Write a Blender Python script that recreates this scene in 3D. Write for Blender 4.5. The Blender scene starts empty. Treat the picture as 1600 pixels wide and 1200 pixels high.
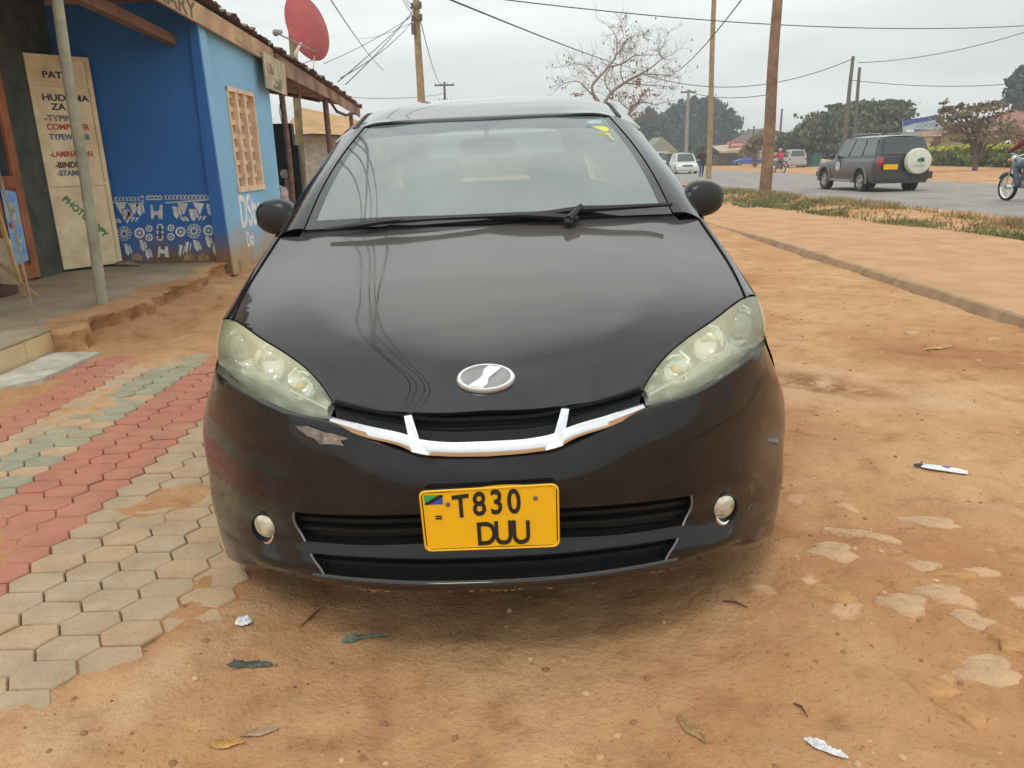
import bpy, bmesh, math, random
import numpy as np
from mathutils import Matrix, Vector
random.seed(7); rng = np.random.default_rng(7)
SC = bpy.context.scene; COL = SC.collection
R = math.radians
# ---------------------------------------------------------------- camera
F_PX, PITCH, ROLL_, CAM_H = 1200.0, R(16.5), R(1.5), 1.30
fw = Vector((0, math.cos(PITCH), -math.sin(PITCH))); up0 = Vector((0, math.sin(PITCH), math.cos(PITCH))); x0 = Vector((1, 0, 0))
rt = math.cos(ROLL_)*x0 - math.sin(ROLL_)*up0; up = math.sin(ROLL_)*x0 + math.cos(ROLL_)*up0
CAM = Vector((0, 0, CAM_H))
cd = bpy.data.cameras.new("camera"); cam = bpy.data.objects.new("camera", cd); COL.objects.link(cam)
cd.sensor_width = 36; cd.lens = 36*F_PX/1600; cd.clip_start = 0.05; cd.clip_end = 6000
cam.matrix_world = Matrix(((rt.x, up.x, -fw.x, CAM.x), (rt.y, up.y, -fw.y, CAM.y), (rt.z, up.z, -fw.z, CAM.z), (0, 0, 0, 1)))
SC.camera = cam
# ---------------------------------------------------------------- light
SUN_EL, SUN_AZ = R(58), R(200)
W = bpy.data.worlds.new("World"); SC.world = W; W.use_nodes = True
nt = W.node_tree; nt.nodes.clear()
def N(nt, t, **k):
    n = nt.nodes.new(t)
    for a, b in k.items():
        if a.startswith('i_'):
            n.inputs[a[2:].replace('_', ' ')].default_value = b
        else: setattr(n, a, b)
    return n
def L(nt, a, b): nt.links.new(a, b)
def ramp(nt, stops, interp='LINEAR'):
    n = nt.nodes.new('ShaderNodeValToRGB'); cr = n.color_ramp; cr.interpolation = interp
    while len(cr.elements) > 1: cr.elements.remove(cr.elements[-1])
    cr.elements[0].position = stops[0][0]; cr.elements[0].color = (*stops[0][1], 1)
    for p, c in stops[1:]:
        e = cr.elements.new(p); e.color = (*c, 1)
    return n
sky = N(nt, 'ShaderNodeTexSky', sky_type='NISHITA', sun_disc=False, sun_elevation=SUN_EL, sun_rotation=SUN_AZ, dust_density=3.0)
bg = N(nt, 'ShaderNodeBackground'); out = N(nt, 'ShaderNodeOutputWorld')
tc = N(nt, 'ShaderNodeTexCoord'); sep = N(nt, 'ShaderNodeSeparateXYZ'); L(nt, tc.outputs['Generated'], sep.inputs[0])
grad = ramp(nt, [(0.0, (.76, .785, .76)), (0.06, (.80, .83, .81)), (.22, (.93, .98, .965)), (.42, (1.05, 1.09, 1.07)), (1.0, (1.15, 1.19, 1.18))])
L(nt, sep.outputs['Z'], grad.inputs[0])
mp = N(nt, 'ShaderNodeMapping'); mp.inputs['Scale'].default_value = (1.0, 1.0, 5.0); L(nt, tc.outputs['Generated'], mp.inputs[0])
nz = N(nt, 'ShaderNodeTexNoise', i_Scale=2.2, i_Detail=5.0, i_Roughness=.5, i_Distortion=.3); L(nt, mp.outputs[0], nz.inputs['Vector'])
cl = ramp(nt, [(.33, (.80, .81, .825)), (.5, (.97, .97, .97)), (.68, (1.14, 1.14, 1.12))]); L(nt, nz.outputs['Fac'], cl.inputs[0])
mul = N(nt, 'ShaderNodeMix', data_type='RGBA', blend_type='MULTIPLY'); mul.inputs[0].default_value = 1
L(nt, grad.outputs[0], mul.inputs[6]); L(nt, cl.outputs[0], mul.inputs[7])
sk = N(nt, 'ShaderNodeMix', data_type='RGBA', blend_type='MULTIPLY'); sk.inputs[0].default_value = 1
L(nt, sky.outputs[0], sk.inputs[6]); sk.inputs[7].default_value = (.1, .1, .1, 1)
mx = N(nt, 'ShaderNodeMix', data_type='RGBA'); mx.inputs[0].default_value = .90
L(nt, sk.outputs[2], mx.inputs[6]); L(nt, mul.outputs[2], mx.inputs[7])
L(nt, mx.outputs[2], bg.inputs[0]); bg.inputs[1].default_value = 1.0; L(nt, bg.outputs[0], out.inputs[0])
sd = bpy.data.lights.new("sun", 'SUN'); sd.energy = 0.9; sd.angle = R(14); sd.color = (1, .95, .87)
so = bpy.data.objects.new("sun", sd); COL.objects.link(so)
so.rotation_euler = (R(90)-SUN_EL, 0, R(180)-SUN_AZ+0)
SC.view_settings.view_transform = 'Standard'; SC.view_settings.look = 'None'; SC.view_settings.exposure = 0.20; SC.view_settings.gamma = 1
SC.cycles.max_bounces = 8; SC.cycles.transparent_max_bounces = 12; SC.cycles.use_denoising = True
# ---------------------------------------------------------------- helpers
def ray(px, py): return fw + rt*((px-800)/F_PX) + up*((600-py)/F_PX)
def at(px, py, Y): d = ray(px, py); return CAM + d*(Y/d.y)
def atx(px, py, X): d = ray(px, py); return CAM + d*(X/d.x)
def gz(y): return -.0095*(min(max(y, 18), 125)-18)
def gp(px, py, z=0):
    d = ray(px, py); y = 10
    for _ in range(30):
        t = (z+gz(y)-CAM_H)/d.z; y = t*d.y
    return CAM + d*t
WM = {}
def thing(name, label, cat, loc=(0, 0, 0), rot=(0, 0, 0), group=None):
    o = bpy.data.objects.new(name, None); COL.objects.link(o); o.empty_display_size = .2
    o.location = loc; o.rotation_euler = rot; o['label'] = label; o['category'] = cat
    if group: o['group'] = group
    return o
def tag(o, label, cat, group=None):
    o['label'] = label; o['category'] = cat
    if group: o['group'] = group
    return o
def structure(o, kind='structure', label=None):
    o['kind'] = kind
    if label: o['label'] = label
    return o
def copy_tree(o, parent=None):
    c = o.copy(); COL.objects.link(c)
    if parent: c.parent = parent
    for ch in list(o.children): copy_tree(ch, c)
    return c
class B:
    def __init__(s): s.v = []; s.f = []; s.m = []; s.mi = 0
    def vert(s, p): s.v.append(tuple(p)); return len(s.v)-1
    def face(s, *i): s.f.append(tuple(i)); s.m.append(s.mi)
    def poly(s, pts): n = len(s.v); s.v += [tuple(p) for p in pts]; s.face(*range(n, n+len(pts))); return s
    def grid(s, rows, flip=False, skip=None, closed=False):
        n = len(s.v); nr = len(rows); nc = len(rows[0])
        for r_ in rows: s.v += [tuple(p) for p in r_]
        for i in range(nr-1):
            for j in range(nc-1 if not closed else nc):
                if skip and skip(i, j): continue
                j2 = (j+1) % nc
                q = (n+i*nc+j, n+i*nc+j2, n+(i+1)*nc+j2, n+(i+1)*nc+j)
                s.face(*(q[::-1] if flip else q))
        return s
    def box(s, c, d, rz=0, M=None, taper=1.0):
        n = len(s.v); hx, hy, hz = d[0]/2, d[1]/2, d[2]/2; cs, sn = math.cos(rz), math.sin(rz)
        for z in (-hz, hz):
            k = taper if z > 0 else 1
            for x, y in ((-hx, -hy), (hx, -hy), (hx, hy), (-hx, hy)):
                x *= k; y *= k
                p = Vector((c[0]+x*cs-y*sn, c[1]+x*sn+y*cs, c[2]+z))
                s.v.append(tuple(M @ p if M else p))
        for q in ((0, 3, 2, 1), (4, 5, 6, 7), (0, 1, 5, 4), (1, 2, 6, 5), (2, 3, 7, 6), (3, 0, 4, 7)): s.face(*[n+k for k in q])
        return s
    def bb(s, lo, hi): return s.box([(a+b)/2 for a, b in zip(lo, hi)], [abs(b-a) for a, b in zip(lo, hi)])
    def tube(s, pts, r, n=8, cap=True, sx=1.0):
        pts = [Vector(p) for p in pts]; rs = r if isinstance(r, (list, tuple)) else [r]*len(pts); rows = []
        pu = None
        for i, p in enumerate(pts):
            d = (pts[min(i+1, len(pts)-1)]-pts[max(i-1, 0)])
            d = d.normalized() if d.length > 1e-9 else Vector((0, 0, 1))
            a = pu if pu is not None else (Vector((0, 0, 1)) if abs(d.z) < .9 else Vector((1, 0, 0)))
            u = d.cross(a).normalized() if pu is None else (pu - d*pu.dot(d)).normalized(); w = d.cross(u); pu = u
            rows.append([p+u*(rs[i]*math.cos(2*math.pi*k/n)*sx)+w*(rs[i]*math.sin(2*math.pi*k/n)) for k in range(n)])
        k0 = len(s.v); s.grid(rows, closed=True)
        if cap:
            s.face(*[k0+k for k in range(n)][::-1]); m = k0+(len(pts)-1)*n; s.face(*[m+k for k in range(n)])
        return s
    def lathe(s, prof, c=(0, 0, 0), axis='z', n=24):
        rows = []
        for r_, h in prof:
            row = []
            for k in range(n):
                a = 2*math.pi*k/n; x, y = r_*math.cos(a), r_*math.sin(a)
                p = {'z': (x, y, h), 'y': (x, h, y), 'x': (h, x, y)}[axis]; row.append((c[0]+p[0], c[1]+p[1], c[2]+p[2]))
            rows.append(row)
        s.grid(rows, closed=True); return s
    def prism(s, poly, d):
        d = Vector(d); n = len(poly); k = len(s.v)
        s.v += [tuple(p) for p in poly]+[tuple(Vector(p)+d) for p in poly]
        s.face(*[k+i for i in range(n)]); s.face(*[k+n+i for i in range(n)][::-1])
        for i in range(n): j = (i+1) % n; s.face(k+i, k+n+i, k+n+j, k+j)
        return s
    def ell(s, c, r, nu=16, nv=10, e=1.0):
        rows = []
        sg = lambda t, e: math.copysign(abs(t)**e, t)
        for i in range(nv+1):
            b = -math.pi/2+math.pi*i/nv
            rows.append([(c[0]+r[0]*sg(math.cos(b), e)*sg(math.cos(2*math.pi*k/nu), e), c[1]+r[1]*sg(math.cos(b), e)*sg(math.sin(2*math.pi*k/nu), e), c[2]+r[2]*sg(math.sin(b), e)) for k in range(nu)])
        return s.grid(rows, closed=True)
    def build(s, name, mats, parent=None, smooth=True, world=True, sharp=40, solo=False, weld=False, fixn=False):
        me = bpy.data.meshes.new(name); vs = s.v; off = Vector((0, 0, 0))
        if solo:
            a = np.array(vs); off = Vector(((a[:, 0].min()+a[:, 0].max())/2, (a[:, 1].min()+a[:, 1].max())/2, a[:, 2].min())); vs = (a-np.array(off)).tolist()
        me.from_pydata(vs, [], s.f); 
        if not isinstance(mats, (list, tuple)): mats = [mats]
        for m in mats: me.materials.append(m)
        if len(mats) > 1: me.polygons.foreach_set('material_index', s.m)
        if weld or fixn:
            bm = bmesh.new(); bm.from_mesh(me); bmesh.ops.remove_doubles(bm, verts=bm.verts, dist=2e-4)
            bmesh.ops.recalc_face_normals(bm, faces=bm.faces); bm.to_mesh(me); bm.free()
        if smooth:
            me.polygons.foreach_set('use_smooth', [True]*len(me.polygons))
            try: me.set_sharp_from_angle(angle=R(sharp))
            except Exception: pass
        me.update()
        o = bpy.data.objects.new(name, me); COL.objects.link(o); o.location = off
        if parent:
            o.parent = parent
            if world:
                M = Matrix.Identity(4); q = parent
                while q: M = q.matrix_basis.copy() if q.parent is None else M; q = q.parent
                if parent.parent is None: o.matrix_parent_inverse = M.inverted()
        return o
# world=True : vertices are in world space (thing Empty may be anywhere). world=False : vertices are in the thing's own space.
def basis(o): return o.matrix_basis
MATS = {}
def mat(name, c, rough=.6, metal=0, var=.12, scale=6., bump=0., bscale=40., coat=0., c2=None, spec=.5, alpha=1, emit=None, det=5, trans=0, sheen=0):
    if name in MATS: return MATS[name]
    m = bpy.data.materials.new(name); m.use_nodes = True; t = m.node_tree; b = t.nodes['Principled BSDF']
    b.inputs['Roughness'].default_value = rough; b.inputs['Metallic'].default_value = metal
    b.inputs['Coat Weight'].default_value = coat; b.inputs['Coat Roughness'].default_value = .04
    b.inputs['Specular IOR Level'].default_value = spec; b.inputs['Alpha'].default_value = alpha
    b.inputs['Transmission Weight'].default_value = trans
    co = t.nodes.new('ShaderNodeTexCoord')
    if var > 0 or c2:
        n = N(t, 'ShaderNodeTexNoise', i_Scale=scale, i_Detail=float(det), i_Roughness=.6); L(t, co.outputs['Object'], n.inputs['Vector'])
        c2 = c2 or tuple(max(0, x*(1-2.2*var)) for x in c); c1 = tuple(min(1, x*(1+var)) for x in c) if c2 else c
        rp = ramp(t, [(.32, c2), (.66, c1)]); L(t, n.outputs['Fac'], rp.inputs[0]); L(t, rp.outputs[0], b.inputs['Base Color'])
    else: b.inputs['Base Color'].default_value = (*c, 1)
    if bump:
        n2 = N(t, 'ShaderNodeTexNoise', i_Scale=bscale, i_Detail=6.0, i_Roughness=.65); L(t, co.outputs['Object'], n2.inputs['Vector'])
        bp = N(t, 'ShaderNodeBump', i_Strength=min(1, bump), i_Distance=.02); L(t, n2.outputs['Fac'], bp.inputs['Height']); L(t, bp.outputs[0], b.inputs['Normal'])
    if emit: b.inputs['Emission Color'].default_value = (*emit, 1); b.inputs['Emission Strength'].default_value = 1
    MATS[name] = m; return m
def vnoise(x, y, seed=0):
    def h(i, j): 
        n = (i*374761393+j*668265263+seed*69069) & 0xffffffff; n = ((n ^ (n >> 13))*1274126177) & 0xffffffff; return ((n ^ (n >> 16)) & 0xffff)/65535.
    xi = np.floor(x).astype(np.int64); yi = np.floor(y).astype(np.int64); fx = x-xi; fy = y-yi; fx = fx*fx*(3-2*fx); fy = fy*fy*(3-2*fy)
    return (h(xi, yi)*(1-fx)+h(xi+1, yi)*fx)*(1-fy)+(h(xi, yi+1)*(1-fx)+h(xi+1, yi+1)*fx)*fy-.5
def fbm(x, y, f, oc=4, seed=0, g=.5):
    a = 1; s = 0
    for o in range(oc): s = s+a*vnoise(x*f, y*f, seed+o); f *= 2.1; a *= g
    return s
def sst(a, b, x): t = np.clip((x-a)/(b-a), 0, 1); return t*t*(3-2*t)
def text(s, mt, parent, o, xd, yd, size, name='lettering', ex=.0015, off=0.0, align='LEFT', sx=1.0, world=True, shear=0):
    cu = bpy.data.curves.new(name, 'FONT'); cu.body = s; cu.size = size; cu.extrude = ex; cu.offset = off; cu.align_x = align; cu.shear = shear
    t = bpy.data.objects.new(name, cu); COL.objects.link(t); bpy.context.view_layer.update()
    me = bpy.data.meshes.new_from_object(t); COL.objects.unlink(t); bpy.data.objects.remove(t)
    xd = Vector(xd).normalized(); yd = Vector(yd).normalized(); z = xd.cross(yd).normalized()
    me.transform(Matrix(((xd.x*sx, yd.x, z.x, o[0]), (xd.y*sx, yd.y, z.y, o[1]), (xd.z*sx, yd.z, z.z, o[2]), (0, 0, 0, 1))))
    me.materials.clear(); me.materials.append(mt); me.name = name
    ob = bpy.data.objects.new(name, me); COL.objects.link(ob)
    if parent:
        ob.parent = parent
        if world and parent.parent is None: ob.matrix_parent_inverse = parent.matrix_basis.inverted()
    return ob
def interp(pts, n, closed=False):
    """resample a 3-D polyline smoothly to n points (chord-parameter Hermite)"""
    P = np.array([list(p) for p in pts], float); d = np.r_[0, np.cumsum(np.linalg.norm(np.diff(P, axis=0), axis=1))]; d /= d[-1]
    return hermite(P, d, np.linspace(0, 1, n))
def hermite(P, t, q):
    P = np.asarray(P, float); m = np.zeros_like(P); k = len(P)
    for i in range(k):
        if i == 0: m[i] = (P[1]-P[0])/(t[1]-t[0])
        elif i == k-1: m[i] = (P[-1]-P[-2])/(t[-1]-t[-2])
        else:
            a = (P[i]-P[i-1])/(t[i]-t[i-1]); b = (P[i+1]-P[i])/(t[i+1]-t[i]); w = (t[i+1]-t[i])/(t[i+1]-t[i-1]); m[i] = a*w+b*(1-w)
    out = []
    for s in np.atleast_1d(q):
        i = int(np.clip(np.searchsorted(t, s, 'right')-1, 0, k-2)); h = t[i+1]-t[i]; u = (s-t[i])/h
        out.append((2*u**3-3*u*u+1)*P[i]+(u**3-2*u*u+u)*h*m[i]+(-2*u**3+3*u*u)*P[i+1]+(u**3-u*u)*h*m[i+1])
    return np.array(out)
# ---------------------------------------------------------------- materials
def dirt_mat(name='red_dirt'):
    m = bpy.data.materials.new(name); m.use_nodes = True; t = m.node_tree; b = t.nodes['Principled BSDF']; b.inputs['Roughness'].default_value = .95; b.inputs['Specular IOR Level'].default_value = .15
    co = N(t, 'ShaderNodeTexCoord').outputs['Object']
    n1 = N(t, 'ShaderNodeTexNoise', i_Scale=.75, i_Detail=6.0, i_Roughness=.58, i_Distortion=.6); L(t, co, n1.inputs['Vector'])
    n2 = N(t, 'ShaderNodeTexNoise', i_Scale=5.5, i_Detail=8.0, i_Roughness=.68); L(t, co, n2.inputs['Vector'])
    r1 = ramp(t, [(.30, (.42, .195, .088)), (.44, (.515, .278, .135)), (.57, (.58, .345, .178)), (.72, (.645, .43, .25))]); L(t, n1.outputs['Fac'], r1.inputs[0])
    r2 = ramp(t, [(.28, (.62, .55, .47)), (.45, (.93, .91, .88)), (.60, (1, 1, 1)), (.74, (1.16, 1.2, 1.25))]); L(t, n2.outputs['Fac'], r2.inputs[0])
    mu = N(t, 'ShaderNodeMix', data_type='RGBA', blend_type='MULTIPLY'); mu.inputs[0].default_value = 1.0; L(t, r1.outputs[0], mu.inputs[6]); L(t, r2.outputs[0], mu.inputs[7])
    n3 = N(t, 'ShaderNodeTexNoise', i_Scale=60., i_Detail=4.0, i_Roughness=.7); L(t, co, n3.inputs['Vector'])
    r3 = ramp(t, [(.30, (.60, .52, .45)), (.42, (1, 1, 1)), (.64, (1, 1, 1)), (.78, (1.3, 1.3, 1.3))]); L(t, n3.outputs['Fac'], r3.inputs[0])
    mu2 = N(t, 'ShaderNodeMix', data_type='RGBA', blend_type='MULTIPLY'); mu2.inputs[0].default_value = .9; L(t, mu.outputs[2], mu2.inputs[6]); L(t, r3.outputs[0], mu2.inputs[7])
    cur = mu2.outputs[2]
    def streak(cur, p, q, w, colr, amt):
        # a tint with a shape of its own: stretched noise patch laid along p-q
        dx, dy = q[0]-p[0], q[1]-p[1]; ln_ = math.hypot(dx, dy); mpn = N(t, 'ShaderNodeMapping', vector_type='TEXTURE'); mpn.inputs['Location'].default_value = ((p[0]+q[0])/2, (p[1]+q[1])/2, 0); mpn.inputs['Rotation'].default_value = (0, 0, math.atan2(dy, dx)); mpn.inputs['Scale'].default_value = (ln_/2, w, 1e3); L(t, co, mpn.inputs[0])
        gr = N(t, 'ShaderNodeTexGradient', gradient_type='SPHERICAL'); L(t, mpn.outputs[0], gr.inputs[0]); nn = N(t, 'ShaderNodeTexNoise', i_Scale=7., i_Detail=7.0, i_Roughness=.7); L(t, co, nn.inputs['Vector'])
        m_ = N(t, 'ShaderNodeMath', operation='MULTIPLY_ADD'); L(t, nn.outputs['Fac'], m_.inputs[0]); m_.inputs[1].default_value = 1.6; m_.inputs[2].default_value = -.55
        m2 = N(t, 'ShaderNodeMath', operation='MULTIPLY', use_clamp=True); L(t, gr.outputs['Fac'], m2.inputs[0]); m3 = N(t, 'ShaderNodeMath', operation='MULTIPLY', use_clamp=True); L(t, m_.outputs[0], m2.inputs[1]); L(t, m2.outputs[0], m3.inputs[0]); m3.inputs[1].default_value = amt
        x_ = N(t, 'ShaderNodeMix', data_type='RGBA'); L(t, m3.outputs[0], x_.inputs[0]); L(t, cur, x_.inputs[6]); x_.inputs[7].default_value = (*colr, 1); return x_.outputs[2]
    for a_ in (((-1.2, 1.2), (-.66, 2.35), .14, (.68, .50, .31), 1.35), ((-1.5, 1.9), (-1.0, 1.3), .22, (.66, .46, .27), 1.2), ((1.25, 4.8), (2.35, 3.85), .24, (.22, .085, .035), 2.6), ((.2, 1.2), (.75, 1.9), .35, (.34, .14, .055), 1.3), ((1.5, 2.6), (3.2, 2.2), .4, (.66, .46, .28), 1.0), ((1.0, 1.3), (2.2, 2.0), .40, (.33, .15, .065), 1.0), ((-.3, 1.2), (-.45, 2.4), .05, (.30, .12, .05), 1.5), ((2.2, 6), (3.5, 3.5), .5, (.36, .18, .08), .9), ((-.9, 2.1), (.9, 2.2), .28, (.34, .14, .055), 1.2)): cur = streak(cur, *a_)  # last tint is the shade under the bumper, put into the soil colour
    # pale flat stone faces showing through the soil at the lower right
    vo = N(t, 'ShaderNodeTexVoronoi', i_Scale=6.5, i_Randomness=1.0); dn = N(t, 'ShaderNodeTexNoise', i_Scale=11., i_Detail=4.0); L(t, co, dn.inputs['Vector']); av = N(t, 'ShaderNodeMix', data_type='VECTOR'); av.inputs[0].default_value = .12; L(t, co, av.inputs[4]); L(t, dn.outputs['Color'], av.inputs[5]); L(t, av.outputs[1], vo.inputs['Vector'])
    vr = ramp(t, [(.20, (1, 1, 1)), (.30, (0, 0, 0))]); L(t, vo.outputs['Distance'], vr.inputs[0]); cm = N(t, 'ShaderNodeSeparateColor'); L(t, vo.outputs['Color'], cm.inputs[0]); gt_ = N(t, 'ShaderNodeMath', operation='GREATER_THAN'); gt_.inputs[1].default_value = .45; L(t, cm.outputs[0], gt_.inputs[0])
    mp2 = N(t, 'ShaderNodeMapping', vector_type='TEXTURE'); mp2.inputs['Location'].default_value = (1.55, 1.95, 0); mp2.inputs['Rotation'].default_value = (0, 0, -.7); mp2.inputs['Scale'].default_value = (1.5, .8, 1e3); L(t, co, mp2.inputs[0]); g2_ = N(t, 'ShaderNodeTexGradient', gradient_type='SPHERICAL'); L(t, mp2.outputs[0], g2_.inputs[0])
    a1 = N(t, 'ShaderNodeMath', operation='MULTIPLY'); L(t, vr.outputs[0], a1.inputs[0]); L(t, gt_.outputs[0], a1.inputs[1]); a2 = N(t, 'ShaderNodeMath', operation='MULTIPLY'); L(t, a1.outputs[0], a2.inputs[0]); a3 = N(t, 'ShaderNodeMath', operation='MULTIPLY', use_clamp=True); a3.inputs[1].default_value = 2.2; L(t, g2_.outputs['Fac'], a3.inputs[0]); L(t, a3.outputs[0], a2.inputs[1]); a4 = N(t, 'ShaderNodeMath', operation='MULTIPLY'); a4.inputs[1].default_value = .75; L(t, a2.outputs[0], a4.inputs[0])
    x2 = N(t, 'ShaderNodeMix', data_type='RGBA'); L(t, a4.outputs[0], x2.inputs[0]); L(t, cur, x2.inputs[6]); x2.inputs[7].default_value = (.68, .45, .27, 1); cur = x2.outputs[2]
    L(t, cur, b.inputs['Base Color'])
    ad = N(t, 'ShaderNodeMath', operation='MULTIPLY_ADD'); L(t, n3.outputs['Fac'], ad.inputs[0]); ad.inputs[1].default_value = .25; L(t, n2.outputs['Fac'], ad.inputs[2])
    bp = N(t, 'ShaderNodeBump', i_Strength=.85, i_Distance=.035); L(t, ad.outputs[0], bp.inputs['Height']); L(t, bp.outputs[0], b.inputs['Normal'])
    return m
DIRT = dirt_mat()
ASPH = mat('asphalt', (.30, .275, .25), .9, var=.10, scale=1.2, bump=.3, bscale=90)
SAND = mat('sandy_path', (.53, .325, .178), .95, var=.06, scale=2.2, bump=.5, bscale=30, c2=(.45, .26, .13), spec=.15)
KERB = mat('kerb_face', (.36, .235, .135), .9, var=.15, scale=5, bump=.4)
BLACKP = mat('black_plastic', (.018, .018, .019), .45, var=0)
RUBBER = mat('tyre_rubber', (.022, .021, .020), .8, var=.15, scale=12)
CHROME = mat('chrome', (.80, .80, .81), .12, 1, var=0)
ALLOY = mat('alloy_rim', (.52, .52, .53), .32, .9, var=0)
WOODP = mat('pole_wood', (.27, .165, .10), .85, var=.22, scale=3, bump=.5, bscale=25)
BUMPER = [[[0.0,0.035,0.606],[0.169,0.044,0.615],[0.285,0.063,0.651],[0.392,0.1,0.682],[0.529,0.171,0.695],[0.648,0.259,0.722],[0.742,0.352,0.745],[0.847,0.6,0.713],[0.849,0.68,0.713]],[[0.0,0.012,0.561],[0.17,0.021,0.565],[0.297,0.042,0.581],[0.432,0.094,0.599],[0.556,0.167,0.606],[0.688,0.271,0.614],[0.802,0.405,0.61],[0.908,0.6,0.562],[0.91,0.68,0.562]],[[0.0,0.0,0.474],[0.168,0.009,0.472],[0.326,0.04,0.461],[0.519,0.131,0.434],[0.611,0.195,0.428],[0.722,0.294,0.414],[0.829,0.433,0.395],[0.924,0.6,0.357],[0.926,0.68,0.357]],[[0.0,0.0,0.387],[0.17,0.009,0.387],[0.33,0.041,0.373],[0.497,0.117,0.352],[0.594,0.182,0.331],[0.702,0.273,0.314],[0.822,0.423,0.284],[0.927,0.6,0.245],[0.929,0.68,0.245]],[[0.0,0.0,0.356],[0.171,0.009,0.354],[0.327,0.04,0.349],[0.48,0.108,0.328],[0.586,0.176,0.304],[0.695,0.266,0.288],[0.817,0.415,0.254],[0.923,0.6,0.209],[0.925,0.68,0.209]],[[0.0,-0.012,0.297],[0.171,-0.003,0.296],[0.323,0.027,0.293],[0.442,0.075,0.283],[0.57,0.153,0.264],[0.673,0.235,0.25],[0.791,0.365,0.228],[0.907,0.58,0.159],[0.909,0.68,0.159]],[[0.0,-0.018,0.27],[0.172,-0.009,0.266],[0.324,0.021,0.264],[0.454,0.076,0.254],[0.57,0.147,0.246],[0.662,0.218,0.227],[0.757,0.316,0.19],[0.9,0.58,0.094],[0.902,0.68,0.094]]]
HOOD_FRONT = [[0.0,0.085,0.706],[0.102,0.092,0.702],[0.195,0.11,0.702],[0.296,0.15,0.7],[0.362,0.19,0.699],[0.407,0.22,0.701]]
HOOD_SIDE = [[0.407,0.22,0.701],[0.442,0.27,0.73],[0.491,0.33,0.76],[0.57,0.41,0.79],[0.659,0.5,0.814],[0.798,0.66,0.846],[0.802,0.82,0.907],[0.791,1.0,0.975],[0.769,1.17,1.049]]
HL_OUT = [[0.86,0.74,0.835],[0.871,0.7,0.772],[0.858,0.64,0.719]]
HL_LOW = [[0.404,0.16,0.674],[0.446,0.19,0.671],[0.507,0.24,0.666],[0.573,0.3,0.663],[0.646,0.37,0.665],[0.731,0.46,0.68],[0.821,0.58,0.699],[0.858,0.64,0.719]]
SHOULDER = [[0.86,0.74,0.835],[0.863,0.84,0.861],[0.83,1.0,0.952],[0.798,1.17,1.035]]
WS_BASE = [[0.0,1.02,1.077],[0.362,1.06,1.082],[0.667,1.14,1.075]]
WS_SIDE = [[0.667,1.14,1.075],[0.628,1.32,1.192],[0.574,1.51,1.316],[0.508,1.7,1.443]]
WS_TOP = [[0.0,1.63,1.447],[0.258,1.65,1.449],[0.508,1.7,1.443]]
PILLAR = [[0.775,1.17,1.049],[0.747,1.38,1.166],[0.696,1.56,1.276],[0.643,1.72,1.379],[0.575,1.9,1.475],[0.519,2.1,1.532],[0.455,2.4,1.569]]
CHROME_B = [[0.0,0.02,0.614],[0.108,0.024,0.618],[0.169,0.03,0.625],[0.205,0.04,0.64],[0.298,0.07,0.658],[0.395,0.12,0.679]]
CHROME_T = [[0.0,0.02,0.65],[0.107,0.024,0.652],[0.16,0.03,0.659],[0.197,0.04,0.67],[0.289,0.07,0.684],[0.39,0.12,0.696]]
FIN = [[0.197,0.09,0.69],[0.186,0.09,0.69],[0.142,0.02,0.627],[0.165,0.02,0.626]]
WIPER = [[-0.573,1.08,1.056],[-0.139,1.05,1.081],[-0.16,1.02,1.066],[0.295,1.05,1.075],[0.298,1.03,1.063],[0.661,1.09,1.094]]
HOOD_REAR = [[0.0,1.0,1.066],[0.361,1.05,1.06],[0.6,1.11,1.053]]
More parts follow.
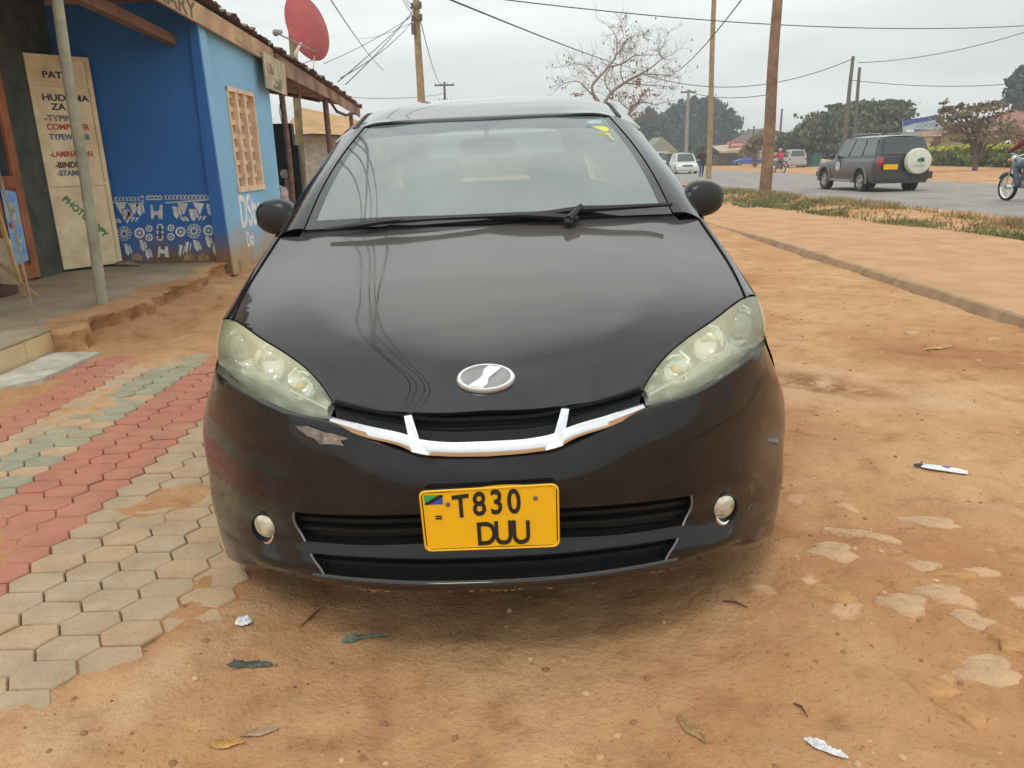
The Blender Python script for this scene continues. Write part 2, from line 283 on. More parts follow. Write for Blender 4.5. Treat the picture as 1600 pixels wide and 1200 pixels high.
# ================================================================ the black car (car space: x right, y back from the nose, z up)
def paint_mat(name, c, dust=.0, rough=.25, top=.36, coatw=1.0):
    m = bpy.data.materials.new(name); m.use_nodes = True; t = m.node_tree; b = t.nodes['Principled BSDF']
    b.inputs['Roughness'].default_value = rough; b.inputs['Coat Weight'].default_value = coatw; b.inputs['Coat Roughness'].default_value = .035; b.inputs['Coat IOR'].default_value = 1.56; b.inputs['Specular IOR Level'].default_value = .08
    co = N(t, 'ShaderNodeTexCoord').outputs['Object']
    n = N(t, 'ShaderNodeTexNoise', i_Scale=3.0, i_Detail=8.0, i_Roughness=.7); L(t, co, n.inputs['Vector'])
    r = ramp(t, [(.40, c), (.85, tuple(a*(1-dust)+d*dust for a, d in zip(c, (.30, .22, .16))))]); L(t, n.outputs['Fac'], r.inputs[0])
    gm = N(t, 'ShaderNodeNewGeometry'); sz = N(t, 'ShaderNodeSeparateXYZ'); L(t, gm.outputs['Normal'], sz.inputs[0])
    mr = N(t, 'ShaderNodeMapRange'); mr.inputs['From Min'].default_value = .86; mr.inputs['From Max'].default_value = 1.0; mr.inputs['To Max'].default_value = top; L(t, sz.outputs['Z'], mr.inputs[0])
    dm = N(t, 'ShaderNodeMix', data_type='RGBA'); L(t, mr.outputs[0], dm.inputs[0]); L(t, r.outputs[0], dm.inputs[6]); dm.inputs[7].default_value = (.36, .33, .30, 1); L(t, dm.outputs[2], b.inputs['Base Color'])  # upward faces paler: settled dust, plus sky reflection put into the colour
    n2 = N(t, 'ShaderNodeTexNoise', i_Scale=9., i_Detail=4.0); L(t, co, n2.inputs['Vector'])
    r2 = ramp(t, [(.35, (.02, .02, .02)), (.75, (.10, .10, .10))]); L(t, n2.outputs['Fac'], r2.inputs[0]); L(t, r2.outputs[0], b.inputs['Coat Roughness'])
    n3 = N(t, 'ShaderNodeTexNoise', i_Scale=1.6, i_Detail=1.0); L(t, co, n3.inputs['Vector'])
    bp = N(t, 'ShaderNodeBump', i_Strength=.035, i_Distance=.02); L(t, n3.outputs['Fac'], bp.inputs['Height']); L(t, bp.outputs[0], b.inputs['Coat Normal'])
    return m
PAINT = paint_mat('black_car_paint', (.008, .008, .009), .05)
PAINTB = paint_mat('black_bumper_paint', (.007, .007, .008), .05, top=0.0, coatw=.55)
def glass_mat(name, tint=(.50, .56, .53), dust=.12, ior=1.6, dcol=(.50, .56, .50)):
    m = bpy.data.materials.new(name); m.use_nodes = True; t = m.node_tree; t.nodes.clear()
    o = N(t, 'ShaderNodeOutputMaterial'); tr = N(t, 'ShaderNodeBsdfTransparent'); tr.inputs[0].default_value = (*tint, 1)
    gl = N(t, 'ShaderNodeBsdfGlossy'); gl.inputs['Roughness'].default_value = .015; gl.inputs[0].default_value = (1, 1, 1, 1)
    df = N(t, 'ShaderNodeBsdfDiffuse'); df.inputs[0].default_value = (*dcol, 1)
    fr = N(t, 'ShaderNodeFresnel', i_IOR=ior); m1 = N(t, 'ShaderNodeMixShader'); m2 = N(t, 'ShaderNodeMixShader')
    co = N(t, 'ShaderNodeTexCoord').outputs['Object']; n = N(t, 'ShaderNodeTexNoise', i_Scale=2.5, i_Detail=7.0); L(t, co, n.inputs['Vector'])
    r = ramp(t, [(.3, (dust*.82,)*3), (.75, (dust*1.15,)*3)]); L(t, n.outputs['Fac'], r.inputs[0])
    L(t, r.outputs[0], m1.inputs[0]); L(t, tr.outputs[0], m1.inputs[1]); L(t, df.outputs[0], m1.inputs[2])
    L(t, fr.outputs[0], m2.inputs[0]); L(t, m1.outputs[0], m2.inputs[1]); L(t, gl.outputs[0], m2.inputs[2]); L(t, m2.outputs[0], o.inputs[0])
    return m
WSG = glass_mat('windscreen_glass', (.32, .36, .35), .38, 2.1, (.50, .58, .54))
WSBAND = glass_mat('windscreen_sun_band', (.26, .31, .34), .30, 1.95, (.40, .47, .50))
REARG = glass_mat('rear_glass', (.34, .36, .35), .10, 1.5)
SIDEG = glass_mat('tinted_side_glass', (.10, .11, .11), .05, 1.5)
FRIT = mat('windscreen_black_edge', (.012, .012, .013), .12, var=0, coat=1)
CAR = thing('black_car', 'black minivan with a yellow number plate, parked nose-on in the middle of the dirt yard', 'car', (-.052, 1.70, 0), (0, R(-1.0), 0))
def mir(rows): return [[(-p[0], p[1], p[2]) for p in r_] for r_ in rows]
def both(rows): return [[(-p[0], p[1], p[2]) for p in r_[:0:-1]]+[tuple(p) for p in r_] for r_ in rows]
def cp(name, b, m, parent=None, **k): return b.build(name, m, parent or CAR, world=False, **k)
DARKM = mat('intake_black', (.006, .006, .006), .6, var=0, spec=.25)
# ---- bumper: control net upsampled
NU, NV = 8, 6
net = np.array(BUMPER)
for _i, _d in ((3, .008), (4, -.006), (5, -.010), (6, .008)): net[_i, :6, 1] += _d
cpar = np.array([0, .17, .32, .45, .56, .67, .77, .92, 1.0]); rpar = np.array([0, .15, .42, .68, .75, .92, 1.0])
uq = np.concatenate([np.linspace(cpar[i], cpar[i+1], NU, endpoint=False) for i in range(8)]+[[1.0]])
vq = np.concatenate([np.linspace(rpar[i], rpar[i+1], NV, endpoint=False) for i in range(6)]+[[1.0]])
rr = [hermite(net[i], cpar, uq) for i in range(7)]
rr = np.array(rr); full = np.array([hermite(rr[:, j], rpar, vq) for j in range(len(uq))]).transpose(1, 0, 2)
full[:, 0, 0] = 0
rows = [list(map(tuple, r_)) for r_ in full]
top_in = [(p[0]*.985, p[1]+.05, p[2]-.012) for p in rows[0]]; top_e = [(p[0], p[1]+.006, p[2]+.003) for p in rows[0]]
bot1 = [(p[0]*.995, p[1]+.010, p[2]-.010) for p in rows[-1]]; bot2 = [(p[0]*.96, p[1]+.10, p[2]-.004) for p in rows[-1]]
allr = [top_in, top_e]+rows+[bot1, bot2]; O2 = 2
def hole(i, j):
    i -= O2; return j < 3*NU and (2*NV <= i < 3*NV or 4*NV <= i < 5*NV)
bb_ = B(); 
for fl, rws in ((False, allr), (True, mir(allr))): bb_.grid(rws, flip=fl, skip=hole)
# inner returns of the two intakes
for a, c in ((2*NV, 3*NV), (4*NV, 5*NV)):
    loop = [rows[a][j] for j in range(3*NU+1)]+[rows[i][3*NU] for i in range(a+1, c+1)]+[rows[c][j] for j in range(3*NU-1, -1, -1)]
    inner = [(p[0]*.97, p[1]+.045, p[2]+(-.004 if k <= 3*NU else .004)) for k, p in enumerate(loop)]
    for fl, rws in ((True, [loop, inner]), (False, mir([loop, inner]))): bb_.grid(rws, flip=fl)
bumper = cp('bumper', bb_, PAINTB, weld=True, sharp=50)
# dark mesh behind the intakes
for k, (a, c) in enumerate(((2*NV, 3*NV), (4*NV, 5*NV))):
    g_ = B(); back = [[(p[0]*1.02, p[1]+.043, p[2]) for p in rows[i][:3*NU+2]] for i in range(a-1, c+2)]
    g_.grid(both(back)); n_s = 3 if k == 0 else 2
    for q in range(1, n_s):
        f_ = q/n_s; pr = [(a_*(1-f_)+b_*f_) for a_, b_ in zip(full[a, :3*NU+1], full[c, :3*NU+1])]
        line = [(p[0], p[1]+.022, p[2]) for p in pr]; line = [(-p[0], p[1], p[2]) for p in line[:0:-1]]+line
        g_.grid([[(p[0], p[1]+.02, p[2]-.004) for p in line], [(p[0], p[1], p[2]-.005) for p in line], [(p[0], p[1], p[2]+.005) for p in line], [(p[0], p[1]+.02, p[2]+.006) for p in line]])
    for q in range(-12, 13):
        x = q*.038; j = min(int(abs(x)/.52*3*NU), 3*NU); p = full[(a+c)//2, j]
        if k == 5: g_.box((x, p[1]+.036, (full[a, j][2]+full[c, j][2])/2), (.004, .008, abs(full[a, j][2]-full[c, j][2])))
    cp('intake_mesh', g_, DARKM)
TRIM = mat('grey_intake_trim', (.22, .22, .22), .3, .5, var=0)
for s in (-1, 1):
    for a, c in ((2*NV, 3*NV), (4*NV, 5*NV)):
        o_ = B(); o_.tube([(s*(full[i, 3*NU][0]-.001), full[i, 3*NU][1]-.002, full[i, 3*NU][2]) for i in range(a, c+1)], .0028, 6); cp('intake_trim', o_, TRIM)
o_ = B(); ln5 = [tuple(full[5*NV, j]+np.array([0, .000, -.004])) for j in range(3*NU+3)]; o_.tube([(-p[0], p[1], p[2]) for p in ln5[:0:-1]]+[p for p in ln5], .0075, 10); cp('lip_highlight_tube', o_, PAINT)  # tube added along the lip to catch a thin highlight
MUD = mat('caked_mud', (.24, .14, .065), .95, var=.3, scale=60); rgm = random.Random(11)
o_ = B()
for k in range(60):
    x = rgm.choice((-.35, -.28, -.05, .02, .18, .42))+rgm.gauss(0, .035); j = int(np.argmin(np.abs(full[-1, :, 0]-abs(x)))); q = full[-1, j]; r3 = rgm.uniform(.0015, .0038); o_.ell((x, q[1]+.008+rgm.uniform(-.004, .006), q[2]-.0095), (r3*rgm.uniform(1, 3), r3, r3), 6, 4)
cp('mud_crust', o_, MUD)['kind'] = 'stuff'
# paint scuff on the bumper corner under the headlight
SCUFF = mat('grey_scuffed_primer', (.23, .19, .16), .8, var=.35, scale=40)
def on_bumper(x, z):
    d = (np.abs(full[:, :, 0]-abs(x))**2+(full[:, :, 2]-z)**2); i, j = np.unravel_index(np.argmin(d), d.shape)
    i = int(np.clip(i, 1, full.shape[0]-2)); j = int(np.clip(j, 1, full.shape[1]-2)); c0 = full[i, j]; du = full[i, j+1]-full[i, j-1]; dv = full[i+1, j]-full[i-1, j]
    nrm = np.cross(du, dv); nrm /= np.linalg.norm(nrm); nrm *= -np.sign(nrm[1])
    y = c0[1]-(nrm[0]*(abs(x)-c0[0])+nrm[2]*(z-c0[2]))/nrm[1]
    return Vector((x, y, z)), Vector((math.copysign(nrm[0], x)*(1 if nrm[0] > 0 else -1) if False else nrm[0]*(1 if x > 0 else -1), nrm[1], nrm[2]))
sc = B(); pts2 = [(-.490, .668), (-.452, .672), (-.40, .662), (-.372, .660), (-.338, .652), (-.362, .646), (-.352, .634), (-.385, .636), (-.418, .632), (-.432, .645), (-.452, .648), (-.466, .656)]
for i in range(len(pts2)):
    cc = (-.41, .651); tri = [cc, pts2[i], pts2[(i+1) % len(pts2)]]; sc.poly([on_bumper(*q)[0]+on_bumper(*q)[1]*.0035 for q in tri])
cp('paint_scuff', sc, SCUFF, smooth=False)
sc = B()
for (x, z, l, a) in ((.60, .262, .10, .5), (.64, .25, .07, -.3), (.57, .245, .06, .9), (.72, .30, .05, .4), (.83, .20, .05, 1.2), (.80, .215, .04, .2), (-.77, .42, .03, .3)):
    p, n_ = on_bumper(x, z); q, n2_ = on_bumper(x+l*math.cos(a)*.6, z+l*math.sin(a)*.5); sc = B(); sc.tube([p+n_*.0003, (p+q)/2+n_*.0006+Vector((0, 0, .003)), q+n2_*.0003], .0009, 4); cp('scratch', sc, SCUFF)
# ---- hood
HC = [(.085, .706), (.125, .742), (.19, .787), (.30, .842), (.43, .890), (.60, .945), (.75, .990), (.88, 1.028), (1.0, 1.066)]
hs = np.array(HOOD_SIDE); K = 9; U = np.linspace(0, 1, 33)
ctl = []
for i in range(K):
    cy, cz = HC[i]; s_ = hs[i]; row = []
    if i == 0: row = [list(p) for p in interp(HOOD_FRONT, 33)]
    elif i == K-1: row = [list(p) for p in interp(list(HOOD_REAR)+[HOOD_SIDE[-1]], 33)]
    else:
        for u in U:
            row.append([s_[0]*u, cy+(s_[1]-cy)*u**1.7, cz+(s_[2]-cz)*u**2.3])
    ctl.append(row)
ctl = np.array(ctl); par = np.array([0, .05, .12, .22, .34, .50, .66, .82, 1.0]); vq2 = np.linspace(0, 1, 41)**1.15
hf = np.array([hermite(ctl[:, j], par, vq2) for j in range(33)]).transpose(1, 0, 2)
# style crease running back along the hood
for i in range(hf.shape[0]):
    for j in range(33):
        u = U[j]; v = vq2[i]; hf[i, j, 2] += .003*math.exp(-((u-.62-.12*v)/.10)**2)*min(1, v*4)
hrow = [list(map(tuple, r_)) for r_ in hf]
lip0 = [(p[0]*.99, p[1]+.03, p[2]-.020) for p in hrow[0]]; lip1 = [(p[0], p[1]+.004, p[2]-.008) for p in hrow[0]]
hood_rows = [lip0, lip1]+hrow+[[(p[0], p[1]+.012, p[2]-.012) for p in hrow[-1]]]
h_ = B(); h_.grid(both(hood_rows)); edge = [r_[-1] for r_ in hrow]; hb = [edge, [(p[0]-.004, p[1]+.004, p[2]-.03) for p in edge]]
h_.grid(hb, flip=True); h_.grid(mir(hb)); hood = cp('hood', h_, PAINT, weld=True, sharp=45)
# ---- grille behind the slot under the hood
g_ = B(); ct = interp(CHROME_T, 25); ft = interp(HOOD_FRONT, 25)
gt = [(p[0], p[1]+.05, p[2]+.01) for p in ft]; gb = [(p[0], p[1]+.05, p[2]-.02) for p in ct]
g_.grid(both([gt, gb])); mid = [((a[0]+b[0])/2, (a[1]+b[1])/2+.012, (a[2]+b[2])/2) for a, b in zip(gt, gb)]
for dz, t_ in ((.012, .004), (-.012, .004)):
    ln = [(p[0], p[1]-.03, p[2]+dz) for p in mid]; g_.grid(both([[(p[0], p[1]+.02, p[2]-t_) for p in ln], [(p[0], p[1], p[2]-t_) for p in ln], [(p[0], p[1], p[2]+t_) for p in ln], [(p[0], p[1]+.02, p[2]+t_) for p in ln]]))
for k in range(-16, 17):
    x = k*.024; i = min(24, int(abs(x)/.4*24)); g_.box((x, mid[i][1]-.006, mid[i][2]-.006), (.0035, .012, .034))
cp('grille', g_, DARKM)
# ---- chrome wing and its two upright fins
def ch_sec(n=40):
    T_ = interp(CHROME_T, n); Bt = interp(CHROME_B, n); R_ = [[], [], [], [], []]
    for a, b in zip(T_, Bt):
        m_ = (a+b)/2; R_[0].append((a[0], a[1]+.03, a[2]-.016)); R_[1].append((a[0], a[1]+.004, a[2]-.002)); R_[2].append((m_[0], m_[1]-.012, m_[2]+.001)); R_[3].append((b[0], b[1]-.010, b[2]+.001)); R_[4].append((b[0], b[1]+.03, b[2]+.001))
    return R_
c_ = B(); c_.grid(both(ch_sec())); cp('chrome_wing', c_, CHROME, sharp=60, fixn=True)
for s in (-1, 1):
    f_ = B(); f_.prism([(s*.184, .086, .702), (s*.203, .086, .700), (s*.180, .006, .636), (s*.138, .000, .628), (s*.163, .03, .662)], (0, .03, -.004)); cp('chrome_fin', f_, CHROME, smooth=False, fixn=True)
# ---- headlights
HLG = bpy.data.materials.new('yellowed_headlight_lens'); HLG.use_nodes = True; t_ = HLG.node_tree; b_ = t_.nodes['Principled BSDF']
n_ = N(t_, 'ShaderNodeTexNoise', i_Scale=3.2, i_Detail=3.0, i_Roughness=.5); L(t_, N(t_, 'ShaderNodeTexCoord').outputs['Object'], n_.inputs['Vector'])
r_ = ramp(t_, [(.30, (.64, .67, .42)), (.55, (.82, .80, .50)), (.72, (.90, .82, .48))]); L(t_, n_.outputs['Fac'], r_.inputs[0]); L(t_, r_.outputs[0], b_.inputs['Base Color'])
r2_ = ramp(t_, [(.30, (.30,)*3), (.70, (.55,)*3)]); L(t_, n_.outputs['Fac'], r2_.inputs[0]); L(t_, r2_.outputs[0], b_.inputs['Alpha'])
b_.inputs['Roughness'].default_value = .18; b_.inputs['Coat Weight'].default_value = 1; b_.inputs['Coat Roughness'].default_value = .05
HLIN = mat('headlight_reflector', (.66, .70, .66), .32, .8, var=.10, scale=8)
HLCH = mat('headlight_bowl', (.80, .83, .80), .12, 1, var=0)
HLD = mat('projector_lens', (.16, .20, .19), .05, 0, var=0, coat=1)
top_c = interp(list(HOOD_SIDE[:6])+[HL_OUT[0]], 25); low_c = interp(HL_LOW, 25)
def hl_rows(bul, inset=0., dy=0.):
    out_ = []
    for t in np.linspace(0, 1, 15):
        row = []
        for k in range(25):
            s = k/24; p = top_c[k]*(1-t)+low_c[k]*t; b4 = 4*t*(1-t); out_n = np.array([.75*s+.15, -.75, .35]); out_n /= np.linalg.norm(out_n)
            p = p+out_n*bul*(b4**.7)*(.55+.45*math.sin(math.pi*min(1, s+.15)))
            if k >= 22: e = interp(HL_OUT, 15)[int(t*14+.5)]; p = p*(1-(k-21)/3)+(np.array(e)+out_n*bul*.25*b4)*((k-21)/3)
            if inset:
                c0 = (top_c[12]+low_c[12])/2; p = p+(c0-p)*inset+np.array([-.02*s, dy, 0])
            row.append(tuple(p))
        out_.append(row)
    return out_
LR = hl_rows(.030); IR = hl_rows(.0, .04, .095)
def lp(s, t, d=.0):
    """point inside the lamp: s along, t down, d metres behind the lens"""
    i, j = t*14, s*24; i0, j0 = min(int(i), 13), min(int(j), 23); a = np.array(LR[i0][j0])*(1-(i-i0))+np.array(LR[i0+1][j0])*(i-i0); b2 = np.array(LR[i0][j0+1])*(1-(i-i0))+np.array(LR[i0+1][j0+1])*(i-i0)
    return a*(1-(j-j0))+b2*(j-j0)+np.array([-.25*d, d*.95, -.1*d])
for s in (-1, 1):
    f = (lambda rws: rws) if s > 0 else mir
    e_ = B(); e_.grid(f(IR), flip=s > 0)
    rim = [LR[0]]+[IR[0]]; e_.grid(f(rim), flip=s < 0); e_.grid(f([LR[-1], IR[-1]]), flip=s > 0)
    # divider ribs inside
    for pth in ([(.05, .80), (.25, .70), (.5, .62), (.72, .78), (.80, .92)], [(.30, .18), (.33, .45), (.30, .68)], [(.58, .15), (.60, .4), (.62, .66)], [(.70, .78), (.62, .95)]):
        e_.tube([(lp(a, b, .050)*np.array([s, 1, 1])) for a, b in pth], .0045, 6)
    HLo = cp('headlight', e_, HLIN)
    HLo['label'] = 'yellowed headlight on the %s of the photo' % ('left' if s < 0 else 'right')
    l_ = B(); l_.grid(f(LR), flip=s < 0); cp('lens', l_, HLG, HLo, fixn=False)
    # projector, two bowls, bulb
    def ring(cs, r1, d, m, nm, sx=1.0):
        q = lp(*cs, d)*np.array([s, 1, 1]); o_ = B(); ax = Vector((s*.30, -1, .12)).normalized(); u_ = ax.cross(Vector((0, 0, 1))).normalized(); w_ = ax.cross(u_)
        prof = [(r1*1.0, .0), (r1*.93, .006), (r1*.86, .0), (r1*.72, -.018), (r1*.40, -.030), (.001, -.034)] if nm != 'projector' else [(r1, -.005), (r1*1.02, .004), (r1*.95, .008), (r1*.9, .003), (r1*.8, .012), (r1*.5, .022), (.001, .026)]
        rws = [[tuple(Vector(q)+ax*h+u_*(r_*math.cos(2*math.pi*k/24))*sx+w_*(r_*math.sin(2*math.pi*k/24))) for k in range(24)] for r_, h in prof]
        o_.grid(rws, closed=True, flip=s > 0); cp(nm, o_, m, HLo)
    ring((.80, .50), .046, .068, HLD, 'projector'); ring((.80, .50), .066, .078, HLCH, 'projector_bezel')
    ring((.50, .42), .056, .066, HLCH, 'reflector_bowl'); ring((.24, .52), .042, .056, HLCH, 'indicator_bowl')
    q = lp(.24, .52, .052)*np.array([s, 1, 1]); o_ = B(); o_.ell(q, (.012, .014, .012)); cp('indicator_bulb', o_, mat('amber_bulb', (.85, .42, .08), .2, var=0), HLo)
SEAL = mat('black_panel_gap', (.003, .003, .003), .7, var=0, spec=.1)
for s in (-1, 1):
    o_ = B(); o_.tube([(s*p[0], p[1]+.004, p[2]-.007) for p in low_c], .0075, 6); o_.tube([(s*p[0], p[1]+.003, p[2]) for p in top_c[:22]], .0035, 6); cp('headlight_gap', o_, SEAL)
    o_ = B(); o_.tube([(s*(p[0]+.002), p[1]+.001, p[2]+.0005) for p in interp(HOOD_SIDE[5:], 24)], .0045, 6); cp('bonnet_gap', o_, SEAL)
o_ = B(); o_.tube([(p[0], p[1]+.006, p[2]-.006) for p in both([[tuple(q) for q in interp(HOOD_FRONT, 25)]])[0]], .0045, 6); cp('bonnet_lip_gap', o_, SEAL)
# ---- black inner shell seen through the panel gaps
i_ = B(); sh = [[(p[0]*.985, p[1]+.03, p[2]-.03) for p in r_] for r_ in hrow]; i_.grid(both(sh))
dn = [(p[0]*.97, p[1]+.05, p[2]-.02) for p in rows[0]]; lo = [(p[0]*.93, p[1]+.09, p[2]-.0) for p in rows[-1]]
i_.grid(both([dn, [((a[0]+b[0])/2, (a[1]+b[1])/2+.02, (a[2]+b[2])/2) for a, b in zip(dn, lo)], lo]))
i_.bb((-.70, .55, .20), (.70, 4.45, .34)); i_.bb((-.72, 1.20, .34), (.72, 4.3, .42)); i_.bb((-.62, .45, .34), (.62, 1.1, .62))
hl_b = [[(p[0]*.985, p[1]+.095, p[2]) for p in r_] for r_ in hl_rows(.0, -.06)]; i_.grid(hl_b); i_.grid(mir(hl_b))
i_.bb((-.80, .42, .135), (.80, 1.30, .16)); i_.bb((-.55, .14, .24), (.55, .45, .26)); cp('underbody', i_, BLACKP)  # low trays added under the nose to deepen the shade there
# ---- fender tops and flanks
def sh_at(y):
    if y < .74: return np.array([np.interp(y, [.64, .70, .74], [.858, .871, .86]), y, np.interp(y, [.64, .70, .74], [.719, .772, .835])])
    S = np.array(SHOULDER)
    if y < 1.17: return np.array([np.interp(y, S[:, 1], S[:, 0]), y, np.interp(y, S[:, 1], S[:, 2])])
    return np.array([np.interp(y, [1.17, 1.6, 3.5, 4.3, 4.7], [.80, .835, .84, .80, .74]), y, np.interp(y, [1.17, 2.5, 4.7], [1.035, 1.065, 1.11])])
wrear = lambda y: np.interp(y, [3.9, 4.3, 4.6, 4.75], [1, .975, .93, .86])
def xprof(z, y):
    s_ = sh_at(y); x = np.interp(z, [.09, .2, .36, .56, .72, .84, 1.0, 1.12], [.898, .915, .926, .912, .890, .868, .842, .815])
    w = np.clip((s_[2]-z)/.10, 0, 1); return (s_[0]*(1-w)+x*w)*(wrear(y) if y > 3.9 else 1)
WH = [(1.02, .32), (3.87, .32)]; AR = .355
def zlow(y):
    z = .17 if y > .95 else .12
    for wy, wz in WH:
        if abs(y-wy) < AR: z = max(z, wz+math.sqrt(AR**2-(y-wy)**2))
    return z
ys = sorted(set([.67, .69, .71, .74, .78, .84, .90, .96, 1.0, 1.06, 1.12, 1.17]+[round(float(y), 3) for y in np.linspace(1.17, 4.75, 60)]+[w[0]+AR*math.cos(a) for w in WH for a in np.linspace(0, math.pi, 19)]))
ys = [y for y in ys if y >= .665]
fl = []
for y in ys:
    a = sh_at(y); zl = min(zlow(y), a[2]-.02); row = []
    for k in range(17):
        t = k/16; z = a[2]+(zl-a[2])*t; row.append((xprof(z, y), y, z))
    row.append((row[-1][0]-.03, y, zl+.002)); row.append((row[-1][0]-.09, y, zl+.004)); fl.append(row)
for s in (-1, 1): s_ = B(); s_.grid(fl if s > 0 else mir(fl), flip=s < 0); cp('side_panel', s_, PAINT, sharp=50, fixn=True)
ft_ = []
hs2 = interp(HOOD_SIDE[5:], 20); S2 = interp(SHOULDER, 20)
for k in range(20):
    a = hs2[k]; b2 = S2[k]; row = []
    for t in np.linspace(0, 1, 7): p = a*(1-t)+b2*t; row.append((p[0]+(.002 if t == 0 else 0), p[1], p[2]+.010*math.sin(math.pi*t)-.001))
    ft_.append([(a[0]+.003, a[1]+.004, a[2]-.03)]+row)
for s in (-1, 1):
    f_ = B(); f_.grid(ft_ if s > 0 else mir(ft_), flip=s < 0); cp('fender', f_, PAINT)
# ---- windscreen, pillars, roof
wb = interp(WS_BASE, 21); wt = interp(WS_TOP, 21); wsd = interp(WS_SIDE, 31)
wsr = []
for i in range(31):
    t = i/30; row = []
    for j in range(21):
        u = j/20; p = wb[j]*(1-t)+wt[j]*t; lin = wb[20]*(1-t)+wt[20]*t; p = p+(wsd[i]-lin)*u**2
        row.append((p[0], p[1]-.035*math.sin(math.pi*t)*.6*(1-.4*u), p[2]+.035*math.sin(math.pi*t)*.8*(1-.4*u)))
    wsr.append(row)
w_ = B()
def wmat(i, j):  # i over 30 rows bottom->top, j over 20 columns centre->side
    jj = abs(j); edge = jj/20
    if i < 2 or edge > .965-.03*(i/30) or (i < 4 and edge > .93) : return 1
    return 2 if i >= 25 else 0
rows_w = both(wsr); n0 = len(w_.v); w_.v += [p for r_ in rows_w for p in r_]; nc = 41
for i in range(30):
    for j in range(40): w_.mi = wmat(i, j-19.5); w_.face(n0+i*nc+j, n0+i*nc+j+1, n0+(i+1)*nc+j+1, n0+(i+1)*nc+j)
ws = cp('windscreen', w_, [WSG, FRIT, WSBAND], sharp=80)
st = B(); st.ell((.0, 1.567, 1.413), (.035, .004, .012), 4, 2) if False else st.box((0, 1.585, 1.414), (.042, .002, .016)); cp('sticker', st, mat('white_sticker', (.8, .8, .78), .5, var=0), ws)
st = B()
pq = [(.455+.040*math.cos(a), 1.575+.004, 1.388+.014*math.sin(a)) for a in np.linspace(0, 2*math.pi, 24, endpoint=False)]
st.prism([(x, 1.553-(z-1.388)*-1.2+.02, z) for x, _, z in pq], (0, .002, 0)); st.box((.468, 1.535, 1.366), (.065, .002, .014)); cp('sticker', st, mat('yellow_green_sticker', (.62, .66, .10), .5, var=0), ws)
for (x, y, z, a) in ((.425, 1.505, 1.335, .9), (.492, 1.515, 1.345, .8)):
    st = B(); d3 = Vector((math.cos(a)*.016, -.014, -math.sin(a)*.018)); st.tube([Vector((x, y-.012, z+.012))-d3, Vector((x, y-.012, z+.012))+d3], .0022, 5); cp('sticker_scrap', st, mat('white_sticker', (.8, .8, .78), .5), ws)
st = B(); st.box((.440, 1.60, 1.419), (.055, .002, .012)); cp('sticker', st, mat('pale_blue_sticker', (.55, .72, .78), .5, var=0), ws)
PLR = interp(PILLAR[:4], 31)
pl = []
for i in range(31):
    a = np.array(wsr[i][-1]); b2 = PLR[i]; row = [(a[0]+.002, a[1]+.012, a[2]-.014), (a[0]+.004, a[1], a[2]+.004)]
    for t in (.2, .45, .7, .88, 1.0): p = a*(1-t)+b2*t; row.append((p[0]+.004, p[1], p[2]+.012*math.sin(math.pi*min(1, t*1.0))+.004*(1-t)))
    row.append((b2[0]-.008, b2[1]+.006, b2[2]-.02)); pl.append(row)
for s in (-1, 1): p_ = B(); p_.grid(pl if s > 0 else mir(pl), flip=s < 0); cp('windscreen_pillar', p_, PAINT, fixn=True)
RY = [(1.64, 1.451, .07), (1.9, 1.516, .085), (2.1, 1.550, .09), (2.4, 1.585, .13), (2.9, 1.600, .14), (3.5, 1.590, .14), (4.0, 1.555, .13), (4.35, 1.50, .11)]
rf = []
for k, (y, zc, a_) in enumerate(RY):
    row = []
    for x in np.linspace(0, .66, 23):
        u = x/.66; yy = y+.08*u**2*(1 if k < 2 else .4); row.append([x*(1 if y < 3.5 else wrear(y+.3)), yy, zc-a_*u**5.5])
    rf.append(row)
rf = np.array(rf); rp_ = np.array([r_[0] for r_ in RY]); rp_ = (rp_-rp_[0])/(rp_[-1]-rp_[0]); rfq = np.array([hermite(rf[:, j], rp_, np.linspace(0, 1, 40)) for j in range(23)]).transpose(1, 0, 2)
rws = [list(map(tuple, r_)) for r_ in rfq]
# front row follows the windscreen header
hd = interp(list(WS_TOP)+[PILLAR[3]], 23); rws[0] = [tuple(p+np.array([0, .006, .004])) for p in hd]
rws = [[(p[0], p[1]-.008, p[2]-.016) for p in rws[0]]]+rws
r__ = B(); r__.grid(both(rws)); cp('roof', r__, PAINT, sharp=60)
tr_ = B(); 
for s in (-1, 1):
    tr_.tube([(s*p[0], p[1], p[2]+.006) for p in [rws[k][int(19)] for k in range(2, 40, 2)]], .005, 6)
tr_.tube([(p[0], p[1]-.006, p[2]-.004) for p in both([rws[1]])[0]], .0055, 6)
cp('roof_moulding', tr_, BLACKP)
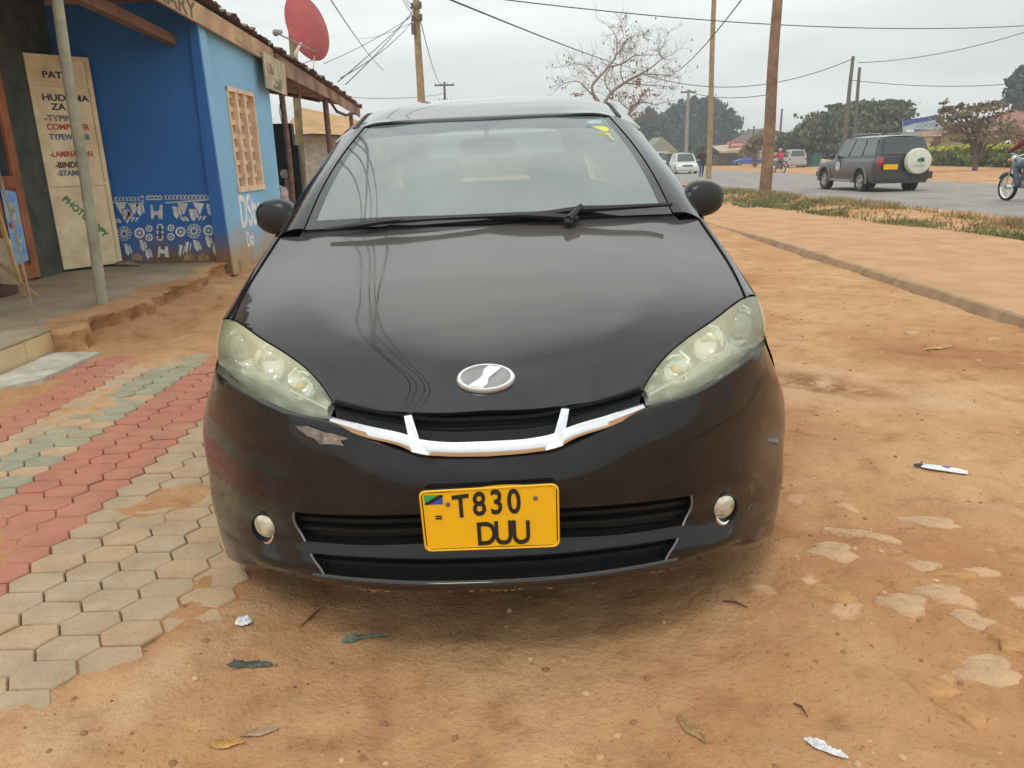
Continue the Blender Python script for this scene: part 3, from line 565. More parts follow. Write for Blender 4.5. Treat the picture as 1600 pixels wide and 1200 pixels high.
# side windows between belt line and roof rail
sg_ = []
for y in np.linspace(1.22, 4.50, 53):
    lo_ = sh_at(y); 
    if y < 1.72: q = [np.interp(y, [p[1] for p in PILLAR[:4]], [p[k] for p in PILLAR[:4]]) for k in (0, 2)]
    else: q = [np.interp(y, [1.72, 1.98, 2.5, 4.3], [.643, .66, .66, .60]), np.interp(y, [1.72, 1.98, 2.18, 2.45, 3.5, 4.3], [1.379, 1.43, 1.46, 1.456, 1.448, 1.40])]
    sg_.append([(lo_[0]*(1-t)+q[0]*t+.012*math.sin(math.pi*t), y, lo_[2]*(1-t)+q[1]*t) for t in np.linspace(0, 1, 6)])
for s in (-1, 1):
    g2 = B(); g2.grid(sg_ if s > 0 else mir(sg_), flip=s < 0); sw = cp('side_windows', g2, SIDEG)
    for yc in (2.25, 3.35, 4.22):
        g3 = B(); k = min(range(53), key=lambda i: abs(sg_[i][0][1]-yc)); seg = sg_[k-1:k+2]; seg = [[(p[0]+.004, p[1], p[2]) for p in r_] for r_ in seg]; g3.grid(seg if s > 0 else mir(seg), flip=s < 0); cp('door_pillar', g3, PAINT)
    for yc in (2.75, 3.45): g4 = B(); g4.tube([(s*.925, yc, .82), (s*.94, yc+.03, .825), (s*.94, yc+.15, .83), (s*.925, yc+.18, .83)], .012, 8); cp('door_handle', g4, PAINT)
# ---- tail
tl = B(); zz = [(4.42, 1.50, .58), (4.55, 1.40, .64), (4.62, 1.12, .72), (4.74, 1.02, .76), (4.78, .72, .79), (4.80, .55, .80), (4.76, .30, .79), (4.66, .24, .77)]
tl.grid([[(w*x, y+.0-(abs(x)**3)*.12, z) for x in np.linspace(-1, 1, 21)] for y, z, w in zz], flip=True, skip=lambda i, j: i in (0, 1) and 1 < j < 18); cp('tailgate', tl, PAINT, sharp=35)
tg = B(); tg.grid([[(w*x*.86, y+.006-(abs(x)**3)*.08, z) for x in np.linspace(-1, 1, 15)] for y, z, w in ((4.47, 1.47, .60), (4.575, 1.38, .64), (4.63, 1.15, .71))], flip=True); cp('rear_window', tg, REARG)
# ---- mirrors
MIRM = mat('mirror_black', (.010, .0105, .011), .32, var=0, spec=.45)
for s in (-1, 1):
    m_ = B(); rws = []
    for i, (t, w, h, d) in enumerate(((0, .25, .42, .5), (.06, .62, .72, .8), (.16, .86, .90, .95), (.32, .98, 1.0, 1.0), (.5, 1, .98, 1.0), (.68, .93, .90, .92), (.84, .74, .72, .74), (.94, .48, .5, .5), (1, .1, .12, .1))):
        x = .772+(.938-.772)*t; zc = 1.098+.008*t; row = []
        for k in range(20):
            a = 2*math.pi*k/20; cx = math.copysign(abs(math.cos(a))**.62, math.cos(a)); cz = math.copysign(abs(math.sin(a))**.66, math.sin(a))
            row.append((s*x, 1.44+.065*d*cx+.02*t, zc+(.076 if cz > 0 else .068)*h*cz))
        rws.append(row)
    m_.grid(rws, closed=True, flip=s > 0); n0 = len(m_.v); 
    mo = cp('wing_mirror', m_, MIRM)
    m2 = B(); m2.grid([[(s*(.79+.13*u), 1.506+.006*u, 1.05+.10*v) for u in (0, .5, 1)] for v in (0, .5, 1)]); cp('mirror_glass', m2, CHROME, mo)
    m3 = B(); m3.tube([(s*.74, 1.44, 1.045), (s*.80, 1.45, 1.065)], [.03, .022], 8); cp('mirror_stalk', m3, MIRM, mo)
# ---- cowl and wipers
c_ = B(); cw = [tuple(p) for p in interp(list(HOOD_REAR)+[(.72, 1.16, 1.045)], 17)]; wl = [wsr[1][int(j*20/16)] for j in range(17)]
c_.grid(both([[(p[0], p[1]+.006, p[2]-.018) for p in cw], [((a[0]+b[0])/2, (a[1]+b[1])/2, (a[2]+b[2])/2-.012) for a, b in zip(cw, wl)], [(p[0], p[1]+.004, p[2]-.004) for p in wl]])); cp('cowl', c_, BLACKP)
WIPM = mat('wiper_black', (.008, .008, .008), .5, var=0)
for (a, b, c, d) in (((-.575, 1.075, 1.078), (-.13, 1.03, 1.104), (-.17, .99, 1.072), (.30, 1.04, 1.086)), ((.0, 1.03, 1.090), (.66, 1.11, 1.110), (.28, 1.00, 1.074), (.42, 1.06, 1.106))):
    w_ = B(); a, b, c, d = map(Vector, (a, b, c, d)); md = (a+b)/2+Vector((0, 0, .010)); 
    w_.tube([a, (a*2+b)/3+Vector((0, -.006, .006)), md, (a+b*2)/3+Vector((0, -.006, .006)), b], [.007, .011, .014, .011, .007], 6)
    w_.tube([b*.55+a*.45+Vector((0, -.01, .012)), (b*.4+d*.6)+Vector((0, -.012, .010)), d+Vector((0, -.015, .0))] if b.x < .3 else [md+Vector((0, -.01, .012)), c+Vector((0, -.01, .01))], [.008, .011, .013] if b.x < .3 else [.009, .014], 6)
    w_.ell(d+Vector((0, -.015, -.004)) if b.x < .3 else c, (.02, .02, .016), 10, 6); cp('wiper', w_, WIPM)
# ---- fog lamps
FOGM = mat('fog_lamp_lens', (.55, .53, .42), .15, .25, var=.25, scale=30, coat=1)
for s in (-1, 1):
    p, n_ = on_bumper(s*.624, .357); n_ = (n_+Vector((0, -1.2, 0))).normalized(); p = p+n_*.008; u_ = n_.cross(Vector((0, 0, 1))).normalized(); w2 = u_.cross(n_); w2 = w2 if w2.z > 0 else -w2
    o_ = B(); mk = lambda r_, h, cz=0: [tuple(p+n_*h+u_*r_*1.05*math.cos(2*math.pi*k/28)+w2*(r_*1.12*math.sin(2*math.pi*k/28)+cz)) for k in range(28)]
    o_.grid([mk(.046, -.004, -.010), mk(.044, .004, -.010), mk(.040, .004, -.008), mk(.036, -.016, -.006)], closed=True); pod = cp('fog_lamp', o_, BLACKP, fixn=True)
    o_ = B(); o_.grid([mk(.033, -.006, .003), mk(.031, .003, .003), mk(.022, .010, .003), mk(.010, .013, .003), mk(.0005, .014, .003)], closed=True); cp('fog_lens', o_, FOGM, pod, fixn=True)
    o_ = B(); ck = [p+n_*(.006)+u_*(-s*0+.026*math.cos(a))+w2*(.036*math.sin(a)-.010) for a in np.linspace(math.pi*1.08, math.pi*1.62, 8)]
    if s > 0: ck = [p+n_*.006+u_*(.026*math.cos(a))+w2*(.036*math.sin(a)-.010) for a in np.linspace(math.pi*1.3, math.pi*1.92, 8)]
    o_.tube(ck, [.001, .004, .006, .007, .007, .006, .004, .001], 6); cp('chrome_crescent', o_, CHROME, pod)
# ---- emblem on the hood
def hood_pt(x, v):
    j = abs(x)/hs[-1][0]; d = ((hf[:, :, 0]-abs(x))**2+(hf[:, :, 1]-v)**2); i, j = np.unravel_index(np.argmin(d), d.shape); i = int(np.clip(i, 1, 39)); j = int(np.clip(j, 1, 31)); c0 = hf[i, j]
    du = hf[i, j+1]-hf[i, j-1]; dv = hf[i+1, j]-hf[i-1, j]; n_ = np.cross(du, dv); n_ /= np.linalg.norm(n_); n_ *= np.sign(n_[2]); return Vector((x, v, c0[2]-(n_[0]*(abs(x)-c0[0])+n_[1]*(v-c0[1]))/n_[2])), Vector(n_)
ec, en = hood_pt(0, .155); en.x = 0; en.normalize(); ev = Vector((0, en.z, -en.y)); ev = ev if ev.z > 0 else -ev; eu = Vector((1, 0, 0)); ec = ec+en*.004
E_ = lambda a, b, h=0: tuple(ec+eu*a*.073+ev*b*.044+en*h)
EMW = mat('emblem_white_chrome', (.82, .82, .82), .25, .7, var=0); EMG = mat('emblem_grey', (.30, .30, .30), .4, .3, var=.1, scale=20)
o_ = B(); ring = lambda k, h: [E_(k*math.cos(2*math.pi*q/48), k*math.sin(2*math.pi*q/48), h) for q in range(48)]
o_.grid([ring(1.0, -.006), ring(1.0, .004), ring(.95, .008), ring(.87, .008), ring(.84, .002)], closed=True); em = cp('emblem', o_, EMW, fixn=True)
o_ = B(); o_.poly(ring(.86, .003)); cp('emblem_plate', o_, EMG, em, smooth=False)
o_ = B(); shp = [(-.52, -.72), (-.05, -.06), (-.42, .04), (-.30, .80), (.12, .84), (.50, .70), (.06, .08), (.42, -.05), (.34, -.80), (-.10, -.84)]
shp = [(-.60, -.60), (-.20, -.10), (-.12, .10), (-.06, .55), (.10, .84), (.56, .66), (.22, .12), (.10, -.10), (.06, -.55), (-.12, -.84)]
o_.prism([E_(a, b, .003) for a, b in shp], tuple(en*.004)); cp('emblem_motif', o_, EMW, em, smooth=False, fixn=True)
# ---- number plate
PY = mat('yellow_plate', (.86, .47, .005), .45, var=.03, scale=20); PB = mat('plate_black', (.012, .010, .010), .5, var=0)
ptl, ptr, pbl, pbr = Vector((-.166, -.030, .556)), Vector((.166, -.030, .561)), Vector((-.163, -.024, .388)), Vector((.165, -.024, .386))
def PT(a, b, h=0):
    p = (ptl*(1-a)+ptr*a)*(1-b)+(pbl*(1-a)+pbr*a)*b; bend = .006*math.sin(a*math.pi*2.2+.6)*(1-b); return Vector((p.x, p.y-h, p.z-bend))
def rr_(ins, h, n=6):
    out_ = []; r_ = .05
    for cx, cy, a0 in ((1-r_, r_*2, -90), (1-r_, 1-r_*2, 0), (r_, 1-r_*2, 90), (r_, r_*2, 180)):
        for k in range(n+1):
            a = R(a0+90*k/n); out_.append((cx+r_*math.cos(a), cy+r_*2*math.sin(a)))
    return [tuple(PT(.5+(a-.5)*(1-ins), .5+(b-.5)*(1-2*ins), h)) for a, b in out_]
o_ = B(); o_.grid([rr_(0, -.006), rr_(0, .002), rr_(.012, .0045), rr_(.024, .004), rr_(.03, .001)], closed=True)
nr = 12
o_.grid([[tuple(PT(.5+(a-.5)*.955, .5+(b-.5)*.92, .0008)) for a in np.linspace(0, 1, 17)] for b in np.linspace(0, 1, 9)])
plate = cp('number_plate', o_, PY, fixn=True)
o_ = B(); o_.grid([rr_(-.002, -.007), rr_(-.004, -.002), rr_(-.002, .001), rr_(.002, .0015)], closed=True); cp('plate_rim', o_, PB, plate)
def ptext(s, a, b, size, sx=1.0):
    ob = text(s, PB, plate, (0, 0, 0), (1, 0, 0), (0, 1, 0), size, ex=.0006, off=.0011*size/.06, sx=sx, world=False)
    for v in ob.data.vertices: p = PT(a+v.co.x/.33, b-v.co.y/.17, .0022+v.co.z); v.co = p
for ch, a in zip('T830', (.232, .375, .50, .625)): ptext(ch, a, .455, .085, .78)
for ch, a in zip('DUU', (.385, .515, .645)): ptext(ch, a, .92, .085, .80)
fl_ = [('flag_green', (.03, .34, .10), [(.035, .075), (.150, .075), (.035, .225)]), ('flag_blue', (.03, .07, .45), [(.165, .10), (.165, .225), (.06, .225)]), ('flag_black', (.01, .01, .01), [(.140, .075), (.170, .075), (.170, .105), (.062, .228), (.035, .228), (.035, .205)])]
for nm, c, q in fl_:
    o_ = B(); hh = .0020 if nm != 'flag_black' else .0026
    o_.prism([tuple(PT(a, b, hh)) for a, b in q], (0, .001, 0)); cp('flag_patch', o_, mat(nm, c, .5, var=0), plate, smooth=False)
for a, b in ((.83, .23), (.20, .235)):
    o_ = B(); q = PT(a, b, 0); o_.lathe([(.006, -.0), (.006, -.003), (.003, -.005), (.0001, -.005)], (q.x, q.y, q.z), 'y', 10); cp('plate_bolt', o_, mat('rusty_bolt', (.22, .16, .12), .6, .5, var=0), plate)
ptext('=', .10, .50, .03)
# ---- wheels
def wheel(parent, c, r, w, side, world=False, spokes=5, hub=.60, rim_m=None, nm='wheel'):
    t = B(); x0_, x1_ = c[0]-w/2, c[0]+w/2
    t.lathe([(r*.62, x0_+.01), (r*.72, x0_), (r*.93, x0_), (r*.985, x0_+w*.12), (r, x0_+w*.3), (r, x1_-w*.3), (r*.985, x1_-w*.12), (r*.93, x1_), (r*.72, x1_), (r*.62, x1_-.01)], (0, c[1], c[2]), 'x', 36)
    wo = t.build(nm, RUBBER, parent, world=world)
    q = B(); xo = c[0]+side*(w/2-.012); xi = c[0]+side*(w/2-.07)
    q.lathe([(r*.65, xo), (r*.61, xo), (r*.58, xi), (r*.2, xi-side*.01), (.001, xi-side*.01)], (0, c[1], c[2]), 'x', 30)
    for k in range(spokes):
        a = 2*math.pi*k/spokes+.3; d = Vector((0, math.cos(a), math.sin(a))); e = Vector((0, -math.sin(a), math.cos(a))); o = Vector((xo-side*.012, c[1], c[2]))
        q.prism([o+d*r*.10+e*r*.09, o+d*r*.60+e*r*.055, o+d*r*.60-e*r*.055, o+d*r*.10-e*r*.09], (-side*.025, 0, 0))
    q.lathe([(r*.14, xo-side*.004), (r*.12, xo+side*.004), (.001, xo+side*.004)], (0, c[1], c[2]), 'x', 16)
    q.build('rim', rim_m or ALLOY, wo, world=world, fixn=True); return wo
for s in (-1, 1):
    for wy, wz in WH: wheel(CAR, (s*.80, wy, wz), .32, .20, s)
# ---- cabin
SEATM = mat('dark_seat_fabric', (.16, .16, .155), .9, var=.2, scale=30)
def seat(x, y, w=.48):
    o_ = B(); o_.ell((x, y, .62), (w/2, .26, .09), 16, 8, .5)
    rws = [[(x+w/2*k_*math.copysign(abs(math.cos(a))**.5, math.cos(a)), y+.28+dy+.055*math.copysign(abs(math.sin(a))**.6, math.sin(a)), z) for a in np.linspace(0, 2*math.pi, 16, endpoint=False)] for z, k_, dy in ((.58, .75, 0), (.66, .95, 0), (.85, 1, .05), (1.02, .92, .10), (1.12, .72, .12), (1.14, .4, .13))]
    o_.grid(rws, closed=True, flip=True); so_ = cp('seat', o_, SEATM); q = B(); q.ell((x, y+.42, 1.22), (.13, .05, .085), 14, 8, .6); q.tube([(x-.05, y+.40, 1.1), (x-.05, y+.42, 1.2)], .007, 6); q.tube([(x+.05, y+.40, 1.1), (x+.05, y+.42, 1.2)], .007, 6); cp('headrest', q, SEATM, so_)
seat(-.36, 2.15); seat(.36, 2.15); seat(-.34, 3.1, .6); seat(.34, 3.1, .6)
o_ = B(); dsh = [(1.15, 1.03), (1.30, 1.055), (1.50, 1.05), (1.62, 1.0), (1.66, .85), (1.60, .60)]
o_.grid([[(x, y, z-.04*abs(x)**2+(.03*math.exp(-((x+.36)/.2)**2) if 1.4 < y < 1.65 else 0)) for x in np.linspace(-.70, .70, 25)] for y, z in dsh]); cp('dashboard', o_, mat('dashboard', (.10, .10, .10), .7, var=.1, scale=20))
o_ = B(); ctr = Vector((-.36, 1.78, .98)); nx = Vector((0, .9, .45)).normalized(); uu = Vector((1, 0, 0)); vv = nx.cross(uu)
ringp = [ctr+uu*.185*math.cos(a)+vv*.185*math.sin(a) for a in np.linspace(0, 2*math.pi, 29)]; o_.tube(ringp, .014, 8, cap=False)
for a in (0, math.pi, -math.pi/2): o_.tube([ctr, ctr+uu*.185*math.cos(a)+vv*.185*math.sin(a)], .016, 6)
o_.ell(ctr, (.06, .03, .05)); cp('steering_wheel', o_, BLACKP)
o_ = B(); o_.ell((0, 1.62, 1.345), (.12, .018, .035), 14, 8, .6); o_.tube([(0, 1.60, 1.38), (0, 1.57, 1.42)], .01, 6); cp('rear_view_mirror', o_, BLACKP)
# ================================================================ ground
def nonuni(a0, a1, st, lo, hi, g=1.16):
    c = list(np.arange(a0, a1+1e-6, st)); d = st; x = c[-1]
    while x < hi: d *= g; x += d; c.append(x)
    d = st; x = c[0]; pre = []
    while x > lo: d *= g; x -= d; pre.append(x)
    return np.array(pre[::-1]+c)
PAV_L = lambda y: np.interp(y, [1.0, 4.0, 5.4, 6], [-3.2, -2.82, -2.98, -3.0])
def pav_r(y): return np.interp(y, [.5, 1.4, 1.75, 1.95, 2.3, 2.5, 2.75, 3.1, 3.5, 4.0, 5.3], [-3.0, -2.0, -1.55, -1.40, -1.30, -1.26, -1.24, -1.14, -1.1, -.6, -.3])
def height(x, y):
    yy = np.clip(y, 18, 125); z = -.0095*(yy-18)
    near = 1-sst(9, 30, y)
    z = z+near*(.022*fbm(x, y, .8, 4, 3)+.013*fbm(x, y, 4, 4, 9)+.008*fbm(x, y, 15, 3, 21))-.004
    # bank of eroded soil against the veranda slab
    e = -3.05+.16*fbm(x*0, y, 1.3, 3, 5)*2
    z = z+sst(e+.22, e-.12, x)*sst(5.35, 5.9, y)*(1-sst(8.9, 9.3, y))*.03
    bank = sst(5.45, 6.2, y)*(1-sst(12, 16, y))*sst(-1.2, -2.6, x)
    z = z+bank*(.02+.07*np.abs(fbm(x, y, 1.15, 4, 31))*2-.02)
    z = z-.05*np.exp(-((x-e-.30)/.17)**2)*sst(5.6, 6.2, y)*(1-sst(8.8, 9.6, y))
    z = np.where((x < e-.12) & (y > 4) & (y < 9.7), np.minimum(z, .05), z)
    # soil creeping over the paving edge; soil below the paving
    r_ = pav_r(y)+.30*fbm(x, y, 1.7, 4, 41)+.05
    inside = sst(0, .06, x-PAV_L(y)-.02)*sst(-.12, .26, r_-x)*(1-sst(5.25, 5.36, y))*sst(-3.4, -3.0, x)
    z = z*(1-inside)+inside*(-.013+.030*np.clip(fbm(x, y, 2.1, 4, 8)-.10, -.3, .5)*1.6)
    z = z+.022*sst(0, .30, x-(r_-.02))*(1-sst(.35, 1.0, x-r_))*(1-sst(5.2, 5.4, y))*sst(-3.4, -3.0, x)*(.75+fbm(x, y, 3.5, 3, 91))
    # shallow tyre tracks
    z = z-near*.012*(np.exp(-((x+.62-.10*np.sin(y*1.3))/.10)**2)+np.exp(-((x-.95+.25*(y-2))/.09)**2))*(1-sst(3, 4, y))*(.5+.5*np.sin(y*40+x*6)*.5)
    # dark wheel rut beside the car
    t = (x-1.55)*.80+(y-4.55)*.60; s = -(x-1.55)*.6+(y-4.55)*.8; t2 = (x-1.3)*.35-(y-4.7)*.94
    z = z-.035*np.exp(-(((x-1.2)*.94+(y-4.75)*.34-.0)/.8)**2*.6-(((y-4.75)*.94-(x-1.2)*-.75)/.22)**2)
    # rocky patch lower right
    rk = sst(.55, 1.0, x)*(1-sst(2.9, 3.6, y))
    z = z+rk*(.016*np.clip(fbm(x, y, 3.2, 3, 77)*2.2, -.2, 1)+.012*np.clip(fbm(x, y, 9, 3, 78)*2, -.3, 1))
    fp = sst(3.72, 3.80, x)*(1-sst(6.6, 6.8, x))*(1-sst(11, 14, y)); z = z-.03*fp
    rd = sst(9.2, 10.2, x)*(1-sst(15, 16, x))*(1-sst(120, 140, y)); z = z-rd*.03
    vg = sst(6.5, 7.0, x)*(1-sst(8.0, 8.8, x))*(1-sst(40, 60, y)); z = z+vg*(.05+.10*fbm(x, y, .6, 3, 55))
    fr = sst(17.5, 24, x)*(1-sst(60, 90, x)); z = z+.10*fr
    return z
gx = nonuni(-4.2, 4.2, .024, -900, 1200, 1.13); gy = nonuni(.6, 7.5, .024, -60, 2600, 1.07)
GX, GY = np.meshgrid(gx, gy); GZ = height(GX, GY)
me = bpy.data.meshes.new('ground'); nv = GX.size; me.vertices.add(nv); me.vertices.foreach_set('co', np.stack([GX, GY, GZ], -1).astype(np.float32).ravel())
ny, nx = GX.shape; idx = np.arange(nv).reshape(ny, nx); q = np.stack([idx[:-1, :-1], idx[:-1, 1:], idx[1:, 1:], idx[1:, :-1]], -1).reshape(-1, 4)
me.loops.add(q.size); me.loops.foreach_set('vertex_index', q.ravel().astype(np.int32)); me.polygons.add(len(q)); me.polygons.foreach_set('loop_start', (np.arange(len(q))*4).astype(np.int32)); me.polygons.foreach_set('use_smooth', np.ones(len(q), bool))
me.update(calc_edges=True); me.validate(); me.materials.append(DIRT); ground = bpy.data.objects.new('ground', me); COL.objects.link(ground); structure(ground)
def hz(x, y):
    i = int(np.clip(np.searchsorted(gx, x)-1, 0, len(gx)-2)); j = int(np.clip(np.searchsorted(gy, y)-1, 0, len(gy)-2)); u = (x-gx[i])/(gx[i+1]-gx[i]); v = (y-gy[j])/(gy[j+1]-gy[j])
    return float((GZ[j, i]*(1-u)+GZ[j, i+1]*u)*(1-v)+(GZ[j+1, i]*(1-u)+GZ[j+1, i+1]*u)*v)
# ---- hexagonal paving
def stone_mat(name, c, c2):
    m = mat(name, c, .92, var=.1, c2=c2, scale=7, bump=.5, bscale=70, spec=.2); t = m.node_tree; b = t.nodes['Principled BSDF']; src = b.inputs['Base Color'].links[0].from_socket
    co = N(t, 'ShaderNodeTexCoord').outputs['Object']; n = N(t, 'ShaderNodeTexNoise', i_Scale=1.7, i_Detail=8.0, i_Roughness=.7, i_Distortion=.4); L(t, co, n.inputs['Vector']); r = ramp(t, [(.38, (0.10,)*3), (.56, (.25,)*3), (.70, (.80,)*3)]); L(t, n.outputs['Fac'], r.inputs[0])
    mx = N(t, 'ShaderNodeMix', data_type='RGBA'); L(t, r.outputs[0], mx.inputs[0]); L(t, src, mx.inputs[6]); mx.inputs[7].default_value = (.54, .37, .22, 1); L(t, mx.outputs[2], b.inputs['Base Color']); return m
PC = [stone_mat('paver_red', (.50, .175, .125), (.40, .16, .11)), stone_mat('paver_tan', (.52, .375, .235), (.44, .30, .18)), stone_mat('paver_grey', (.36, .36, .26), (.27, .275, .20)), stone_mat('paver_pale', (.48, .375, .25), (.39, .30, .195))]
def band(x):
    if x < -2.60: return 0
    if x < -2.40: return 1
    if x < -2.04: return 2
    if x < -1.68: return 0
    return 3
pv = B(); DX, HY = .152, .122; hw, hp = .057, .095
cols = int((3.3-.0)/DX)+2
for i in range(cols):
    cx = -3.25+i*DX
    for j in range(int(6.2/HY)):
        cy = .6+j*HY+(HY/2 if i % 2 else 0)
        if cx < PAV_L(cy)-.04 or cy > 5.30 or cx > pav_r(cy)+.45: continue
        rj = random.random(); b_ = band(cx+random.uniform(-.03, .03)*0)
        if b_ == 2 and rj < .10: b_ = 3
        if b_ == 3 and rj < .35: b_ = 1
        if b_ == 1 and rj > .8: b_ = 3
        pv.mi = b_; z = random.uniform(-.004, .004)+.008*float(fbm(np.array([cx]), np.array([cy]), .8, 2, 2)[0]); tx, ty = random.uniform(-.02, .02), random.uniform(-.02, .02); g_ = .0035
        H6 = [(-hp+g_, 0), (-hw, -HY/2+g_), (hw, -HY/2+g_), (hp-g_, 0), (hw, HY/2-g_), (-hw, HY/2-g_)]
        mk = lambda k, zz: [(cx+a*k, cy+b*k, z+zz+a*tx+b*ty) for a, b in H6]
        n0 = len(pv.v); pv.grid([mk(1, -.03), mk(1, -.005), mk(.955, .0)], closed=True); pv.face(*[n0+12+k for k in range(6)])
paving = pv.build('hexagonal_paving', PC, smooth=False); structure(paving)
# ---- raised sandy footpath with a broken kerb face
fx0 = 3.77; rows_ = []; ysq = np.concatenate([np.linspace(.5, 16, 160), np.linspace(16.5, 70, 40)])
for y in ysq:
    zt = .060*(1-float(sst(10.5, 14.5, y)))+.006+hz(5, y)*.0-.0095*(max(y, 18)-18); e = .018*float(fbm(np.array([0.]), np.array([y]), 3, 3, 4)[0])*2
    xr = 6.7+.10*math.sin(y*.7)
    r_ = [(fx0+e-.03, y, zt-.10), (fx0+e+.02, y, zt-.010), (fx0+e+.055, y, zt)]+[(fx0+.12+(xr-fx0-.12)*t, y, zt+.004*float(fbm(np.array([t*3.]), np.array([y]), 2, 2, 6)[0])) for t in np.linspace(0, 1, 10)]+[(xr+.1, y, zt-.1)]
    rows_.append(r_)
fp = B(); n0 = 0; fp.v += [p for r_ in rows_ for p in r_]; nc = len(rows_[0])
for i in range(len(rows_)-1):
    for j in range(nc-1): fp.mi = 1 if j < 2 else 0; fp.face(i*nc+j, i*nc+j+1, (i+1)*nc+j+1, (i+1)*nc+j)
fp = fp.build('footpath', [SAND, KERB], sharp=35); structure(fp)
# ---- asphalt road
nr_ = [(-5, 11.2), (5, 10.6), (10, 10.0), (14, 9.5), (18, 8.95), (27, 8.5), (40, 8.2), (60, 8.2), (100, 9), (125, 10.5), (200, 16)]; fr_ = [(-5, 15.8), (5, 16), (14, 16.6), (25, 17.5), (35, 18.8), (58, 21.4), (87, 23.6), (125, 27), (200, 34)]
rows_ = []
for y in np.concatenate([np.linspace(-5, 40, 120), np.linspace(41, 200, 60)]):
    a = np.interp(y, *zip(*nr_))+.12*math.sin(y*1.7)+.08*math.sin(y*4.1); b_ = np.interp(y, *zip(*fr_))+.15*math.sin(y*.9); row = []
    for t in np.linspace(0, 1, 12):
        x = a+(b_-a)*t; row.append((x, y, gz(y)+.03+.05*math.sin(math.pi*t)*1-(.05 if t in (0., 1.) else 0)))
    rows_.append(row)
rd = B(); rd.grid(rows_); structure(rd.build('road', ASPH))
# far pavement strip and kerb beyond the road
kb = B(); kb.tube([(31, 30, .05), (36.5, 52, -.2), (41.5, 74, -.45)], .16, 4); tag(kb.build('roadside_kerb', mat('pale_kerb', (.42, .35, .25), .9), smooth=False), 'long low pale kerb in front of the green hedge', 'kerb')
# ---- pebbles and grit: uncountable
pb = B(); 
for k in range(2600):
    y = .9+6.6*random.random()**1.6; x = random.uniform(-2.6, 3.7)
    if x < pav_r(y)-.1 and y < 5.3: continue
    if -.9 < x < .9 and y > 2.2: continue
    s = random.choice((.002, .003, .003, .004, .005, .008, .012)) if x < .4 or y > 3 else random.choice((.002, .003, .003, .004, .006, .008, .011)); z = hz(x, y) if k % 2 == 0 else hz(x, y)
    pb.mi = random.choice((0, 0, 0, 1, 1, 2, 3)) if s < .006 else random.choice((0, 0, 1, 1)); a = random.random()*6; n0 = len(pb.v)
    for (u, v, w) in [(q_[0]*random.uniform(.6, 1.2), q_[1]*random.uniform(.6, 1.2), q_[2]) for q_ in ((1, 0, .1), (.5, .87, 0), (-.5, .87, .1), (-1, 0, 0), (-.5, -.87, .1), (.5, -.87, 0), (.45, .3, .62), (-.5, .2, .7), (0, -.5, .6))]:
        pb.v.append((x+s*(u*math.cos(a)-v*math.sin(a)), y+s*(u*math.sin(a)+v*math.cos(a)), z+s*w*.9))
    for f in ((0, 1, 6), (1, 2, 7), (1, 7, 6), (2, 3, 7), (3, 4, 7), (4, 8, 7), (4, 5, 8), (5, 0, 8), (0, 6, 8), (6, 7, 8)): pb.face(*[n0+i for i in f])
o = pb.build('gravel', [mat('pebble_brown', (.30, .15, .07), .9), mat('pebble_tan', (.55, .36, .20), .9), mat('pebble_pale', (.58, .42, .26), .9), mat('pebble_dark', (.13, .075, .045), .9)], smooth=True, sharp=60); structure(o, 'stuff', 'loose grit and pebbles scattered over the red dirt')
# ---- embedded stones (lower right)
ST1 = mat('embedded_stone_pale', (.64, .42, .25), .95, var=.08, scale=14, bump=.8, bscale=50, spec=.15); ST2 = mat('embedded_stone_orange', (.58, .32, .14), .95, var=.12, scale=14, bump=.8, bscale=50, spec=.15)
stones = [((1300, 870), .085, .05, 1, 'buried rounded stone beside the rut by the bumper corner'), ((1290, 925), .075, .05, 2, 'pinkish buried stone below the rounded one by the bumper corner'), ((1350, 842), .10, .03, 1, 'long flat pale stone right of the bumper corner'), ((1440, 895), .055, .035, 1, 'small oval pale stone set in the dirt at the right'),
 ((1410, 945), .07, .045, 1, 'pointed pale stone in the middle of the rocky patch'), ((1468, 930), .08, .035, 1, 'flat stone right of the pointed pale stone'), ((1485, 905), .075, .025, 2, 'thin orange stone above the flat stones at the right'), ((1520, 970), .075, .045, 1, 'kite-shaped pale stone in the rocky patch at the right'),
 ((1585, 1005), .07, .05, 2, 'bright orange stone cut by the right edge of the photo'), ((1545, 1045), .09, .055, 1, 'largest pale stone near the lower right corner'), ((1445, 1062), .075, .045, 2, 'orange stone left of the largest pale stone'), ((1505, 1110), .05, .04, 2, 'crumbly orange lump near the lower right corner'),
 ((1455, 818), .11, .035, 1, 'long low stone lying far right of the bumper'), ((1425, 523), .05, .03, 1, 'small brown stone lying before the footpath kerb'), ((1552, 533), .035, .03, 1, 'dark round stone at the right edge near the kerb')]
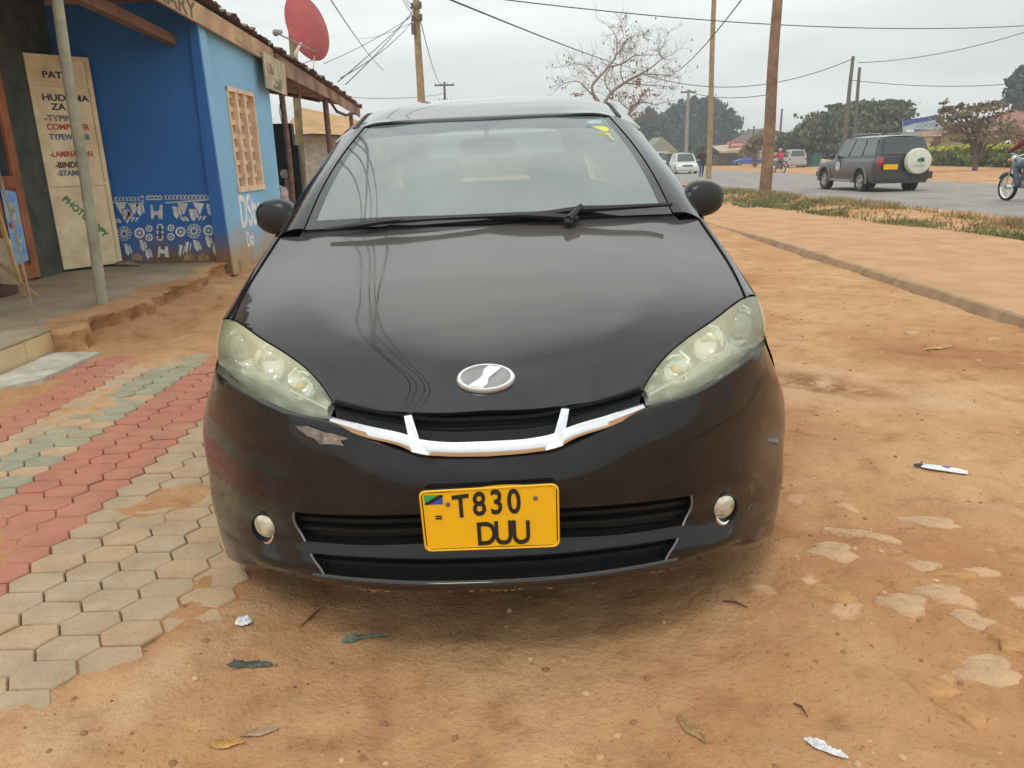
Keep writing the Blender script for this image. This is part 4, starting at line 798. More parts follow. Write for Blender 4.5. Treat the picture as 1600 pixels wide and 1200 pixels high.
for k, (px, a, b_, mi, lab) in enumerate(stones):
    p = gp(*px); x, y = p.x, p.y; z = hz(x, y); s_ = B(); n_ = 22; rws = []; ph = random.random()*9; rot = random.uniform(-.5, .2)
    rad = [1+.22*math.sin(2*t+ph)+.16*math.sin(3*t+ph*2)+.10*math.sin(5*t+ph*3)+.07*math.sin(9*t+ph) for t in np.linspace(0, 2*math.pi, n_, endpoint=False)]
    hgt = .010 if k < 13 else .025
    for kk, h in ((1.15, -.02), (1.0, hgt*.35), (.86, hgt*.75), (.6, hgt), (.3, hgt*1.05), (.02, hgt*1.02)):
        rws.append([(x+kk*rad[i]*(a*math.cos(t)*math.cos(rot)-b_*math.sin(t)*math.sin(rot)), y+kk*rad[i]*(a*math.cos(t)*math.sin(rot)+b_*math.sin(t)*math.cos(rot)), z+h+random.uniform(-.0015, .0015)) for i, t in enumerate(np.linspace(0, 2*math.pi, n_, endpoint=False))])
    s_.grid(rws, closed=True); o = s_.build('stone', ST1 if mi == 1 else ST2, solo=True); tag(o, lab, 'stone', 'stones set in the dirt')
# ---- litter
def crumple(px, a, b_, h, m, name, label, cat, rot=0, seed=0, n=16, poly=None):
    p = gp(*px); x0_, y0_ = p.x, p.y; s_ = B(); rg = random.Random(seed); rows_ = []
    for i in range(n+1):
        row = []
        for j in range(n+1):
            u, v = i/n*2-1, j/n*2-1; uu, vv = u*math.sqrt(1-v*v/2), v*math.sqrt(1-u*u/2)
            if poly: w = np.interp(uu, *zip(*poly)); vv *= w
            x = x0_+a*uu*math.cos(rot)-b_*vv*math.sin(rot); y = y0_+a*uu*math.sin(rot)+b_*vv*math.cos(rot)
            row.append((x, y, hz(x, y)+.004+h*(.35+abs(rg.gauss(0, .5)))*(1-max(abs(u), abs(v))**4*.7)))
        rows_.append(row)
    s_.grid(rows_); s_.grid([[(q[0], q[1], q[2]-.0012) for q in r_] for r_ in rows_], flip=True)
    return tag(s_.build(name, m, solo=True, smooth=False), label, cat)
WHT = mat('white_litter', (.78, .80, .82), .5, var=.12, scale=60)
crumple((381, 975), .024, .020, .012, WHT, 'crumpled_wrapper', 'small crumpled bluish-white wrapper on the dirt left of the bumper', 'litter', .3, 1)
crumple((390, 1037), .062, .016, .010, mat('grey_plastic_scrap', (.10, .115, .10), .45, var=.3, scale=60), 'plastic_scrap', 'ragged dark grey plastic scrap below the crumpled wrapper', 'litter', .05, 2, poly=[(-1, .25), (-.6, 1), (-.1, .5), (.1, .9), (.4, .6), (1, .8)])
crumple((572, 992), .072, .020, .008, mat('green_plastic_scrap', (.12, .165, .13), .5, var=.3, scale=60), 'plastic_scrap', 'thin greenish plastic strip on the dirt below the bumper', 'litter', .18, 3, poly=[(-1, .7), (-.6, 1), (-.2, .3), (.3, .25), (1, .1)])
crumple((352, 1158), .045, .018, .006, mat('dry_leaf', (.50, .28, .08), .7, var=.12, scale=40), 'dry_leaf', 'curled orange-brown dry leaf at the lower left', 'leaf', .1, 4, poly=[(-1, .1), (-.5, .9), (.2, 1), (1, .3)])
crumple((405, 1138), .045, .014, .004, mat('dry_leaf_grey', (.42, .28, .17), .8, var=.12, scale=40), 'dry_leaf', 'flat greyish dry leaf touching the orange leaf', 'leaf', .35, 5, poly=[(-1, .5), (0, 1), (1, .6)])
crumple((1290, 1170), .050, .017, .010, WHT, 'foil_wrapper', 'crushed white foil wrapper at the bottom right', 'litter', -.75, 6, poly=[(-1, .5), (-.3, 1), (.2, .6), (1, .5)])
crumple((1080, 1140), .055, .018, .010, mat('dry_leaf_tan', (.42, .27, .12), .8, var=.15, scale=40), 'dry_leaf', 'tan dry leaf half sunk in dirt at the bottom edge', 'leaf', -1.1, 7, poly=[(-1, .4), (0, 1), (1, .2)])
crumple((1468, 545), .13, .022, .018, mat('dry_husk', (.60, .40, .20), .8, var=.1, scale=20), 'dry_husk', 'long pale dry husk lying on the dirt before the kerb', 'husk', .25, 8, poly=[(-1, .3), (-.4, 1), (.2, .7), (.6, .3), (1, .2)])
sch = thing('sachet', 'white plastic sachet with a blue mark and dark torn tip, right of the car', 'litter', gp(1475, 735))
p0 = gp(1475, 735); s_ = B(); d_ = Vector((.86, -.5, 0)).normalized(); e_ = Vector((.5, .86, 0)).normalized(); z0 = hz(p0.x, p0.y)+.012
s_.grid([[tuple(p0*1+d_*(.085*u)+e_*(.024*v*(1-.5*max(0, abs(u)-.6)))+Vector((0, 0, z0+.010*(1-v*v)*(1-u**4)-p0.z))) for v in np.linspace(-1, 1, 9)] for u in np.linspace(-1, 1, 17)]); s_.build('pouch', WHT, sch, fixn=False)
s_ = B(); s_.poly([p0+d_*.004+e_*.008+Vector((0, 0, z0+.0115-p0.z)), p0+d_*.026+e_*.006+Vector((0, 0, z0+.0115-p0.z)), p0+d_*.014-e_*.012+Vector((0, 0, z0+.0115-p0.z)), p0-d_*.012-e_*.003+Vector((0, 0, z0+.0115-p0.z))]); s_.build('blue_mark', mat('blue_print', (.08, .09, .42), .5, var=0), sch, smooth=False)
s_ = B(); s_.ell(p0-d_*.095+Vector((0, 0, z0-p0.z)), (.022, .012, .006), 10, 6); s_.tube([p0-d_*.09+Vector((0, 0, z0-p0.z)), p0-d_*.085+e_*.03+Vector((0, 0, z0+.006-p0.z))], .003, 5); s_.build('torn_tip', BLACKP, sch)
for k, (a, b_, lab) in enumerate((((500, 948), (470, 975), 'short dark twig below the left intake of the bumper'), ((1240, 1100), (1262, 1120), 'thin dark straw on the dirt above the foil wrapper'), ((1130, 938), (1168, 952), 'reddish twig on the dirt below the right bumper corner'))):
    p, q_ = gp(*a), gp(*b_); s_ = B(); m_ = (p+q_)/2; s_.tube([(p.x, p.y, hz(p.x, p.y)+.004), (m_.x+.004, m_.y+.006, hz(m_.x, m_.y)+.007), (q_.x, q_.y, hz(q_.x, q_.y)+.004)], [.002, .0035, .0015], 6); tag(s_.build('twig', mat('twig', (.14, .065, .045), .8), solo=True), lab, 'twig')
# ================================================================ left side: shop row
WB = mat('dark_blue_wall', (.035, .115, .36), .75, var=.10, scale=1.5, bump=.15, bscale=30, c2=(.028, .09, .27))
def stained(name, c, dirtc, z0, z1, nscale=2.5):
    m = bpy.data.materials.new(name); m.use_nodes = True; t = m.node_tree; b = t.nodes['Principled BSDF']; b.inputs['Roughness'].default_value = .8
    g = N(t, 'ShaderNodeNewGeometry'); s = N(t, 'ShaderNodeSeparateXYZ'); L(t, g.outputs['Position'], s.inputs[0])
    n = N(t, 'ShaderNodeTexNoise', i_Scale=nscale, i_Detail=7.0, i_Roughness=.65); L(t, g.outputs['Position'], n.inputs['Vector'])
    a = N(t, 'ShaderNodeMath', operation='MULTIPLY_ADD'); L(t, n.outputs['Fac'], a.inputs[0]); a.inputs[1].default_value = -.9; L(t, s.outputs['Z'], a.inputs[2])
    mr = N(t, 'ShaderNodeMapRange'); mr.inputs['From Min'].default_value = z0-.45; mr.inputs['From Max'].default_value = z1-.45; L(t, a.outputs[0], mr.inputs[0])
    n2 = N(t, 'ShaderNodeTexNoise', i_Scale=1.2, i_Detail=5.0); L(t, g.outputs['Position'], n2.inputs['Vector'])
    r2 = ramp(t, [(.3, tuple(x*.86 for x in c)), (.7, c)]); L(t, n2.outputs['Fac'], r2.inputs[0])
    mx = N(t, 'ShaderNodeMix', data_type='RGBA'); L(t, mr.outputs[0], mx.inputs[0]); mx.inputs[6].default_value = (*dirtc, 1); L(t, r2.outputs[0], mx.inputs[7]); L(t, mx.outputs[2], b.inputs['Base Color'])
    bp = N(t, 'ShaderNodeBump', i_Strength=.25, i_Distance=.02); n3 = N(t, 'ShaderNodeTexNoise', i_Scale=25., i_Detail=5.0); L(t, g.outputs['Position'], n3.inputs['Vector']); L(t, n3.outputs['Fac'], bp.inputs['Height']); L(t, bp.outputs[0], b.inputs['Normal'])
    return m
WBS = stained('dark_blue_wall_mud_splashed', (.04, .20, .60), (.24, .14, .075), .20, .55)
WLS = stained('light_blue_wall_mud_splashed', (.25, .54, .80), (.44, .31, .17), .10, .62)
CREAM = mat('cream_paint', (.88, .75, .50), .6, var=.10, scale=4, c2=(.70, .54, .32), det=9); CREAMW = mat('cream_window_blocks', (.78, .59, .41), .8, var=.12, scale=8, bump=.3)
RUST = mat('rusty_corrugated_sheet', (.20, .13, .10), .75, .2, var=.3, scale=5, bump=.3); FASC = mat('fascia_board', (.52, .36, .21), .75, var=.2, scale=2.5, c2=(.33, .21, .13)); DARKW = mat('dark_timber', (.10, .055, .035), .85, var=.25, scale=5)
CONC = mat('veranda_cement', (.40, .31, .20), .9, var=.12, scale=1.8, bump=.35, bscale=20, c2=(.30, .225, .14)); WPAINT = mat('white_wall_paint', (.82, .84, .84), .7, var=.12, scale=12); OCHREP = mat('faded_mural_paint', (.55, .50, .42), .8, var=.2, scale=12)
ZF = .175; YW = 9.30; XS = -3.40
# veranda slab with an eroded edge
vb = B(); rws = []
def f2(a, b_, f, oc, sd): return float(fbm(np.array([float(a)]), np.array([float(b_)]), f, oc, sd, .6)[0])
for y in np.linspace(4.2, YW+.35, 330):
    e = -3.22+.20*f2(0, y, 2.0, 5, 61)+.05*f2(0, y, 14, 3, 62) if y > 5.48 else -3.40
    e = e-.10*float(sst(8.2, 9.3, y)); row = []
    for k in range(9):
        t = k/8; und = .05*math.sin(math.pi*t)*(.4+1.6*max(0, f2(3, y, 3, 4, 15)+.25)); row.append((e+.04*(1-t)-und+.045*f2(t*2.2, y*5, 1.6, 4, 33), y, -.06+(ZF-.012+.06)*t+(.018*f2(t*2, y*4, 2, 3, 7))*(1 if k else 0)))
    row.append((e-.06, y, ZF+.006*f2(1, y, 6, 2, 4))); row.append((e-.20-.25*f2(9, y, 1.7, 4, 3), y, ZF+.002))
    rws.append(row+[(x, y, ZF+.004*f2(x, y, 1.2, 3, 9)) for x in np.linspace(e-.47, -7.0, 14)])
n0 = len(vb.v); vb.v += [p for r_ in rws for p in r_]; nc = len(rws[0])
for i in range(len(rws)-1):
    for j in range(nc-1): vb.mi = 1 if j < 10 and rws[i][0][1] > 5.45 else 0; vb.face(n0+i*nc+j, n0+(i+1)*nc+j, n0+(i+1)*nc+j+1, n0+i*nc+j+1)
structure(vb.build('veranda_floor', [CONC, DIRT], sharp=70))
# tiled end block of the veranda (nearest the camera)
TILE = mat('cream_wall_tile', (.74, .55, .31), .35, var=.05, scale=3); TILET = mat('cream_floor_tile', (.46, .38, .26), .45, var=.14, scale=4); GROUT = mat('tile_grout', (.40, .30, .18), .9, var=0)
tb = thing('tiled_step', 'low step block faced with cream tiles at the left edge of the photo', 'step', (-4.0, 5.0, 0))
b_ = B(); b_.bb((-7, 3.2, -.1), (-3.352, 5.50, ZF-.004)); b_.build('block', GROUT, tb, smooth=False)
b_ = B()
for k in range(7): y0 = 5.49-(k+1)*.33; b_.bb((-3.356, y0+.003, -.04), (-3.342, y0+.327, ZF-.012))
b_.build('riser_tiles', TILE, tb, smooth=False)
b_ = B()
for i in range(7):
    for k in range(7): b_.bb((-3.352-(i+1)*.33+.0025, 5.495-(k+1)*.33+.0025, ZF-.006), (-3.352-i*.33-.0025 if i else -3.338, 5.495-k*.33-.0025, ZF+.006))
b_.build('tread_tiles', TILET, tb, smooth=False)
# loose marble tile apron
mb = B(); ap = [(-3.33, 4.35), (-3.15, 4.50), (-2.99, 4.72), (-2.97, 5.0), (-2.97, 5.40), (-3.32, 5.44)]
mb.prism([(x, y, .022) for x, y in ap], (0, 0, -.05)); structure(mb.build('marble_apron', mat('marble_slab', (.58, .58, .50), .4, var=.18, scale=6, c2=(.40, .38, .30), det=8), smooth=False, fixn=True))
mb = B(); 
for q in ([(-3.3, 3.95), (-3.05, 4.10), (-3.03, 4.17), (-3.3, 4.04)], [(-3.3, 4.16), (-3.1, 4.26), (-3.1, 4.33), (-3.3, 4.25)]): mb.prism([(x, y, .018) for x, y in q], (0, 0, -.04))
structure(mb.build('broken_tile_strips', mat('pale_tile_strip', (.68, .58, .42), .5), smooth=False, fixn=True))
# ---- the blue shop
shop = thing('blue_shop', 'blue shop with white mural, light blue street wall and rusty roof on the left', 'shop', (-4.5, 9.5, 0))
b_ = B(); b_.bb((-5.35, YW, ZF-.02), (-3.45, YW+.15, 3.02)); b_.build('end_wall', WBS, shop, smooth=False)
# street wall with a window hole
wy0, wy1, wz0, wz1 = 10.03, 11.10, 1.0, 2.21
b_ = B()
for lo, hi in (((-3.58, YW+.160, -.2), (XS, wy0, 2.98)), ((-3.58, wy1, -.2), (XS, 11.88, 2.98)), ((-3.58, wy0, -.2), (XS, wy1, wz0)), ((-3.58, wy0, wz1), (XS, wy1, 2.98)), ((-6, 11.80, 0), (-3.582, 11.92, 3.0))): b_.bb(lo, hi)
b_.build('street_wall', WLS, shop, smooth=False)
b_ = B(); b_.prism([(-3.46, YW-.03, 3.0), (-3.36, YW-.03, 3.0), (-3.30, YW-.06, .02), (-3.49, YW-.06, .02)], (0, .20, 0)); b_.build('corner_pillar', WLS, shop, smooth=False, fixn=True)
b_ = B(); b_.prism([(-3.46, YW-.036, 3.0), (-3.375, YW-.036, 3.0), (-3.315, YW-.066, .04), (-3.49, YW-.066, .04)], (0, .02, 0)); b_.build('pillar_shade_overlay', WBS, shop, smooth=False, fixn=True)  # darker blue over the pillar front, its shade put into the colour
win = B()
for lo, hi in (((-3.56, wy0, wz0), (-3.385, wy0+.05, wz1)), ((-3.56, wy1-.05, wz0), (-3.385, wy1, wz1)), ((-3.56, wy0, wz1-.05), (-3.383, wy1, wz1+.002)), ((-3.56, wy0-.02, wz0-.05), (-3.375, wy1+.02, wz0+.02))): win.bb(lo, hi)
wo = win.build('window', CREAMW, shop, smooth=False)
b_ = B()
for k in range(1, 3): y = wy0+.05+(wy1-wy0-.10)*k/3; b_.bb((-3.50, y-.04, wz0+.02), (-3.395, y+.04, wz1-.05))
b_.build('mullions', CREAMW, wo, smooth=False)
b_ = B()
for i in range(3):
    for k in range(7):
        y0 = wy0+.05+(wy1-wy0-.10)*i/3+.04; y1 = y0+(wy1-wy0-.10)/3-.08; z0 = wz0+.02+(wz1-wz0-.07)*k/7
        b_.bb((-3.50, y0, z0+.10), (-3.44, y1, z0+.16)); b_.bb((-3.52, (y0+y1)/2-.02, z0), (-3.46, (y0+y1)/2+.02, z0+.10)); b_.bb((-3.54, y0, z0), (-3.53, y1, z0+.155))
b_.bb((-3.56, wy0+.04, wz0), (-3.505, wy1-.04, wz1-.04)); b_.build('breeze_blocks', CREAMW, wo, smooth=False)
# lettering on the street wall
text('DStv', WPAINT, shop, (XS+.003, 9.98, .52), (0, 1, 0), (0, 0, 1), .56, 'wall_lettering', off=.014, sx=.72)
text('Dan', WPAINT, shop, (XS+.003, 10.12, .26), (0, 1, 0), (0, 0, 1), .26, 'wall_lettering', off=.006, sx=.7)
text('Vi', OCHREP, shop, (XS+.003, 10.25, .05), (0, 1, 0), (0, 0, 1), .20, 'wall_lettering', off=.006, sx=.8)
# mural on the end wall
mu = B(); Yp = YW-.003
def w2(px, py): p = at(px, py, Yp); return (p.x, Yp, p.z)
def mpoly(pts): mu.prism([w2(*p) for p in pts], (0, .002, 0))
def mring(cx, cy, r, w=.32, n=20):
    o = [w2(cx+r*math.cos(2*math.pi*k/n), cy+r*math.sin(2*math.pi*k/n)) for k in range(n)]; i = [w2(cx+r*(1-w)*math.cos(2*math.pi*k/n), cy+r*(1-w)*math.sin(2*math.pi*k/n)) for k in range(n)]; mu.grid([o, i], closed=True)
def mdisc(cx, cy, r, n=14): mu.poly([w2(cx+r*math.cos(2*math.pi*k/n), cy+r*math.sin(2*math.pi*k/n)) for k in range(n)])
def flower(cx, cy):
    for k in range(10): a = 2*math.pi*k/10; mring(cx+8.6*math.cos(a), cy+8.6*math.sin(a), 3.2, .42, 10)
    mring(cx, cy, 5.2, .4)
def leaf(cx, cy, w, h, sl, n=1):
    for q in range(n): x = cx+q*w*1.5; mpoly([(x-w/2-sl*.5, cy-h/2), (x+w/2-sl*.4, cy-h/2+1), (x+w/2+sl*.6, cy+h/4), (x+sl*.6, cy+h/2), (x-w/2+sl*.2, cy+h/4)])
def tri(cx, cy, w, h, up_=1): mpoly([(cx-w/2, cy-h/2*up_), (cx+w/2, cy-h/2*up_*.8), (cx+w*.12, cy+h/2*up_)])
mu.mi = 0
for cx in (194, 303): flower(cx, 365 if cx < 250 else 361)
for cx, cy, r in ((218, 364, 8.5), (233, 357, 5.5), (233, 371, 6), (267, 356, 5.5), (267, 370, 6), (282, 362, 8), (326, 360, 8.5), (339, 352, 6), (340, 366, 6)): mring(cx, cy, r, .42); mdisc(cx, cy, r*.3)
for cx in (250,):
    for dy in (-8, 0, 8): mring(cx, 363+dy, 6, .45, 6)
for cx, sg in ((188, 1), (208, -1), (285, 1), (310, -1)): tri(cx, 326, 18, 20)
for cx, cy, s in ((195, 336, 3), (217, 328, 3), (200, 340, -3), (274, 332, 4), (300, 336, 5), (327, 328, 4), (336, 322, 3)): leaf(cx, cy, 6, 20, s, 1); leaf(cx+6, cy-2, 3, 15, s, 1)
for cx, cy, s in ((180, 345, 3), (208, 343, -4), (285, 342, 4), (313, 341, -4)): leaf(cx, cy, 4, 8, s, 2)
for cx, cy, s in ((198, 390, 4), (222, 384, 4), (230, 396, 3), (282, 392, -2), (292, 387, -2), (306, 384, 5), (325, 378, 4), (335, 390, 3)): leaf(cx, cy, 5, 19, s, 1); leaf(cx+5.5, cy, 2, 15, s, 1)
mpoly([(235, 320), (238, 320), (240, 330), (248, 330), (250, 320), (254, 320), (254, 342), (248, 342), (247, 336), (241, 336), (240, 342), (236, 342)]); mpoly([(248, 385), (251, 385), (251, 390), (258, 390), (258, 385), (262, 385), (264, 402), (258, 402), (257, 396), (250, 396), (249, 402), (246, 402)])
for x in range(178, 226, 6): mpoly([(x, 308), (x+1.2, 307.5), (x+5, 314), (x+3.6, 314.5)]); mpoly([(x+4, 307), (x+5.2, 307), (x+1.2, 314), (x, 314)])
for x in range(256, 332, 6): mpoly([(x, 305+((x*7) % 3)), (x+1.4, 305), (x+5, 311), (x+3.6, 312)]); mpoly([(x+4, 304), (x+5.4, 304), (x+1.4, 312), (x, 312)])
mpoly([(175, 315), (223, 317), (223, 318.6), (175, 316.6)]); mpoly([(259, 316), (331, 311), (331, 312.8), (259, 317.8)]); mpoly([(221, 305), (223, 305), (224, 319), (221, 319)]); mpoly([(329, 303), (331, 303), (333, 313), (330, 313)])
for x in (232, 238, 244, 250): mring(x, 309, 4, .5, 8)
mu.mi = 1
for cx in (214, 296, 318): mpoly([(cx-9+k_*0, 407) for k_ in (0,)]+[(cx-8, 400), (cx-3, 396), (cx+3, 396), (cx+8, 401), (cx+9, 407)])
mu.build('mural', [WPAINT, mat('ochre_mural_paint', (.50, .34, .17), .8, var=.2, scale=12)], shop, smooth=False)
# shop front inside the veranda
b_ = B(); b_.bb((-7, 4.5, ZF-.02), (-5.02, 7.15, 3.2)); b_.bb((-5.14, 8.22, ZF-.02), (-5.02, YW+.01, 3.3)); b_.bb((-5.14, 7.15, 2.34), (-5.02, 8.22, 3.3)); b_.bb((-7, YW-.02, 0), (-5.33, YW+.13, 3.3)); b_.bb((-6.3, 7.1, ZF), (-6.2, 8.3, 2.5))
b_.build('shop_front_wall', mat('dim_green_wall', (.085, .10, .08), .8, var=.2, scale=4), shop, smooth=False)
ORW = mat('orange_varnished_wood', (.42, .15, .06), .45, var=.2, scale=3); 
dr = B(); y0, y1 = 7.18, 8.20
for lo, hi in (((-5.04, y0, ZF+.03), (-4.98, y0+.11, 2.30)), ((-5.04, y1-.13, ZF+.03), (-4.98, y1, 2.30)), ((-5.04, y0+.11, 2.18), (-4.982, y1-.13, 2.30)), ((-5.04, y0+.11, ZF+.03), (-4.982, y1-.13, .34)), ((-5.04, y0+.11, 1.12), (-4.982, y1-.13, 1.24)), ((-5.04, 7.72, .34), (-4.984, 7.80, 1.12))): dr.bb(lo, hi)
do = dr.build('door', ORW, shop, smooth=False)
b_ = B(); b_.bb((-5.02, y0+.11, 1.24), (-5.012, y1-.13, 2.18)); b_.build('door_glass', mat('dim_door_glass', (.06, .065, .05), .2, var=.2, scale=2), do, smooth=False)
b_ = B(); b_.bb((-5.02, y0+.11, .34), (-5.008, 7.72, 1.12)); b_.bb((-5.02, 7.80, .34), (-5.008, y1-.13, 1.12)); b_.build('lower_panels', ORW, do, smooth=False)
b_ = B(); pq = [(7.80, .36), (8.04, .40), (8.05, 1.08), (7.82, 1.12)]; b_.prism([(-4.978, y, z) for y, z in pq], (.003, 0, 0)); po = b_.build('poster', mat('blue_poster', (.07, .24, .66), .4, var=.3, scale=9, c2=(.40, .60, .70)), do, smooth=False, fixn=True)
for (y, z, ry, rz_, c, nm) in ((7.92, .90, .07, .09, (.55, .60, .52), 'pale_print'), (7.93, .58, .055, .09, (.40, .62, .62), 'teal_print'), (7.86, .76, .03, .03, (.55, .06, .05), 'red_print'), (8.0, .80, .025, .03, (.60, .50, .10), 'yellow_print')):
    b_ = B(); b_.poly([(-4.9735, y+ry*math.cos(a)*(1+.2*math.sin(3*a)), z+rz_*math.sin(a)) for a in np.linspace(0, 2*math.pi, 18, endpoint=False)]); b_.build('poster_print', mat(nm, c, .5, var=.3, scale=20), po, smooth=False)
# ---- cream signboard door leaf
A_ = Vector((-5.02, 8.70, ZF+.03)); Bv = Vector((-4.61, 9.22, ZF+.05)); ld = (Bv-A_); ld.z = 0; LW = ld.length; ld.normalize(); ln = Vector((ld.y, -ld.x, 0)); zup = Vector((0, 0, 1)); LH = 2.26
leaf_ = thing('signboard_door', 'open cream door leaf painted with PATA HUDUMA ZA and a list of services', 'signboard', A_)
def lb(b, x0_, x1_, z0_, z1_, h0, h1):
    pts = [A_+ld*x+zup*z for x, z in ((x0_, z0_), (x1_, z0_), (x1_, z1_), (x0_, z1_))]; b.prism([p+ln*h1 for p in pts], -ln*(h1-h0)); return b
b_ = B(); lb(b_, 0, LW, 0, LH, -.02, .0); b_.build('door_sheet', CREAM, leaf_, smooth=False, fixn=True)
b_ = B()
for q in ((0, .045, 0, LH), (LW-.045, LW, 0, LH), (.045, LW-.045, 0, .045), (.045, LW-.045, LH-.045, LH), (.045, LW-.045, 1.945, 1.975), (.045, LW-.045, .90, .93)): lb(b_, *q, .0005, .022)
b_.build('frame_rails', CREAM, leaf_, smooth=False, fixn=True)
INK = mat('sign_black', (.03, .028, .03), .6, var=0); RED = mat('sign_red', (.55, .09, .06), .6, var=0); BLU = mat('sign_blue', (.10, .17, .26), .6, var=0); GRN = mat('sign_green', (.03, .24, .10), .6, var=0); GRY = mat('sign_grey', (.16, .17, .14), .6, var=0)
for s_, x, z, sz, m_, sx in (('PATA', .155, 2.03, .092, INK, 1.25), ('HUDUMA', .11, 1.80, .092, INK, 1.22), ('ZA -', .19, 1.705, .092, INK, 1.2), ('-TYPING-', .10, 1.59, .085, GRY, 1.1), ('COMPUTER', .105, 1.50, .085, RED, 1.0), ('TYPEWRITER', .115, 1.395, .085, BLU, .86), ('-LAMINATION', .085, 1.215, .085, RED, .84), ('-BINDING', .12, 1.10, .085, INK, .95), ('-STAMPS', .125, 1.015, .08, BLU, .95)):
    text(s_, m_, leaf_, A_+ld*x+zup*z+ln*.003, ld, zup, sz, 'sign_lettering', off=.0025, sx=sx)
dd = (ld*.40-zup*.46).normalized(); text('PHOTOCOPY', GRN, leaf_, A_+ld*.12+zup*.76+ln*.003, dd, (zup*.40+ld*.46), .10, 'sign_lettering', off=.003, sx=.98)
# ---- poles on the veranda
pl_ = thing('veranda_pole', 'stout leaning pale green steel pole holding up the veranda roof, in front of the signboard', 'pole', (-3.50, 6.55, ZF))
b_ = B(); b_.tube([(-3.50, 6.55, ZF-.02), (-3.485, 6.60, 1.2), (-3.49, 6.62, 2.0), (-3.47, 6.66, 3.05)], [.046, .044, .043, .042], 14); b_.build('tube', mat('pale_green_pole', (.37, .36, .26), .6, var=.15, scale=6, c2=(.26, .25, .17)), pl_)
b_ = B(); b_.tube([(-3.52, 5.62, ZF), (-3.56, 5.66, .9), (-3.66, 5.70, 1.9), (-3.72, 5.72, 2.8)], .008, 6); tag(b_.build('iron_rod', mat('thin_rod', (.30, .24, .17), .7, var=.2), solo=True), 'thin bent iron rod standing at the corner of the tiled step', 'rod')
# things by the door at the left edge
b_ = B(); b_.bb((-4.80, 7.30, ZF+.12), (-4.55, 7.36, ZF+.62)); bd = thing('cardboard_panel', 'cream board panel leaning by the orange door at the left edge', 'panel', (-4.7, 7.3, ZF)); b_ = B(); b_.prism([(-4.84, 7.25, ZF+.10), (-4.62, 7.22, ZF+.08), (-4.66, 7.30, ZF+.50), (-4.90, 7.33, ZF+.52)], (0, .02, 0)); b_.build('panel_face', CREAM, bd, smooth=False, fixn=True)
b_ = B(); b_.tube([(-4.47, 7.05, ZF), (-4.80, 7.40, ZF+.95)], .022, 4); b_.tube([(-4.30, 7.0, ZF), (-4.95, 7.30, ZF+.42)], .014, 4); b_.build('prop_sticks', mat('raw_pine', (.55, .33, .14), .8, var=.15), bd)
b_ = B(); b_.box((-4.95, 6.9, ZF+.10), (.5, .5, .16), .3); b_.box((-4.82, 7.1, ZF+.05), (.35, .3, .08), -.2); b_.build('dark_base', DARKW, bd, smooth=False)
b_ = B(); b_.ell((-4.52, 9.12, ZF+.03), (.13, .07, .035), 14, 6); b_.ell((-4.40, 9.08, ZF+.02), (.08, .04, .02), 10, 5); tag(b_.build('rag', mat('dusty_rag', (.30, .24, .20), .9, var=.3, scale=20), solo=True), 'small grey-brown rag on the floor at the foot of the signboard', 'rag')
# ---- roofs
def sheet(name, parent, eave, ridge, m, amp=.022, pitch=.19, th=.006):
    """corrugated sheet between two 3-D lines (lists of points)"""
    b = B(); n = int((Vector(eave[-1])-Vector(eave[0])).length/pitch*6); E1 = interp(eave, n); R1 = interp(ridge, n); top = []; bt = []
    for k in range(n):
        w = amp*math.sin(2*math.pi*k/6); j = .03*math.sin(k*.31)+.02*math.sin(k*.83); row = []
        for t in (0, .3, .6, 1): p = E1[k]*(1-t)+R1[k]*t; row.append((p[0]+(j if t == 0 else 0), p[1], p[2]+w))
        top.append(row); bt.append([(p[0], p[1], p[2]-th) for p in row])
    b.grid(top); b.grid(bt, flip=True); b.grid([[r_[0] for r_ in top], [r_[0] for r_ in bt]]); return b.build(name, m, parent)
sheet('roof', shop, [(-3.22, 3.6, 3.22), (-3.22, 6.5, 3.12), (-3.24, 9.3, 3.055), (-3.26, 12.0, 2.90)], [(-7.5, 3.6, 3.95), (-7.5, 6.5, 3.9), (-7.5, 9.3, 3.8), (-7.5, 12.0, 3.7)], RUST)
b_ = B(); b_.prism([(-3.30, 6.0, 2.92), (-3.30, 11.95, 2.645), (-3.30, 11.95, 2.86), (-3.30, 6.0, 3.125)], (-.03, 0, 0)); b_.prism([(-3.30, 3.6, 3.02), (-3.30, 5.99, 2.92), (-3.30, 5.99, 3.125), (-3.30, 3.6, 3.2)], (-.03, 0, 0)); b_.build('fascia', FASC, shop, smooth=False, fixn=True)
text('STATIONARY', mat('fascia_ink', (.16, .12, .08), .7, var=0), shop, (-3.297, 6.72, 2.905), (0, 1, -.046), (0, .046, 1), .24, 'fascia_lettering', off=.003, sx=1.62)
b_ = B()
for y in (5.0, 6.9, 8.9): b_.prism([(-3.34, y, 3.0), (-7, y, 3.6), (-7, y, 3.72), (-3.34, y, 3.12)], (0, .06, 0))
b_.prism([(-4.3, 4, 3.02), (-4.3, 9.28, 2.92), (-4.3, 9.28, 3.02), (-4.3, 4, 3.12)], (-.08, 0, 0)); b_.build('roof_beams', DARKW, shop, smooth=False, fixn=True)
b_ = B(); b_.prism([tuple(Vector(p)) for p in ((-3.62, 6.9, 2.70), (-3.62, 9.27, 2.58), (-3.62, 9.27, 2.68), (-3.62, 6.9, 2.82))], (-.10, 0, 0)); b_.build('veranda_beam', mat('brown_beam', (.22, .12, .08), .8, var=.15), shop, smooth=False, fixn=True)
b_ = B(); b_.tube([(-3.285, 10.3, 2.78), (-3.27, 10.9, 2.70), (-3.27, 11.5, 2.68), (-3.29, 12.1, 2.74)], .006, 5); b_.build('sagging_wire', mat('pale_wire', (.45, .38, .32), .6, var=0), shop)
